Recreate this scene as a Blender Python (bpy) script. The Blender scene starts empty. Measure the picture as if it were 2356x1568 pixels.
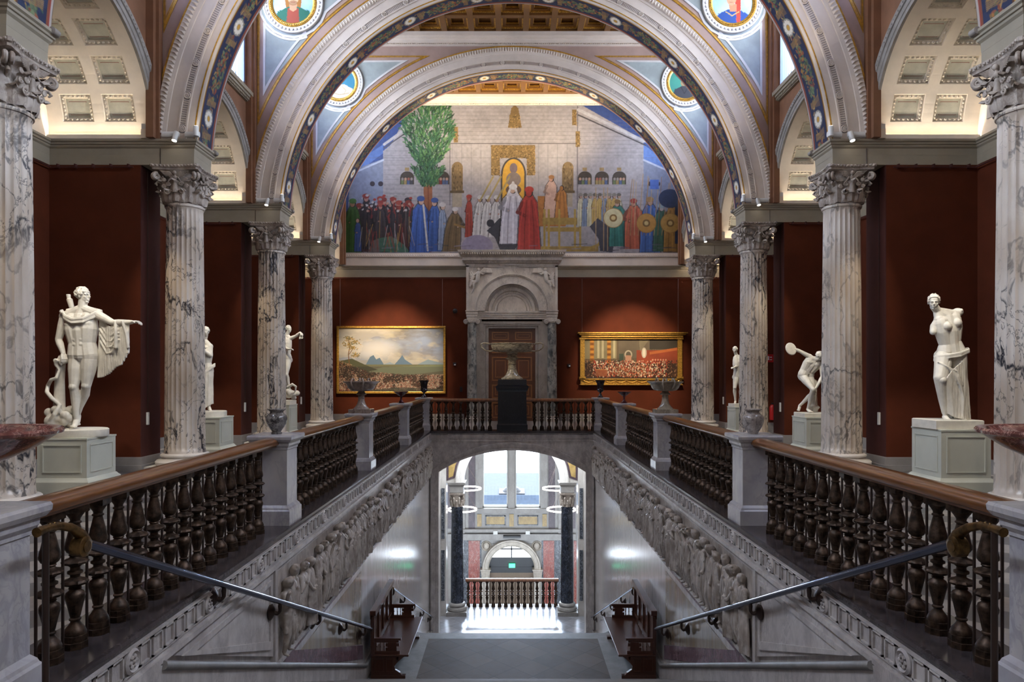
import bpy, math, random
import numpy as np
from mathutils import Vector, Matrix, Quaternion
random.seed(7); np.random.seed(7)
C = bpy.context.scene; COL = C.collection
pi = math.pi; cos = math.cos; sin = math.sin
EYE = 1.79

# ---------------------------------------------------------------- materials
def lin(c):
    if isinstance(c, str):
        c = [int(c[i:i+2], 16) / 255 for i in (0, 2, 4)]
        c = [x / 12.92 if x <= .04045 else ((x + .055) / 1.055) ** 2.4 for x in c]
    return (c[0], c[1], c[2], 1)

class NT:
    def __init__(s, name):
        s.m = bpy.data.materials.new(name); s.m.use_nodes = True
        s.t = s.m.node_tree; s.t.nodes.clear()
        s.out = s.n('ShaderNodeOutputMaterial'); s.b = s.n('ShaderNodeBsdfPrincipled')
        s.t.links.new(s.b.outputs[0], s.out.inputs[0])
    def n(s, kind, **kw):
        o = s.t.nodes.new(kind)
        for k, v in kw.items(): setattr(o, k, v)
        return o
    def set(s, node, **kw):
        for k, v in kw.items():
            i = node.inputs[k.replace('_', ' ')] if not k.startswith('i') or not k[1:].isdigit() else node.inputs[int(k[1:])]
            if hasattr(v, 'is_linked') or isinstance(v, bpy.types.NodeSocket): s.t.links.new(v, i)
            else: i.default_value = v
        return node
    def math(s, op, a, b=0.0, c=0.0, clamp=False):
        o = s.n('ShaderNodeMath', operation=op, use_clamp=clamp); s.set(o, i0=a, i1=b, i2=c); return o.outputs[0]
    def mix(s, f, a, b, blend='MIX'):
        o = s.n('ShaderNodeMix', data_type='RGBA', blend_type=blend)
        s.set(o, i0=f, i6=a, i7=b); return o.outputs[2]
    def ramp(s, f, a, b):           # smooth 0..1 between a and b
        o = s.n('ShaderNodeMapRange', interpolation_type='SMOOTHSTEP'); s.set(o, i0=f, i1=a, i2=b); return o.outputs[0]
    def coord(s, rnd=False, scale=(1, 1, 1)):
        tc = s.n('ShaderNodeTexCoord').outputs['Object']
        if rnd:
            oi = s.n('ShaderNodeObjectInfo').outputs['Random']
            v = s.n('ShaderNodeVectorMath', operation='ADD'); s.set(v, i0=tc, i1=s.math('MULTIPLY', oi, 37.0)); tc = v.outputs[0]
        mp = s.n('ShaderNodeMapping'); s.set(mp, Vector=tc, Scale=scale); return mp.outputs[0]
    def noise(s, co, scale, detail=4, rough=.5, dist=0.0):
        o = s.n('ShaderNodeTexNoise'); s.set(o, Vector=co, Scale=scale, Detail=detail, Roughness=rough, Distortion=dist); return o
    def fin(s, col, rough=.5, metal=0.0, spec=.5, bump=None, bs=.3, bd=.01, coat=0.0):
        s.set(s.b, Base_Color=col, Roughness=rough, Metallic=metal)
        s.b.inputs['Specular IOR Level'].default_value = spec
        s.b.inputs['Coat Weight'].default_value = coat; s.b.inputs['Coat Roughness'].default_value = .16 if coat > .6 else .05
        if bump is not None:
            b = s.n('ShaderNodeBump'); s.set(b, Strength=bs, Distance=bd, Height=bump); s.t.links.new(b.outputs[0], s.b.inputs['Normal'])
        return s.m

def plain(name, col, rough=.5, metal=0.0, spec=.5, var=.12, ns=3.0, bump=0.0, bscale=40, rnd=False, coat=0.0):
    s = NT(name); co = s.coord(rnd); c = lin(col)
    d = tuple(x * (1 - var * 1.6) for x in c[:3]) + (1,); e = tuple(min(1, x * (1 + var)) for x in c[:3]) + (1,)
    f = s.noise(co, ns, 5, .6).outputs[0]
    col = s.mix(s.ramp(f, .3, .7), d, e)
    bp = s.noise(co, bscale, 3).outputs[0] if bump else None
    return s.fin(col, rough, metal, spec, bp, bump, .01, coat)

def marble(name, base, vein, scale=2.0, width=.03, amount=.8, rough=.25, dark=None, stretch=(1, 1, .6), rnd=True, tilt=0.0, coat=0.0):
    s = NT(name); co = s.coord(rnd, stretch)
    if tilt:
        m = s.n('ShaderNodeMapping'); s.set(m, Vector=co, Rotation=(tilt, tilt * .7, 0)); co = m.outputs[0]
    w = s.noise(co, scale * .8, 3, .6)
    v = s.n('ShaderNodeVectorMath', operation='MULTIPLY_ADD'); s.set(v, i0=w.outputs[1], i1=(1.3 / scale,) * 3, i2=co)
    n1 = s.noise(v.outputs[0], scale, 6, .55).outputs[0]
    a = s.math('ABSOLUTE', s.math('SUBTRACT', n1, .5))
    mask = s.ramp(s.noise(co, scale * .5, 2).outputs[0], .38, .6)
    n2 = s.noise(v.outputs[0], scale * 2.7, 5, .6).outputs[0]
    a2 = s.math('ABSOLUTE', s.math('SUBTRACT', n2, .5))
    l1 = s.math('SUBTRACT', 1.0, s.ramp(a, 0.0, width))
    l2 = s.math('MULTIPLY', s.math('SUBTRACT', 1.0, s.ramp(a2, 0.0, width * .8)), mask)
    l = s.math('MULTIPLY', s.math('MAXIMUM', s.math('MULTIPLY', l1, s.math('MULTIPLY_ADD', mask, .6, .4)), s.math('MULTIPLY', l2, .8)), amount, clamp=True)
    c = lin(base); b2 = lin(dark) if dark else tuple(x * .8 for x in c[:3]) + (1,)
    bg = s.mix(s.ramp(s.noise(co, scale * 1.1, 4).outputs[0], .3, .7), c, b2)
    return s.fin(s.mix(l, bg, lin(vein)), rough, coat=coat)

def wood(name, a, b, rough=.35, scale=(1, 1, 1), coat=.3):
    s = NT(name); co = s.coord(True, scale)
    n = s.noise(co, 9, 5, .6, 1.5).outputs[0]
    w = s.n('ShaderNodeTexWave', bands_direction='X'); s.set(w, Vector=co, Scale=6.0, Distortion=5.0, Detail=3.0)
    f = s.math('MULTIPLY_ADD', w.outputs[1], .45, s.math('MULTIPLY', n, .6))
    return s.fin(s.mix(f, lin(a), lin(b)), rough, bump=n, bs=.1, coat=coat)

def vcol(name='painted_surface', rough=.6):
    s = NT(name); a = s.n('ShaderNodeVertexColor'); a.layer_name = 'paint'
    n = s.noise(s.coord(), 60, 3).outputs[0]
    return s.fin(a.outputs[0], rough, spec=.3, bump=n, bs=.15)

def emit(name, col, st):
    s = NT(name); s.set(s.b, Base_Color=lin(col)); s.b.inputs['Emission Color'].default_value = lin(col); s.b.inputs['Emission Strength'].default_value = st
    return s.m

def tiles(name, a, b, size, rot=0.0, grout='55524e', rough=.25, chk=True):
    s = NT(name); co = s.coord()
    m = s.n('ShaderNodeMapping'); s.set(m, Vector=co, Rotation=(0, 0, rot), Scale=(1 / size,) * 3)
    ch = s.n('ShaderNodeTexChecker'); s.set(ch, Vector=m.outputs[0], Scale=1.0)
    wn = s.n('ShaderNodeTexWhiteNoise', noise_dimensions='3D'); sn = s.n('ShaderNodeVectorMath', operation='FLOOR'); s.set(sn, i0=m.outputs[0]); s.set(wn, Vector=sn.outputs[0])
    f = ch.outputs[1] if chk else wn.outputs[0]
    n = s.noise(co, 5, 6, .65).outputs[0]
    col = s.mix(f, lin(a), lin(b)); col = s.mix(s.math('MULTIPLY', s.ramp(n, .35, .75), .35), col, lin('6b6764'))
    sp = s.n('ShaderNodeSeparateXYZ'); s.set(sp, i0=m.outputs[0])
    g = None
    for i in (0, 1):
        fr = s.math('ABSOLUTE', s.math('SUBTRACT', s.math('FRACT', sp.outputs[i]), .5))
        t = s.math('GREATER_THAN', fr, .5 - .006 / size)
        g = t if g is None else s.math('MAXIMUM', g, t)
    return s.fin(s.mix(g, col, lin(grout)), s.math('MULTIPLY_ADD', n, .2, rough), spec=.5 if rough < .5 else .2)

M = {}
M['red'] = plain('red_fabric_wall', '562817', .8, var=.1, ns=1.2, spec=.15)
M['redside'] = plain('dull_red_pier_wall', '4c2a26', .75, var=.08, ns=1.2, spec=.2)
M['grey'] = plain('grey_stone_paint', '938a79', .6, var=.06, ns=2)
M['base'] = plain('grey_skirting', '8b8683', .45, var=.08)
M['cream'] = plain('cream_plaster', 'e8dccb', .8, var=.05, ns=2, bump=.15, bscale=20)
M['coffer'] = plain('grey_green_coffer', 'bab8a8', .7, var=.08, ns=5)
M['orn'] = plain('stucco_ornament', 'd8cdbb', .65, var=.08, ns=9, rnd=True)
M['redline'] = plain('red_line_paint', '8c5a4e', .7)
M['pink'] = plain('pink_brown_plaster', 'a38a80', .8, var=.09, ns=1.3, bump=.1)
M['brown'] = plain('brown_plaster', '80583e', .75, var=.12, ns=1.6)
M['arch'] = plain('pale_stucco', 'd0c4b8', .65, var=.06, ns=1.5)
M['archdark'] = plain('grey_stucco_moulding', '8c8680', .6, var=.1, ns=6)
M['line'] = plain('dark_line_paint', '77706f', .7)
M['gold'] = plain('gold_paint', 'b98a2e', .42, .35, var=.2, ns=14)
M['gilt'] = plain('gilt_wood', 'c79a45', .36, .6, var=.25, ns=20, bump=.2, bscale=60)
M['panel'] = plain('grey_green_panel', '929a99', .75, var=.1, ns=2.2)
M['white'] = plain('white_stucco', 'c2bfbd', .6, var=.05, ns=3)
M['breccia'] = marble('veined_column_marble', 'd6ccc0', '1c1f2a', 1.5, .027, 1.0, .28, 'b8a998', (1, 1, .55), tilt=.5)
M['cap'] = marble('aged_capital_marble', 'bdb2a6', '6d6058', 5, .05, .6, .5, '94877c')
M['capbase'] = marble('white_base_marble', 'ded8d0', 'b5aaa0', 4, .03, .4, .3, 'd2cac0')
M['pier'] = marble('grey_white_pier_marble', 'b8b3b0', '8d8a90', 3, .05, .6, .22, 'a3a0a4', tilt=.6)
M['slab'] = marble('dark_stone_slab', '453d3d', '70686a', 4, .03, .25, .16, '2f2a2b', rnd=False)
M['well'] = marble('stairwell_marble', 'cec7c2', 'a09694', 3.5, .09, .5, .22, 'b6aeaa', (1, 1.8, .35), rnd=False, coat=.9)
M['well2'] = marble('stairwell_purple_border', '7b6168', 'b29ca0', 6, .03, .4, .2, '69525a', rnd=False, coat=.3)
M['ochre'] = marble('ochre_field_marble', '9c8b70', '7a6a58', 3, .1, .5, .16, 'a59a8c', (1, 1.8, .35), rnd=False, coat=.5)
M['frieze'] = marble('frieze_marble', 'c2bbb5', '857d79', 5, .06, .5, .35, 'a49c97', rnd=False)
M['relief'] = marble('plaster_relief', 'beb4aa', '65594f', 5, .12, .6, .4, '998d82')
M['stair'] = marble('grey_stair_marble', '84807c', '66605c', 4, .03, .3, .6, '726e6a', rnd=False)
M['landing'] = tiles('landing_diamond_tiles', '64574c', '4a4139', .50, 0, '3b3633', .6, False)
M['chk'] = tiles('gallery_checker_tiles', 'aaa299', '5e5b5a', .42, pi / 4, '6a6561', .22)
M['bronze'] = plain('dark_bronze', '46362a', .46, .7, var=.45, ns=22, rnd=True)
M['bronze2'] = plain('worn_bronze', '6e5430', .35, .85, var=.4, ns=18)
M['iron'] = plain('blue_black_steel', '2a2c38', .22, .7, var=.2)
M['steel'] = plain('polished_steel_rail', '5d6478', .2, .85, var=.1)
M['rod'] = plain('dark_iron_rod', '3a2c26', .4, .5)
M['oak'] = wood('oak_rail', '42240c', '7c4a1c', .3, (3, .4, 3), .5)
M['oakx'] = wood('oak_cross_rail', '5c3620', '85502c', .3, (.4, 3, 3), .4)
M['bench'] = wood('dark_bench_oak', '2b1712', '5a3424', .3, (3, .6, 2), .4)
M['doorw'] = wood('walnut_door', '3c1f12', '7a4524', .4, (3, 1, .5), .3)
M['doorg'] = wood('grey_brown_door', '5c4c40', '8e7862', .45, (3, 1, .5), .1)
M['roofd'] = plain('blue_slate_roof', '2c3a4c', .6)
M['farwall'] = plain('far_pale_wall', '5a6c80', .7)
M['doorl'] = wood('inlay_door', '6a3e20', 'a8713c', .4, (3, 1, .5), .3)
M['ceilw'] = wood('dark_ceiling_wood', '4a2e14', '7e5628', .5, (2, 2, 2), .1)
M['plaster'] = plain('statue_plaster', 'd6cfc0', .55, var=.07, ns=7, rnd=True, bump=.1, bscale=50)
M['pedest'] = plain('grey_green_pedestal_paint', 'bcbcae', .5, var=.04, ns=2)
M['pedpan'] = plain('pedestal_panel_paint', '999c93', .5, var=.04, ns=2)
M['darkped'] = marble('black_pedestal_marble', '0c0c13', '35323c', 9, .02, .5, .3, '08080d')
M['kylix'] = marble('brown_grey_bowl_marble', 'a5977e', 'd6c9a6', 8, .05, .5, .18, '5f5346', (1, 1, 3))
M['tazza'] = marble('brown_tazza_marble', '8f7f76', 'bfae9e', 7, .04, .4, .15, '65564f')
M['tazzar'] = marble('fawn_tazza_marble', '9a8e7c', 'c9bea8', 7, .04, .4, .15, '776b5b')
M['redbowl'] = marble('red_porphyry', '7a4a42', 'c79c8e', 12, .03, .5, .12, '4c2c28')
M['porph'] = marble('dark_red_porphyry', '4a2026', '7a4448', 12, .03, .4, .15, '301418')
M['urn'] = marble('black_purple_stone', '22181f', '4a3038', 9, .03, .4, .15, '160f14')
M['greyvase'] = marble('grey_veined_vase_stone', '64605e', 'a8a29c', 9, .06, .6, .14, '34302f')
M['palevase'] = marble('pale_veined_vase_stone', 'a49c95', '4a4040', 8, .04, .7, .15, '7d746e')
M['portal'] = marble('portal_marble', 'cbc2b4', '7f766e', 3, .03, .5, .35, 'b0a69a', rnd=False)
M['portal2'] = marble('portal_marble_grey', 'a39a90', '6d655f', 3.2, .03, .5, .35, '8d857c', rnd=False)
M['swirl'] = marble('grey_swirl_marble', '6e706e', 'b9b5aa', 5, .12, .8, .25, '3e4244', (1, 1, .5))
M['whitepl'] = plain('white_plastic', 'd8d8d4', .4, var=.02)
M['dev'] = plain('dark_device', '202228', .35, var=.05)
M['signred'] = plain('red_sign', 'b02020', .4, var=.05)
M['wire'] = plain('steel_wire', '9a8a80', .4, .6)
M['glowwarm'] = emit('lamp_lens_glow', 'fff6e6', 14)
M['led'] = emit('cove_led_strip', 'fff0d0', 18)
M['ring'] = emit('ring_lamp_glow', 'fff0e0', 5)
M['exit'] = emit('exit_sign_glow', '40e8a0', 3)
M['shaftblk'] = marble('blue_black_column_marble', '1d2330', '7d8496', 10, .03, .5, .15, '12161f')
M['hallwall'] = marble('hall_pale_marble', '9c9894', '7c7670', 3, .04, .4, .35, '8c8884', rnd=False)
M['hallwhite'] = marble('hall_white_marble', 'cfcbc6', 'a9a29c', 3, .03, .4, .2, 'bdb8b2', rnd=False)
M['hallred'] = marble('red_hall_marble', 'a24a3c', 'd8b8a8', 9, .03, .6, .25, '84382e', rnd=False)
M['halldark'] = marble('dark_speckled_marble', '3c414a', 'a9aeb8', 12, .05, .6, .25, '2a2e36', rnd=False)
M['hallpurple'] = marble('purple_hall_marble', '50424a', '87767a', 6, .03, .4, .3, '43363e', rnd=False)
M['yellow'] = marble('yellow_hall_marble', 'b59a62', '6e5a34', 5, .03, .5, .3, '9c8250', rnd=False)
M['hallfloor'] = tiles('hall_floor_tiles', '9a9aa0', '84868e', .5, pi / 4, '6a6a6e', .12, False)
M['paint'] = vcol()
def _glass():
    s = NT('window_glass'); tr = s.n('ShaderNodeBsdfTransparent'); gl = s.n('ShaderNodeBsdfGlossy'); s.set(gl, Roughness=.02)
    mx = s.n('ShaderNodeMixShader'); s.set(mx, i0=.06, i1=tr.outputs[0], i2=gl.outputs[0]); s.t.links.new(mx.outputs[0], s.out.inputs[0]); return s.m
M['glass'] = _glass()
def _blind():
    s = NT('blue_white_window_blind'); tr = s.n('ShaderNodeBsdfTransparent'); s.set(tr, Color=(.5, .62, 1, 1))
    tl = s.n('ShaderNodeBsdfTranslucent'); s.set(tl, Color=(.26, .34, .62, 1))
    mx = s.n('ShaderNodeMixShader'); s.set(mx, i0=.9, i1=tr.outputs[0], i2=tl.outputs[0]); s.t.links.new(mx.outputs[0], s.out.inputs[0]); return s.m
M['blind'] = _blind()

# ---------------------------------------------------------------- mesh helper
class MB:
    def __init__(s): s.v = []; s.f = []
    def add(s, vs, fs, X=None):
        o = len(s.v)
        s.v += [tuple(X @ Vector(p)) for p in vs] if X is not None else [tuple(p) for p in vs]
        s.f += [tuple(i + o for i in f) for f in fs]; return s
    def box(s, x0, y0, z0, x1, y1, z1, X=None):
        x0, x1 = min(x0, x1), max(x0, x1); y0, y1 = min(y0, y1), max(y0, y1); z0, z1 = min(z0, z1), max(z0, z1)
        return s.add([(x0, y0, z0), (x1, y0, z0), (x1, y1, z0), (x0, y1, z0), (x0, y0, z1), (x1, y0, z1), (x1, y1, z1), (x0, y1, z1)],
                     [(0, 3, 2, 1), (4, 5, 6, 7), (0, 1, 5, 4), (1, 2, 6, 5), (2, 3, 7, 6), (3, 0, 4, 7)], X)
    def stack(s, cx, cy, lv, X=None):            # rectangular rings (hx, hy, z)
        n = len(lv); vs = []
        for hx, hy, z in lv: vs += [(cx - hx, cy - hy, z), (cx + hx, cy - hy, z), (cx + hx, cy + hy, z), (cx - hx, cy + hy, z)]
        fs = [(0, 3, 2, 1), tuple(4 * n - 4 + i for i in range(4))]
        for i in range(n - 1):
            for j in range(4): k = (j + 1) % 4; fs.append((4 * i + j, 4 * i + k, 4 * i + 4 + k, 4 * i + 4 + j))
        return s.add(vs, fs, X)
    def lathe(s, prof, n=24, c=(0, 0, 0), X=None, mod=None):
        vs = []; m = len(prof)
        for i, (r, z) in enumerate(prof):
            for k in range(n):
                a = 2 * pi * k / n; q = r * (mod(a, i) if mod else 1); vs.append((c[0] + q * cos(a), c[1] + q * sin(a), c[2] + z))
        fs = [(i * n + k, i * n + (k + 1) % n, (i + 1) * n + (k + 1) % n, (i + 1) * n + k) for i in range(m - 1) for k in range(n)]
        fs += [tuple(range(n - 1, -1, -1)), tuple((m - 1) * n + k for k in range(n))]
        return s.add(vs, fs, X)
    def tube(s, pts, r, n=8, X=None, sy=1.0):
        pts = [Vector(p) for p in pts]; m = len(pts); rs = r if isinstance(r, (list, tuple)) else [r] * m
        up = Vector((0, 0, 1)); vs = []; prev = None
        for i, p in enumerate(pts):
            t = (pts[min(i + 1, m - 1)] - pts[max(i - 1, 0)]).normalized()
            if prev is None:
                a = t.cross(up) if abs(t.dot(up)) < .95 else t.cross(Vector((0, 1, 0)))
            else: a = prev - t * prev.dot(t)
            a.normalize(); b = t.cross(a); prev = a
            for k in range(n):
                q = 2 * pi * k / n; vs.append(p + a * (rs[i] * cos(q)) + b * (rs[i] * sin(q) * sy))
        fs = [(i * n + k, i * n + (k + 1) % n, (i + 1) * n + (k + 1) % n, (i + 1) * n + k) for i in range(m - 1) for k in range(n)]
        fs += [tuple(range(n - 1, -1, -1)), tuple((m - 1) * n + k for k in range(n))]
        return s.add(vs, fs, X)
    def ball(s, c, r, n=10, m=6, X=None):
        if not isinstance(r, (tuple, list)): r = (r, r, r)
        vs = [(c[0], c[1], c[2] - r[2])]
        for i in range(1, m):
            t = -pi / 2 + pi * i / m
            for k in range(n): a = 2 * pi * k / n; vs.append((c[0] + r[0] * cos(t) * cos(a), c[1] + r[1] * cos(t) * sin(a), c[2] + r[2] * sin(t)))
        vs.append((c[0], c[1], c[2] + r[2])); L = len(vs) - 1
        fs = [(0, 1 + (k + 1) % n, 1 + k) for k in range(n)] + [(L, L - n + k, L - n + (k + 1) % n) for k in range(n)]
        fs += [(1 + i * n + k, 1 + i * n + (k + 1) % n, 1 + (i + 1) * n + (k + 1) % n, 1 + (i + 1) * n + k) for i in range(m - 2) for k in range(n)]
        return s.add(vs, fs, X)
    def prism(s, pts, a, b, plane='xz', X=None):     # polygon extruded from a to b along the third axis
        n = len(pts)
        f3 = {'xz': lambda p, q: (p[0], q, p[1]), 'xy': lambda p, q: (p[0], p[1], q), 'yz': lambda p, q: (q, p[0], p[1])}[plane]
        vs = [f3(p, a) for p in pts] + [f3(p, b) for p in pts]
        fs = [tuple(range(n)), tuple(range(2 * n - 1, n - 1, -1))] + [(i, i + n, (i + 1) % n + n, (i + 1) % n) for i in range(n)]
        return s.add(vs, fs, X)
    def band(s, A, B, a, b, plane='xz', X=None, closed=False):   # thick ribbon between two polylines
        n = len(A)
        f3 = {'xz': lambda p, q: (p[0], q, p[1]), 'xy': lambda p, q: (p[0], p[1], q), 'yz': lambda p, q: (q, p[0], p[1])}[plane]
        vs = [f3(p, a) for p in A] + [f3(p, a) for p in B] + [f3(p, b) for p in A] + [f3(p, b) for p in B]; fs = []
        for i in range(n if closed else n - 1):
            j = (i + 1) % n
            fs += [(i, j, n + j, n + i), (2 * n + i, 3 * n + i, 3 * n + j, 2 * n + j), (i, 2 * n + i, 2 * n + j, j), (n + i, n + j, 3 * n + j, 3 * n + i)]
        if not closed: fs += [(0, n, 3 * n, 2 * n), (n - 1, 3 * n - 1, 4 * n - 1, 2 * n - 1)]
        return s.add(vs, fs, X)
    def mould(s, path, prof, closed=False, X=None):  # moulding profile (out, z) along a path (x, y); out = to the right
        n = len(path); m = len(prof); vs = []
        for i, p in enumerate(path):
            def nrm(a, b): d = Vector((b[0] - a[0], b[1] - a[1])).normalized(); return Vector((d.y, -d.x))
            na = nrm(path[i - 1], p) if (closed or i > 0) else nrm(p, path[i + 1])
            nb = nrm(p, path[(i + 1) % n]) if (closed or i < n - 1) else na
            b = (na + nb); b = b / max(.2, b.length_squared) * 2
            for o, z in prof: vs.append((p[0] + b.x * o, p[1] + b.y * o, z))
        fs = []
        for i in range(n if closed else n - 1):
            j = (i + 1) % n
            fs += [(i * m + k, j * m + k, j * m + k + 1, i * m + k + 1) for k in range(m - 1)]
        if not closed: fs += [tuple(range(m)), tuple((n - 1) * m + k for k in range(m - 1, -1, -1))]
        return s.add(vs, fs, X)
    def arc(s, prof, z0, a0, a1, n, X=None):          # profile (R, y) swept in the xz plane round (0, z0)
        vs = []; m = len(prof)
        for i in range(n + 1):
            t = a0 + (a1 - a0) * i / n
            for R, y in prof: vs.append((-R * cos(t), y, z0 + R * sin(t)))
        fs = [(i * m + k, (i + 1) * m + k, (i + 1) * m + k + 1, i * m + k + 1) for i in range(n) for k in range(m - 1)]
        return s.add(vs, fs, X)
    def mesh(s, name, mat, smooth=None):
        me = bpy.data.meshes.new(name); me.from_pydata(s.v, [], s.f); me.materials.append(mat)
        import bmesh
        bm = bmesh.new(); bm.from_mesh(me); bmesh.ops.recalc_face_normals(bm, faces=bm.faces); bm.to_mesh(me); bm.free()
        if smooth:
            me.polygons.foreach_set('use_smooth', [True] * len(me.polygons)); me.set_sharp_from_angle(angle=math.radians(smooth))
        return me

def obj(name, mb, mat=None, parent=None, smooth=None, bevel=0, loc=None):
    me = mb.mesh(name, mat, smooth) if isinstance(mb, MB) else mb
    o = bpy.data.objects.new(name, me); COL.objects.link(o)
    if parent: o.parent = parent
    if loc: o.location = loc
    if bevel:
        m = o.modifiers.new('bevel', 'BEVEL'); m.width = bevel; m.segments = 2; m.limit_method = 'ANGLE'
    return o
def tag(o, label, cat, group=None):
    o['label'] = label; o['category'] = cat
    if group: o['group'] = group
    elif 'group' in o: del o['group']
    return o
def thing(name, label, cat, loc=(0, 0, 0), rz=0, group=None):
    o = bpy.data.objects.new(name, None); COL.objects.link(o); o.empty_display_size = .1
    o.location = loc; o.rotation_euler = (0, 0, rz); return tag(o, label, cat, group)
def struct(name, mb, mat, parent=None, smooth=None):
    o = obj(name, mb, mat, parent, smooth)
    if not parent: o['kind'] = 'structure'
    return o
KIDS = {}
def dup(root, loc, label=None, rz=None, sx=None, group=None):
    def cp(o, par):
        c = o.copy(); COL.objects.link(c)
        if par: c.parent = par; c.matrix_parent_inverse = o.matrix_parent_inverse.copy()
        for ch in o.children: cp(ch, c)
        return c
    r = cp(root, None); r.location = loc
    if rz is not None: r.rotation_euler = (0, 0, rz)
    if sx: r.scale = sx
    if label: r['label'] = label
    if group: r['group'] = group
    return r
def TR(x=0, y=0, z=0, rz=0, rx=0, ry=0, s=1):
    return Matrix.Translation((x, y, z)) @ Matrix.Rotation(rz, 4, 'Z') @ Matrix.Rotation(ry, 4, 'Y') @ Matrix.Rotation(rx, 4, 'X') @ Matrix.Diagonal((s, s, s, 1) if not isinstance(s, tuple) else (*s, 1))

# ---------------------------------------------------------------- painter for pictures (vertex colours)
class Paint:
    def __init__(s, w, h, col, res=1.0):
        s.w, s.h, s.r = w, h, res; s.W, s.H = int(w * res), int(h * res)
        s.a = np.ones((s.H, s.W, 3)) * np.array(lin(col)[:3]); s.Y, s.X = np.mgrid[0:s.H, 0:s.W] / res
    def _b(s, x0, y0, x1, y1):
        c = lambda v, m: int(max(0, min(m, v)))
        return slice(c(y0 * s.r - 1, s.H), c(y1 * s.r + 2, s.H)), slice(c(x0 * s.r - 1, s.W), c(x1 * s.r + 2, s.W))
    def put(s, sl, m, col, al=1.0, var=.0):
        c = np.array(lin(col)[:3]); 
        if var: c = c * (1 + var * (np.random.rand(*m.shape, 1) - .5))
        k = (m * al)[..., None]; s.a[sl] = s.a[sl] * (1 - k) + c * k
    def ell(s, x, y, rx, ry, col, al=1.0, rot=0, var=0):
        R = max(rx, ry); sl = s._b(x - R, y - R, x + R, y + R); X, Y = s.X[sl] - x, s.Y[sl] - y
        c_, s_ = cos(rot), sin(rot); m = ((X * c_ + Y * s_) / rx) ** 2 + ((-X * s_ + Y * c_) / ry) ** 2
        s.put(sl, np.clip((1 - m) * min(rx, ry) * s.r * .7 + .3, 0, 1), col, al, var)
    def poly(s, pts, col, al=1.0, var=0):
        xs, ys = [p[0] for p in pts], [p[1] for p in pts]; sl = s._b(min(xs), min(ys), max(xs), max(ys)); X, Y = s.X[sl], s.Y[sl]
        m = np.zeros(X.shape, bool)
        for i in range(len(pts)):
            (xa, ya), (xb, yb) = pts[i - 1], pts[i]
            if ya == yb: continue
            m ^= ((Y < ya) != (Y < yb)) & (X < (xb - xa) * (Y - ya) / (yb - ya) + xa)
        s.put(sl, m.astype(float), col, al, var)
    def line(s, pts, w, col, al=1.0):
        for (xa, ya), (xb, yb) in zip(pts[:-1], pts[1:]):
            sl = s._b(min(xa, xb) - w, min(ya, yb) - w, max(xa, xb) + w, max(ya, yb) + w); X, Y = s.X[sl], s.Y[sl]
            if X.size == 0: continue
            dx, dy = xb - xa, yb - ya; L = dx * dx + dy * dy + 1e-9
            t = np.clip(((X - xa) * dx + (Y - ya) * dy) / L, 0, 1); d = np.hypot(X - xa - t * dx, Y - ya - t * dy)
            s.put(sl, np.clip((w / 2 - d) * s.r + .5, 0, 1), col, al)
    def rect(s, x0, y0, x1, y1, col, al=1.0, var=0): s.poly([(x0, y0), (x1, y0), (x1, y1), (x0, y1)], col, al, var)
    def noise(s, cell, seed=0, oct=4, sx=1.0):
        rg = np.random.RandomState(seed); out = np.zeros((s.H, s.W)); amp = 1; tot = 0
        for o in range(oct):
            c = cell / 2 ** o; gw, gh = int(s.w / (c * sx)) + 3, int(s.h / c) + 3; g = rg.rand(gh, gw)
            fx, fy = s.X / (c * sx), s.Y / c; ix, iy = fx.astype(int), fy.astype(int); tx, ty = fx - ix, fy - iy
            tx, ty = tx * tx * (3 - 2 * tx), ty * ty * (3 - 2 * ty)
            v = (g[iy, ix] * (1 - tx) + g[iy, ix + 1] * tx) * (1 - ty) + (g[iy + 1, ix] * (1 - tx) + g[iy + 1, ix + 1] * tx) * ty
            out += v * amp; tot += amp; amp *= .55
        return out / tot
    def blend(s, mask, col, al=1.0):
        k = (np.clip(mask, 0, 1) * al)[..., None]; s.a = s.a * (1 - k) + np.array(lin(col)[:3]) * k
    def mesh(s, name, fn, mat=None):
        Y, X = np.mgrid[0:s.H, 0:s.W]; u, v = X / (s.W - 1), Y / (s.H - 1); P = fn(u, v).reshape(-1, 3)
        return grid_mesh(name, P, s.H, s.W, s.a.reshape(-1, 3), mat or M['paint'])

def grid_mesh(name, P, H, W, colr, mat):
    me = bpy.data.meshes.new(name); nv = H * W; nf = (H - 1) * (W - 1)
    i = np.arange(nv).reshape(H, W); q = np.stack([i[1:, :-1], i[1:, 1:], i[:-1, 1:], i[:-1, :-1]], -1).reshape(-1).astype(np.int32)
    me.vertices.add(nv); me.vertices.foreach_set('co', P.astype(np.float32).ravel())
    me.loops.add(nf * 4); me.loops.foreach_set('vertex_index', q)
    me.polygons.add(nf); me.polygons.foreach_set('loop_start', np.arange(0, nf * 4, 4, dtype=np.int32)); me.polygons.foreach_set('use_smooth', np.ones(nf, bool))
    me.update(calc_edges=True)
    ca = me.color_attributes.new('paint', 'FLOAT_COLOR', 'POINT')
    ca.data.foreach_set('color', np.concatenate([np.clip(colr, 0, 1), np.ones((nv, 1))], 1).astype(np.float32).ravel())
    me.materials.append(mat); return me
# ---------------------------------------------------------------- building shell
BAY = 4.77; DC = [3.63, 8.40, 13.17, 17.94, 22.71]; DW = 27.40
ZE0, ZE1 = 5.75, 6.21; ZC = 5.8; CEIL = 12.97
SIDES = [(-1, 'left'), (1, 'right')]

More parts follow.
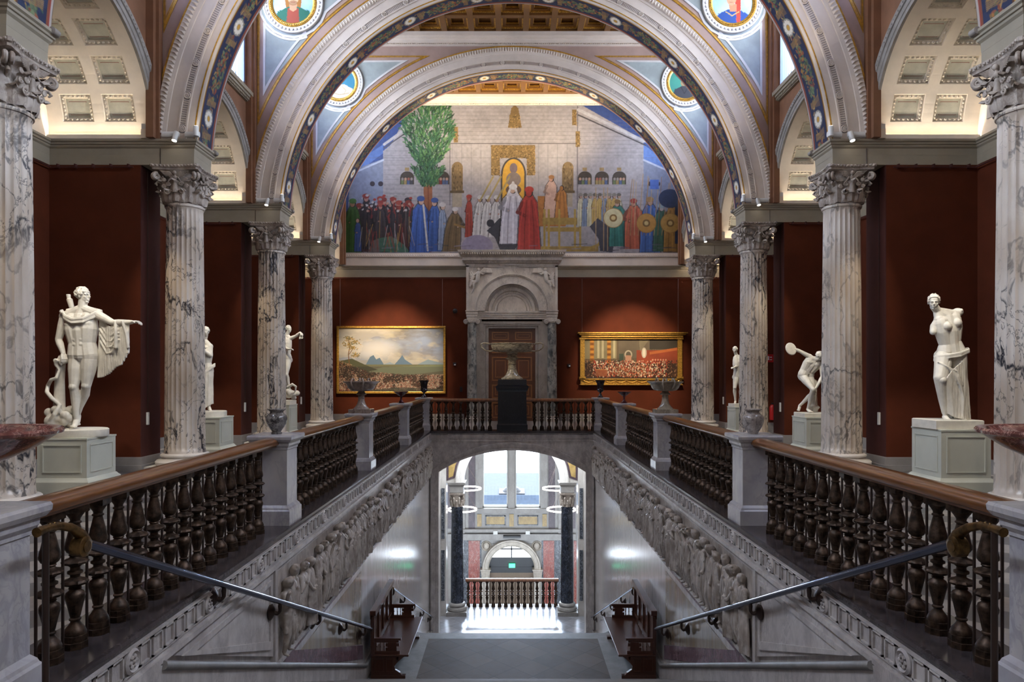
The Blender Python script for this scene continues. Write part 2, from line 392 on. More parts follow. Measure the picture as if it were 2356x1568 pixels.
# floors
fl = MB()
for s in (-1, 1): fl.box(s * 3.25, 3.0, -.3, s * 9.2, 22.6, 0)
fl.box(-9.2, 22.9, -.3, 9.2, 27.6, 0); fl.box(-9.2, -3.2, -.3, 9.2, 3.0, 0)
for s in (-1, 1): fl.box(s * 3.25, 22.6, -.3, s * 9.2, 22.9, 0)
fl.box(-3.25, 3.0, -.3, 3.25, 3.62, -.001)
struct('floor', fl, M['chk'])
sl = MB()
for s in (-1, 1):
    sl.box(s * 2.68, 3.3, -.12, s * 3.25, 22.9, 0)
    sl.mould([(-2.68, 22.9), (-2.68, 3.3)] if s < 0 else [(2.68, 3.3), (2.68, 22.9)], [(0, 0), (-.03, 0)] if 0 else [(0, 0), (-.025, -.004), (-.03, -.03), (-.015, -.045), (-.012, -.07), (0, -.075)])
sl.box(-2.68, 22.3, -.12, 2.68, 22.9, 0); sl.box(-2.69, 22.26, -.07, 2.69, 22.3, -.004)
struct('trim_1', sl, M['slab'])['label'] = 'dark polished stone kerb under the balustrades round the stairwell'

# stairwell frieze band with fluted panels and rosettes
def band_mesh(L, offs):        # along local x, front at y = 0 facing -y, z from -.07 to -.34
    b = MB(); b.box(0, .0, -.34, L, .06, -.07); b.box(0, -.02, -.085, L, .0, -.07); b.box(0, -.015, -.262, L, 0, -.25); b.box(0, -.03, -.34, L, 0, -.30)
    r = MB(); x = offs - 1.2
    while x < L:
        if 0.1 < x < L - .1:
            T = TR(x, 0, -.165, rx=pi / 2)
            r.lathe([(.088, 0), (.088, .02), (.07, .035), (.055, .02), (.0, .015)], 20, X=T)
            for k in range(6): r.ball((.035 * cos(k * pi / 3), .035 * sin(k * pi / 3), .025), (.017, .017, .012), 6, 4, T)
            r.ball((0, 0, .03), .014, 6, 4, T)
        for k in range(6):
            c = x + .171 * (k + 1)
            if 0.08 < c < L - .08:
                for q0, q1 in ((-.07, -.055), (.055, .07)): b.box(c + q0, -.02, -.245, c + q1, 0, -.09)
                b.box(c - .07, -.02, -.245, c + .07, 0, -.232); b.box(c - .07, -.02, -.103, c + .07, 0, -.09)
        x += 1.2
    return b, r
for s, nm in SIDES:
    b, r = band_mesh(18.9, 1.28)
    X = Matrix.Translation((s * 2.66, 3.4, 0)) @ Matrix.Rotation(pi / 2, 4, 'Z')
    if s > 0: X = Matrix.Translation((2.66, 3.4, 0)) @ Matrix(((0, -1, 0, 0), (1, 0, 0, 0), (0, 0, 1, 0), (0, 0, 0, 1))) @ Matrix.Diagonal((1, -1, 1, 1))
    for m_ in (b, r): m_.v = [tuple(X @ Vector(p)) for p in m_.v]
    o = struct('trim_2' if s < 0 else 'trim_3', b, M['frieze']); o['label'] = nm + ' stairwell frieze of small square panels'
    obj('rosettes', r, M['frieze'], o, 40)
b, r = band_mesh(5.32, .62)
for m_ in (b, r): m_.v = [(p[0] - 2.66, p[1] + 22.30, p[2]) for p in m_.v]
o = struct('trim_4', b, M['frieze']); o['label'] = 'frieze of small square panels across the far end of the stairwell'; obj('rosettes', r, M['frieze'], o, 40)

# stairwell side walls
ZL = -3.65; ZH = -6.75; DB = 22.3
def zline(D): return EYE - .4236 * D
for s, nm in SIDES:
    w = MB(); w.box(s * 2.70, 3.0, -11, s * 3.1, 24.2, -.3)
    wl = struct('wall_' + nm, w, M['well'])
    wl['label'] = nm + ' marble wall of the stairwell'
    q = MB()   # plain upper panels nearer than the relief, frames
    q.prism([(3.3, -.34), (7.52, -.34), (7.52, zline(7.52)), (4.9, -.34)] if 0 else [(3.3, -.34), (7.6, -.34), (7.6, zline(7.6) + .1), (5.26, -.36), (3.3, -.35)], s * 2.665, s * 2.70, 'yz')
    f1 = [(5.42, -.43), (7.44, -.43), (7.44, zline(7.44) + .17)]; f2 = [(5.65, -.48), (7.39, -.48), (7.39, zline(7.39) + .26)]
    q.band(f1, f2, s * 2.645, s * 2.665, 'yz', closed=True)
    q.box(s * 2.64, 7.52, -1.42, s * 2.70, 7.60, -.34); q.box(s * 2.64, 7.52, -1.46, s * 2.70, 22.3, -1.42)
    q.box(s * 2.665, 7.6, -.40, s * 2.70, 22.3, -.34)
    struct('panelling', q, M['frieze'], wl)
    bd = MB(); fi = MB()
    # coloured marble field below the relief: purple border, ochre field
    yA, yB = 7.75, 12.3
    zb = lambda y: max(zline(y) + .02, ZL + .28)
    bd.prism([(7.62, -1.47), (22.2, -1.47), (22.2, -1.56), (8.35, -1.56), (12.2, zline(12.2) + .14 + .22), (12.2, zline(12.2) + .12), (7.62, -1.50)], s * 2.692, s * 2.71, 'yz')
    fi.prism([(8.5, -1.66), (12.1, -1.66), (12.1, zline(12.1) + .38)], s * 2.694, s * 2.71, 'yz')
    struct('purple_border', bd, M['well2'], wl)
    struct('ochre_field', fi, M['ochre'], wl)
    sk = MB()
    sk.prism([(3.3, -.8), (3.3, -.34), (5.03, -.34), (12.15, zline(12.15)), (14.5, zline(12.15)), (14.5, ZL - .2), (12.0, ZL - .2)], s * 2.63, s * 2.70, 'yz')
    sk.prism([(14.5, -3.4), (21.6, -6.5), (22.3, -6.5), (22.3, -7), (14.5, -4.2)], s * 2.63, s * 2.70, 'yz')
    struct('skirting', sk, M['frieze'], wl)
    tb = MB(); tb.tube([(s * 2.625, 5.06, zline(5.06)), (s * 2.625, 12.15, zline(12.15)), (s * 2.625, 14.5, zline(12.15)), (s * 2.625, 21.6, -6.5), (s * 2.625, 22.3, -6.5)], .035, 8)
    struct('skirting_bead', tb, M['stair'], wl, 60)

# stairs
st = MB(); N = 22; h = 3.65 / N; run = (11.9 - 3.85) / (N - 1)
for k in range(N - 1):
    y = 3.85 + run * k; z = -h * (k + 1)
    st.box(-2.7, y - .03, z - .045, 2.7, y + run + .0, z); st.box(-2.7, y, z - .35, 2.7, y + run, z - .04)
st.box(-2.7, 3.5, -.35, 2.7, 3.82, 0.0)
n2 = 19; h2 = 3.1 / n2; r2 = 6.5 / (n2 - 1)
for k in range(n2 - 1):
    y = 14.47 + r2 * k; z = ZL - h2 * (k + 1); st.box(-2.7, y - .03, z - .04, 2.7, y + r2, z); st.box(-2.7, y, z - .35, 2.7, y + r2, z - .03)
struct('floor_stairs', st, M['stair'])['label'] = 'grey marble stair flights'
ld = MB(); ld.box(-2.7, 11.87, ZL - .3, 2.7, 14.47, ZL); o = struct('floor_landing', ld, M['stair'])
lt = MB(); X0, X1, Y0, Y1 = -1.75, 1.75, 12.02, 14.15
lt.box(X0, Y0, ZL - .01, X1, Y1, ZL + .002); struct('diamond_tiles', lt, None or M['landing'], o)
M['landing'].node_tree.nodes['Mapping.001'].inputs['Rotation'].default_value = (0, 0, pi / 4)

# pier walls, side walls, end wall, vaults
pw = MB(); sd = MB(); bs = MB()
ys = [DC[0] - BAY] + DC
for s in (-1, 1):
    for D in ys:
        pw.box(s * 6.99, D - .35, 0, s * 8.75, D + .35, ZE0)
        bs.mould([(s * 8.72, D + .35), (s * 6.99, D + .35), (s * 6.99, D - .35), (s * 8.72, D - .35)][::s], [(0, .27), (.018, .27), (.022, .25), (.022, .12), (.035, .115), (.035, 0), (0, 0)])
    sd.box(s * 8.71, -3.2, 0, s * 9.0, 27.6, ZE0)
o = struct('wall_piers', pw, M['redside']); 
pf = MB()
for s in (-1, 1):
    for D in ys: pf.box(s * 7.0, D - .356, .27, s * 8.71, D - .35, ZE0); pf.box(s * 7.0, D + .35, .27, s * 8.71, D + .356, ZE0)
struct('red_fabric', pf, M['red'], o)
struct('wall_sides', sd, M['red'])
for s in (-1, 1):
    for a, b in zip(ys[:-1], ys[1:]): bs.box(s * 8.66, a + .35, 0, s * 8.71, b - .35, .27)
    bs.box(s * 8.66, 23.06, 0, s * 8.71, 27.4, .27); bs.box(s * 1.9, 27.34, 0, s * 8.7, 27.4, .27)
struct('baseboard_hall', bs, M['base'])
ew = MB(); ew.box(-9, DW, 0, 9, DW + .4, 5.8); struct('wall_end', ew, M['red'])
ew = MB(); ew.box(-9, DW, 5.8, 9, DW + .4, 13.4); struct('wall_end_upper', ew, M['arch'])

# entablature running along each side and across the end wall
PROF = [(-.05, ZE0), (.01, ZE0), (.01, 5.93), (.012, 5.93), (.012, 5.94), (.018, 6.05), (.045, 6.08), (.05, 6.11), (.07, 6.12), (.075, 6.15), (.10, 6.17), (.10, ZE1), (-.05, ZE1)]
for s, nm in SIDES:
    e = MB(); path = []
    for D in ys: path += [(s * 8.71, D - .35), (s * 6.0, D - .35), (s * 6.0, D + .35), (s * 8.71, D + .35)]
    path += [(s * 8.71, DW), (0, DW)]
    e.mould(path[::-1] if s > 0 else path, PROF)
    for D in ys: e.box(s * 6.004, D - .346, ZE0 + .002, s * 7.02, D + .346, ZE1 - .01)
    struct('trim_5' if s < 0 else 'trim_6', e, M['grey'])['label'] = nm + ' entablature above the columns and niches'
    pr = MB()
    for a, b in zip(ys, ys[1:] + [DW + .35]):
        pts = [(s * 7.1, a + .42, 5.69), (s * 8.64, a + .42, 5.69), (s * 8.64, b - .42, 5.69), (s * 7.1, b - .42, 5.69)]
        pr.tube(pts, .014, 6)
        for q in range(5): x = s * (7.2 + .33 * q); pr.box(x - .012, b - .43, 5.68, x + .012, b - .35, 5.75)
    struct('picture_rail', pr, M['redside'], bpy.data.objects['trim_5' if s < 0 else 'trim_6'])
pr = MB(); pr.tube([(-8.5, DW - .05, 5.69), (-1.95, DW - .05, 5.69)], .014, 6); pr.tube([(8.5, DW - .05, 5.69), (1.95, DW - .05, 5.69)], .014, 6)
struct('picture_rail', pr, M['redside'], bpy.data.objects['wall_end'])

# niche vault (local: x outward from the nave plane, y along the hall)
RV = 2.035; XB = [0, .26, .85, 1.05, 1.63, 1.93]
def vp(t, x, R): return (x, -R * cos(t), ZE1 + R * sin(t))
va, vo, vc, vr = MB(), MB(), MB(), MB()
tb_ = [0.0]; rows = []
for k in range(9):
    c = math.radians(16.4 + 18.4 * k); hh = math.radians(6.8); rows.append((c - hh, c + hh)); tb_ += [c - hh, c + hh]
tb_.append(pi)
for i in range(len(tb_) - 1):
    a, b = tb_[i], tb_[i + 1]; isrow = i % 2 == 1; n = 3
    for j in range(5):
        x0, x1 = XB[j], XB[j + 1]; cof = isrow and j in (1, 3)
        for q in range(n):
            t0, t1 = a + (b - a) * q / n, a + (b - a) * (q + 1) / n
            if not cof: va.add([vp(t0, x0, RV), vp(t0, x1, RV), vp(t1, x1, RV), vp(t1, x0, RV)], [(0, 1, 2, 3)])
        if cof:
            def ring(mb, e0, R0, e1, R1, nn=3):
                def P(e, R):
                    ta, tb2 = a + e / RV, b - e / RV; xa, xb2 = x0 + e, x1 - e; L = []
                    L += [vp(ta, xa + (xb2 - xa) * g / nn, R) for g in range(nn)]; L += [vp(ta + (tb2 - ta) * g / nn, xb2, R) for g in range(nn)]
                    L += [vp(tb2, xb2 - (xb2 - xa) * g / nn, R) for g in range(nn)]; L += [vp(tb2 - (tb2 - ta) * g / nn, xa, R) for g in range(nn)]
                    return L
                A, B = P(e0, R0), P(e1, R1); m = len(A); mb.add(A + B, [(g, (g + 1) % m, m + (g + 1) % m, m + g) for g in range(m)])
            ring(va, 0, RV, .010, RV + .02); ring(vo, .010, RV + .02, .075, RV + .035); ring(vo, .075, RV + .035, .078, RV + .06)
            e = .078
            vc.add([vp(a + e / RV, x0 + e, RV + .06), vp(a + e / RV, x1 - e, RV + .06), vp(b - e / RV, x1 - e, RV + .06), vp(b - e / RV, x0 + e, RV + .06)], [(0, 1, 2, 3)])
            ring(vr, .125, RV + .056, .134, RV + .056)
            for g in range(6):
                f = (g + .5) / 6
                for tt, xx in ((a + .044 / RV, x0 + .04 + (x1 - x0 - .08) * f), (b - .044 / RV, x0 + .04 + (x1 - x0 - .08) * f)): vo.ball(vp(tt, xx, RV + .024), (.030, .022, .022), 6, 4)
                for tt, xx in ((a + .04 / RV + (b - a - .08 / RV) * f, x0 + .044), (a + .04 / RV + (b - a - .08 / RV) * f, x1 - .044)): vo.ball(vp(tt, xx, RV + .024), (.02, .026, .028), 6, 4)
nw = MB(); arcs = []; outs = []
for i in range(41):
    t = pi * i / 40; d = (-cos(t), sin(t)); arcs.append(((RV + .04) * d[0], ZE1 + (RV + .04) * d[1]))
    k = min(2.085 / max(abs(d[0]), 1e-6), 2.60 / max(d[1], 1e-6)); outs.append((k * d[0], ZE1 + k * d[1]))
nw.band(arcs, outs, 0, .15, 'yz'); nw.box(0, -2.085, 8.81, .15, -1.72, 13.2); nw.box(0, 1.72, 8.81, .15, 2.085, 13.2); nw.box(0, -1.72, 12.3, .15, 1.72, 13.2)
nw.box(0, -1.72, 8.81, .15, 1.72, 9.02)
for y in (-1, 1): nw.box(-.2, y * 1.93, ZE1, 0, y * 2.06, 12.6); nw.box(-.14, y * 1.84, ZE1, 0, y * 1.93, 12.6)
av = MB(); Xr = Matrix.Rotation(pi / 2, 4, 'Z')
av.arc([(2.035, .0), (2.035, .05), (2.10, .055), (2.11, .07), (2.19, .075), (2.20, .10), (2.27, .115), (2.28, .0)], ZE1, 0, pi, 48, Xr)
vb = MB()
for i in range(88):
    t = pi * (i + .5) / 88; vb.ball((-.092, -2.235 * cos(t), ZE1 + 2.235 * sin(t)), (.03, .026, .026), 6, 4)
lu = MB(); lu.prism([(RV * cos(pi * i / 24), ZE1 + RV * sin(pi * i / 24)) for i in range(25)], 1.91, 2.0, 'yz')
lf = MB(); o1 = [(1.75 * cos(pi * i / 24), 6.5 + 1.45 * sin(pi * i / 24)) for i in range(25)]; o2 = [(1.63 * cos(pi * i / 24), 6.62 + 1.27 * sin(pi * i / 24)) for i in range(25)]
lf.band(o1, o2, 1.88, 1.91, 'yz', closed=True); lpn = MB(); lpn.prism(o2, 1.905, 1.911, 'yz')
lip = MB(); 
for y in (-1, 1): lip.box(.05, y * 1.93, ZE1, 1.9, y * 1.94, 6.285); lip.box(-.02, y * 1.90, ZE1, .12, y * 2.035, 6.38)
win = MB()
for y in (-1.72, -.6, .6, 1.72): win.box(-.0, y - .05, 9.02, .1, y + .05, 12.3)
win.box(0, -1.72, 9.02, .1, 1.72, 9.12); win.box(0, -1.72, 12.2, .1, 1.72, 12.3); win.box(.02, -1.72, 10.74, .08, 1.72, 10.84)
sil = MB(); sil.box(-.16, -1.95, 8.93, .0, 1.95, 9.03); sil.box(-.12, -1.93, 8.87, 0, 1.93, 8.93); sil.box(-.06, -1.9, 8.78, 0, 1.9, 8.87)
for i in range(60): sil.box(-.10, -1.88 + i * .063, 8.80, -.06, -1.88 + i * .063 + .035, 8.86)
gla = MB(); gla.box(.05, -1.7, 9.05, .056, 1.7, 12.25)
bl = MB(); n = 120; A = [(-1.7 + 3.4 * i / n, .0) for i in range(n + 1)]
vs = []
for i in range(n + 1):
    y = -1.7 + 3.4 * i / n; x = -.03 + .018 * sin(i * 1.05) + .006 * sin(i * 2.3); zb_ = 9.16 + .05 * sin(y * 3.1) + .03 * sin(i * .9)
    vs += [(x, y, 10.78), (x * 1.2, y, zb_)]
bl.add(vs, [(2 * i, 2 * i + 1, 2 * i + 3, 2 * i + 2) for i in range(n)])
parts = [('vault', va, 'cream', 50), ('coffer_mouldings', vo, 'orn', 40), ('coffer_panels', vc, 'coffer', 0), ('red_outlines', vr, 'redline', 0), ('archivolt', av, 'archdark', 30), ('bead_moulding', vb, 'archdark', 60), ('lunette', lu, 'cream', 0), ('lunette_frame', lf, 'white', 0), ('lunette_panel', lpn, 'coffer', 0), ('cove_lip', lip, 'cream', 0)]
PM = [(n_, b_.mesh(n_, M[m_], sm)) for n_, b_, m_, sm in parts]
mw, ms, mf, mg, mbl = nw.mesh('nave_wall', M['brown']), sil.mesh('window_sill', M['grey']), win.mesh('window', M['white']), gla.mesh('pane', M['glass']), bl.mesh('blind', M['blind'], 80)
wi = 0
for bi, D in enumerate(ys):
    yc = D + BAY / 2
    for s, nm in SIDES:
        X = (s * 6.8, yc, 0); rz = 0 if s > 0 else pi
        w = bpy.data.objects.new('wall_clerestory_' + nm, mw); COL.objects.link(w); w.location = X; w.rotation_euler = (0, 0, rz); w['kind'] = 'structure'
        for n_, me in PM:
            o = bpy.data.objects.new(n_, me); COL.objects.link(o); o.parent = w
        wi += 1
        f = bpy.data.objects.new('window_%d' % wi, mf); COL.objects.link(f); f.location = X; f.rotation_euler = (0, 0, rz); f['kind'] = 'structure'
        for n_, me in (('window_sill', ms), ('pane', mg), ('blind', mbl)):
            o = bpy.data.objects.new(n_, me); COL.objects.link(o); o.parent = f

# transverse arches (local y = 0 on the column line)
A0 = .066; YF = -.30
ap = MB(); ap.arc([(5.95, -.345), (5.97, -.355), (6.02, -.358), (6.03, -.345), (6.15, -.345), (6.16, -.365), (6.185, -.365), (6.19, -.35), (6.30, -.35), (6.305, -.365), (6.33, -.365), (6.34, -.345), (6.53, -.345), (6.54, -.36), (6.57, -.365), (6.60, -.372), (6.73, -.40), (6.745, -.30)], ZC, A0, pi - A0, 96)
ap.arc([(5.95, .345), (5.97, .355), (6.6, .345), (6.745, .39), (6.745, .30)], ZC, A0, pi - A0, 96)
ag = MB(); ag.arc([(6.745, -.33), (6.80, -.345), (6.81, -.30)], ZC, A0, pi - A0, 96); ag.arc([(5.99, -.359), (6.005, -.362), (6.018, -.359)], ZC, A0, pi - A0, 96)
egg = MB(); n = 240
for i in range(n):
    t = A0 + (pi - 2 * A0) * (i + .5) / n; u = Vector((-cos(t), 0, sin(t))); w = Vector((sin(t), 0, cos(t))); c = u * 6.60 + Vector((0, 0, ZC))
    p = [c + w * .034 + Vector((0, -.385, 0)), c - w * .034 + Vector((0, -.385, 0)), c + u * .13 + Vector((0, -.42, 0)), c + u * .05 + Vector((0, -.43, 0))]
    egg.add(p, [(0, 1, 3), (0, 3, 2), (1, 2, 3), (0, 2, 1)])
ros = MB(); bar = MB()
for k in range(30):
    t = A0 + .035 + (pi - 2 * A0 - .07) * k / 29
    T = Matrix.Translation((-6.245 * cos(t), -.35, ZC + 6.245 * sin(t))) @ Matrix.Rotation(t - pi / 2, 4, 'Y') @ Matrix.Rotation(pi / 2, 4, 'X')
    ros.lathe([(.066, 0), (.07, .015), (.058, .022), (.05, .008), (0, .006)], 16, X=T)
    for q in range(6): ros.ball((.028 * cos(q * pi / 3), .028 * sin(q * pi / 3), .016), (.016, .012, .014), 6, 4, T)
    ros.ball((0, 0, .02), .012, 6, 4, T)
    bar.lathe([(.086, -.004), (.086, .003), (.070, .003)], 20, X=T)
    if k < 29:
        for q in range(11):
            tt = t + (pi - 2 * A0 - .07) / 29 * (.17 + .66 * q / 10)
            bar.box(-.005, -.006, -.045, .005, 0, .045, Matrix.Translation((-6.245 * cos(tt), -.351, ZC + 6.245 * sin(tt))) @ Matrix.Rotation(tt - pi / 2, 4, 'Y'))
sw = MB(); A, B = [], []
for i in range(97):
    t = A0 + (pi - 2 * A0) * i / 96; d = (-cos(t), sin(t)); A.append((6.74 * d[0], ZC + 6.74 * d[1]))
    k = min(6.99 / max(abs(d[0]), 1e-6), 7.6 / max(d[1], 1e-6)); B.append((k * d[0], ZC + k * d[1]))
sw.band(A, B, -.30, .30); sw.band([(a[0] * 5.98 / 6.74, ZC + (a[1] - ZC) * 5.98 / 6.74) for a in A], A, -.29, .29)
# painted spandrel: gold outline, panels
def arcpts(R, a, b, n=24, cx=0, cz=ZC): return [(cx + R * cos(a + (b - a) * i / n), cz + R * sin(a + (b - a) * i / n)) for i in range(n + 1)]
def shrink(pts, d):          # inward offset of a closed polygon
    n = len(pts); ar = sum(pts[i - 1][0] * pts[i][1] - pts[i][0] * pts[i - 1][1] for i in range(n)); sg = 1 if ar > 0 else -1; out = []
    for i in range(n):
        a, p, b = Vector(pts[i - 1]), Vector(pts[i]), Vector(pts[(i + 1) % n]); d1 = (p - a).normalized(); d2 = (b - p).normalized()
        n1 = Vector((-d1.y, d1.x)) * sg; n2 = Vector((-d2.y, d2.x)) * sg; m = n1 + n2; m = m / max(m.length_squared, .25) * 2; out.append(tuple(p + m * d))
    return out
mc = (5.67, 11.40)
def circ_arc(p, q, R=.90, n=16):
    a, b = math.atan2(p[1] - mc[1], p[0] - mc[0]), math.atan2(q[1] - mc[1], q[0] - mc[0])
    return [(mc[0] + R * cos(a + (b - a) * i / n), mc[1] + R * sin(a + (b - a) * i / n)) for i in range(n + 1)]
g1, g2 = MB(), MB(); pg, pwh, pgr = MB(), MB(), MB()
a1 = math.acos(6.59 / 7.03); a2 = math.acos(2.62 / 7.0)
gl = [(6.59, 12.29)] + arcpts(7.03, a1, a2, 30)[:: 1]
gl = [(6.59, 12.29)] + arcpts(7.03, a1, math.asin(6.49 / 7.03), 30)
lowt = circ_arc((5.02, 10.66 + .1), (6.436, 10.99), .90); 
th1, th0 = math.atan2(10.60 - ZC, 5.38), math.atan2(9.01 - ZC, 6.436)
low = arcpts(7.2, th0, th1, 14) + circ_arc((5.38, 10.60), (6.436, 10.93))
up = arcpts(7.2, math.atan2(11.16 - ZC, 4.80), math.atan2(12.13 - ZC, 3.40), 14) + circ_arc((5.14, 12.13), (4.80, 11.16))
for sg in (-1, 1):
    F = lambda L: [(sg * x, z) for x, z in L]
    i0, i1, i2 = F(gl), F(shrink(gl, .045)), F(shrink(gl, .062)); pg.band(i0, i1, -.312, -.29, closed=True); i3 = F(shrink(gl, .075)); pg.band(i2, i3, -.308, -.29, closed=True)
    for L in (low, up):
        pwh.band(F(L), F(shrink(L, .06)), -.318, -.29, closed=True); pgr.prism(F(shrink(L, .055)), -.308, -.29)
co_ = MB()
for y in (-1, 1):
    co_.box(-6.6, y * .30, 12.60, 6.6, y * .36, 12.66); co_.box(-6.6, y * .30, 12.66, 6.6, y * .42, 12.78); co_.box(-6.6, y * .30, 12.78, 6.6, y * .50, 12.84); co_.box(-6.6, y * .3, 12.84, 6.6, y * .56, 12.97)
    for i in range(210): x = -6.58 + i * .0628; co_.add([(x, y * .36, 12.66), (x + .05, y * .36, 12.66), (x + .025, y * .43, 12.6), (x + .025, y * .40, 12.68)], [(0, 1, 2), (0, 3, 1), (0, 2, 3), (1, 3, 2)])
# soffit painting
SP = Paint(1560, 62, '24304f')
n1 = SP.noise(14, 3, 4)
SP.blend((n1 > .5) * 1.0, '1c2440', .6)
for x in range(0, 1560, 9):
    for q in range(2):
        yy = 31 + random.uniform(-17, 17); SP.line([(x + random.uniform(0, 8), yy), (x + random.uniform(2, 14), yy + random.uniform(-6, 6))], 2.2, random.choice(['a8823f', '8c6a36', 'b9955a', '3f5a44']), .8)
per = 1560 / 9.6
for k in range(-1, 11):
    cx = 780 + (k - 4.5) * per
    gx = cx + per / 2
    for q in range(150):
        x = gx + random.gauss(0, per * .19); w = 17 * max(.15, 1 - abs(x - gx) / (per * .42)); SP.ell(x, 31 + random.uniform(-w, w), random.uniform(2, 4.5), random.uniform(1.5, 3.2), random.choice(['4e6048', '5f7050', '3c4f3e', '6d7c5a', '7c3a2c', 'a07038', '8c5038', '55684c']), .9, random.uniform(0, 3))
    for e in (-1, 1):
        X = gx + e * per * .33
        for q in range(5): SP.line([(X - 9 + q * 2, 16), (X - 3 + q * 2, 46)], 1.2, '94764c', .8); SP.line([(X + 9 - q * 2, 16), (X + 3 - q * 2, 46)], 1.2, '7d6340', .8)
    SP.ell(cx, 31, 15, 15, '8f8a80'); 
    for q in range(12): SP.ell(cx + 9 * cos(q * pi / 6), 31 + 9 * sin(q * pi / 6), 4, 3, 'd6d0c4', 1, q * pi / 6)
    SP.ell(cx, 31, 4.5, 4.5, 'b98d3c')
for y0, y1, c in ((0, 4, 'b7ada2'), (4, 6, 'b08a3c'), (6, 9, '5b3a26'), (52.5, 56, '7a4430'), (56, 58, '8a3a30'), (58, 62, 'a69c96')): SP.rect(0, y0, 1560, y1, c)
sof = SP.mesh('soffit', lambda u, v: np.stack([-5.955 * np.cos(A0 + (pi - 2 * A0) * u), -.345 + .69 * v, ZC + 5.955 * np.sin(A0 + (pi - 2 * A0) * u)], -1))
AM = [('archivolt', ap.mesh('archivolt', M['arch'], 35)), ('gold_band', ag.mesh('gold_band', M['gold'], 35)), ('egg_and_dart', egg.mesh('egg_and_dart', M['arch'])), ('rosettes', ros.mesh('rosettes', M['arch'], 60)), ('flutes', bar.mesh('flutes', M['line'])), ('painted_soffit', sof),
      ('gold_outline', pg.mesh('gold_outline', M['gold'])), ('white_borders', pwh.mesh('white_borders', M['white'])), ('grey_panels', pgr.mesh('grey_panels', M['panel'])), ('cornice', co_.mesh('cornice', M['arch']))]
swm = sw.mesh('spandrel_wall', M['pink'])
for k, D in enumerate(DC):
    w = bpy.data.objects.new('wall_arch', swm); COL.objects.link(w); w.location = (0, D, 0); w['kind'] = 'structure'
    w['label'] = ['unseen arch above the stair head', 'nearest transverse arch, mostly above the frame', 'second transverse arch with painted blue soffit', 'third transverse arch, its two large portrait medallions cut by the frame', 'farthest transverse arch, framing the mural'][k]
    for n_, me in AM:
        o = bpy.data.objects.new(n_, me); COL.objects.link(o); o.parent = w

# timber coffered ceiling, one mesh per bay
cw, cg, cpn = MB(), MB(), MB(); nx, ny = 15, 4; px_, py_ = 13.2 / nx, 3.9 / ny
for i in range(nx + 1): x = -6.6 + i * px_; cw.box(x - .09, -1.99, CEIL, x + .09, 1.99, CEIL + .32)
for j in range(ny + 1): y = -1.95 + j * py_; cw.box(-6.6, y - .09, CEIL + .02, 6.6, y + .09, CEIL + .32)
for i in range(nx):
    for j in range(ny):
        x, y = -6.6 + (i + .5) * px_, -1.95 + (j + .5) * py_; hx, hy = px_ / 2 - .09, py_ / 2 - .09
        def fr(mb, e0, e1, z0, z1):
            o = [(x - hx + e0, y - hy + e0), (x + hx - e0, y - hy + e0), (x + hx - e0, y + hy - e0), (x - hx + e0, y + hy - e0)]; q = [(x - hx + e1, y - hy + e1), (x + hx - e1, y - hy + e1), (x + hx - e1, y + hy - e1), (x - hx + e1, y + hy - e1)]
            mb.band(o, q, z0, z1, 'xy', closed=True)
        fr(cg, 0, .045, CEIL + .10, CEIL + .14); fr(cw, .0, .13, CEIL + .14, CEIL + .17); fr(cg, .13, .165, CEIL + .18, CEIL + .22); fr(cw, .13, .14, CEIL + .14, CEIL + .3)
        for g in range(10):
            for e in (-1, 1): f = (g + .5) / 10 * 2 - 1; cg.ball((x + f * hx * .93, y + e * (hy - .022), CEIL + .10), .02, 5, 3)
cw.box(-6.8, -2.1, CEIL + .28, 6.8, 2.1, CEIL + .34)
m1, m2 = cw.mesh('ceiling', M['ceilw']), cg.mesh('gilt_mouldings', M['gilt'], 60)
for bi, D in enumerate(ys):
    o = bpy.data.objects.new('ceiling', m1); COL.objects.link(o); o.location = (0, D + BAY / 2, 0); o['kind'] = 'structure'
    g = bpy.data.objects.new('gilt_mouldings', m2); COL.objects.link(g); g.parent = o
# end wall cornice, band round the mural, rear enclosure
ec = MB(); y = DW; ec.box(-6.6, y - .06, 12.62, 6.6, y, 12.68); ec.box(-6.6, y - .12, 12.68, 6.6, y, 12.80); ec.box(-6.6, y - .2, 12.80, 6.6, y, 12.88); ec.box(-6.6, y - .26, 12.88, 6.6, y, 12.99)
for i in range(210): x = -6.58 + i * .0628; ec.add([(x, y - .06, 12.68), (x + .05, y - .06, 12.68), (x + .025, y - .13, 12.61), (x + .025, y - .1, 12.7)], [(0, 1, 2), (0, 3, 1), (0, 2, 3), (1, 3, 2)])
struct('trim_7', ec, M['arch'])['label'] = 'cornice above the mural'
rc = MB(); rc.box(-9, -3.4, -.3, 9, -3.2, 13.4); struct('wall_rear', rc, M['arch'])
rf = MB(); rf.box(-9.2, -3.4, 13.35, 9.2, 28, 13.5)
for s in (-1, 1): rf.box(s * 9.0, -3.2, 5.8, s * 9.3, 27.8, 8.6); rf.box(s * 6.9, -3.2, 8.5, s * 9.3, 27.8, 8.7)
struct('ceiling_roof', rf, M['cream'])
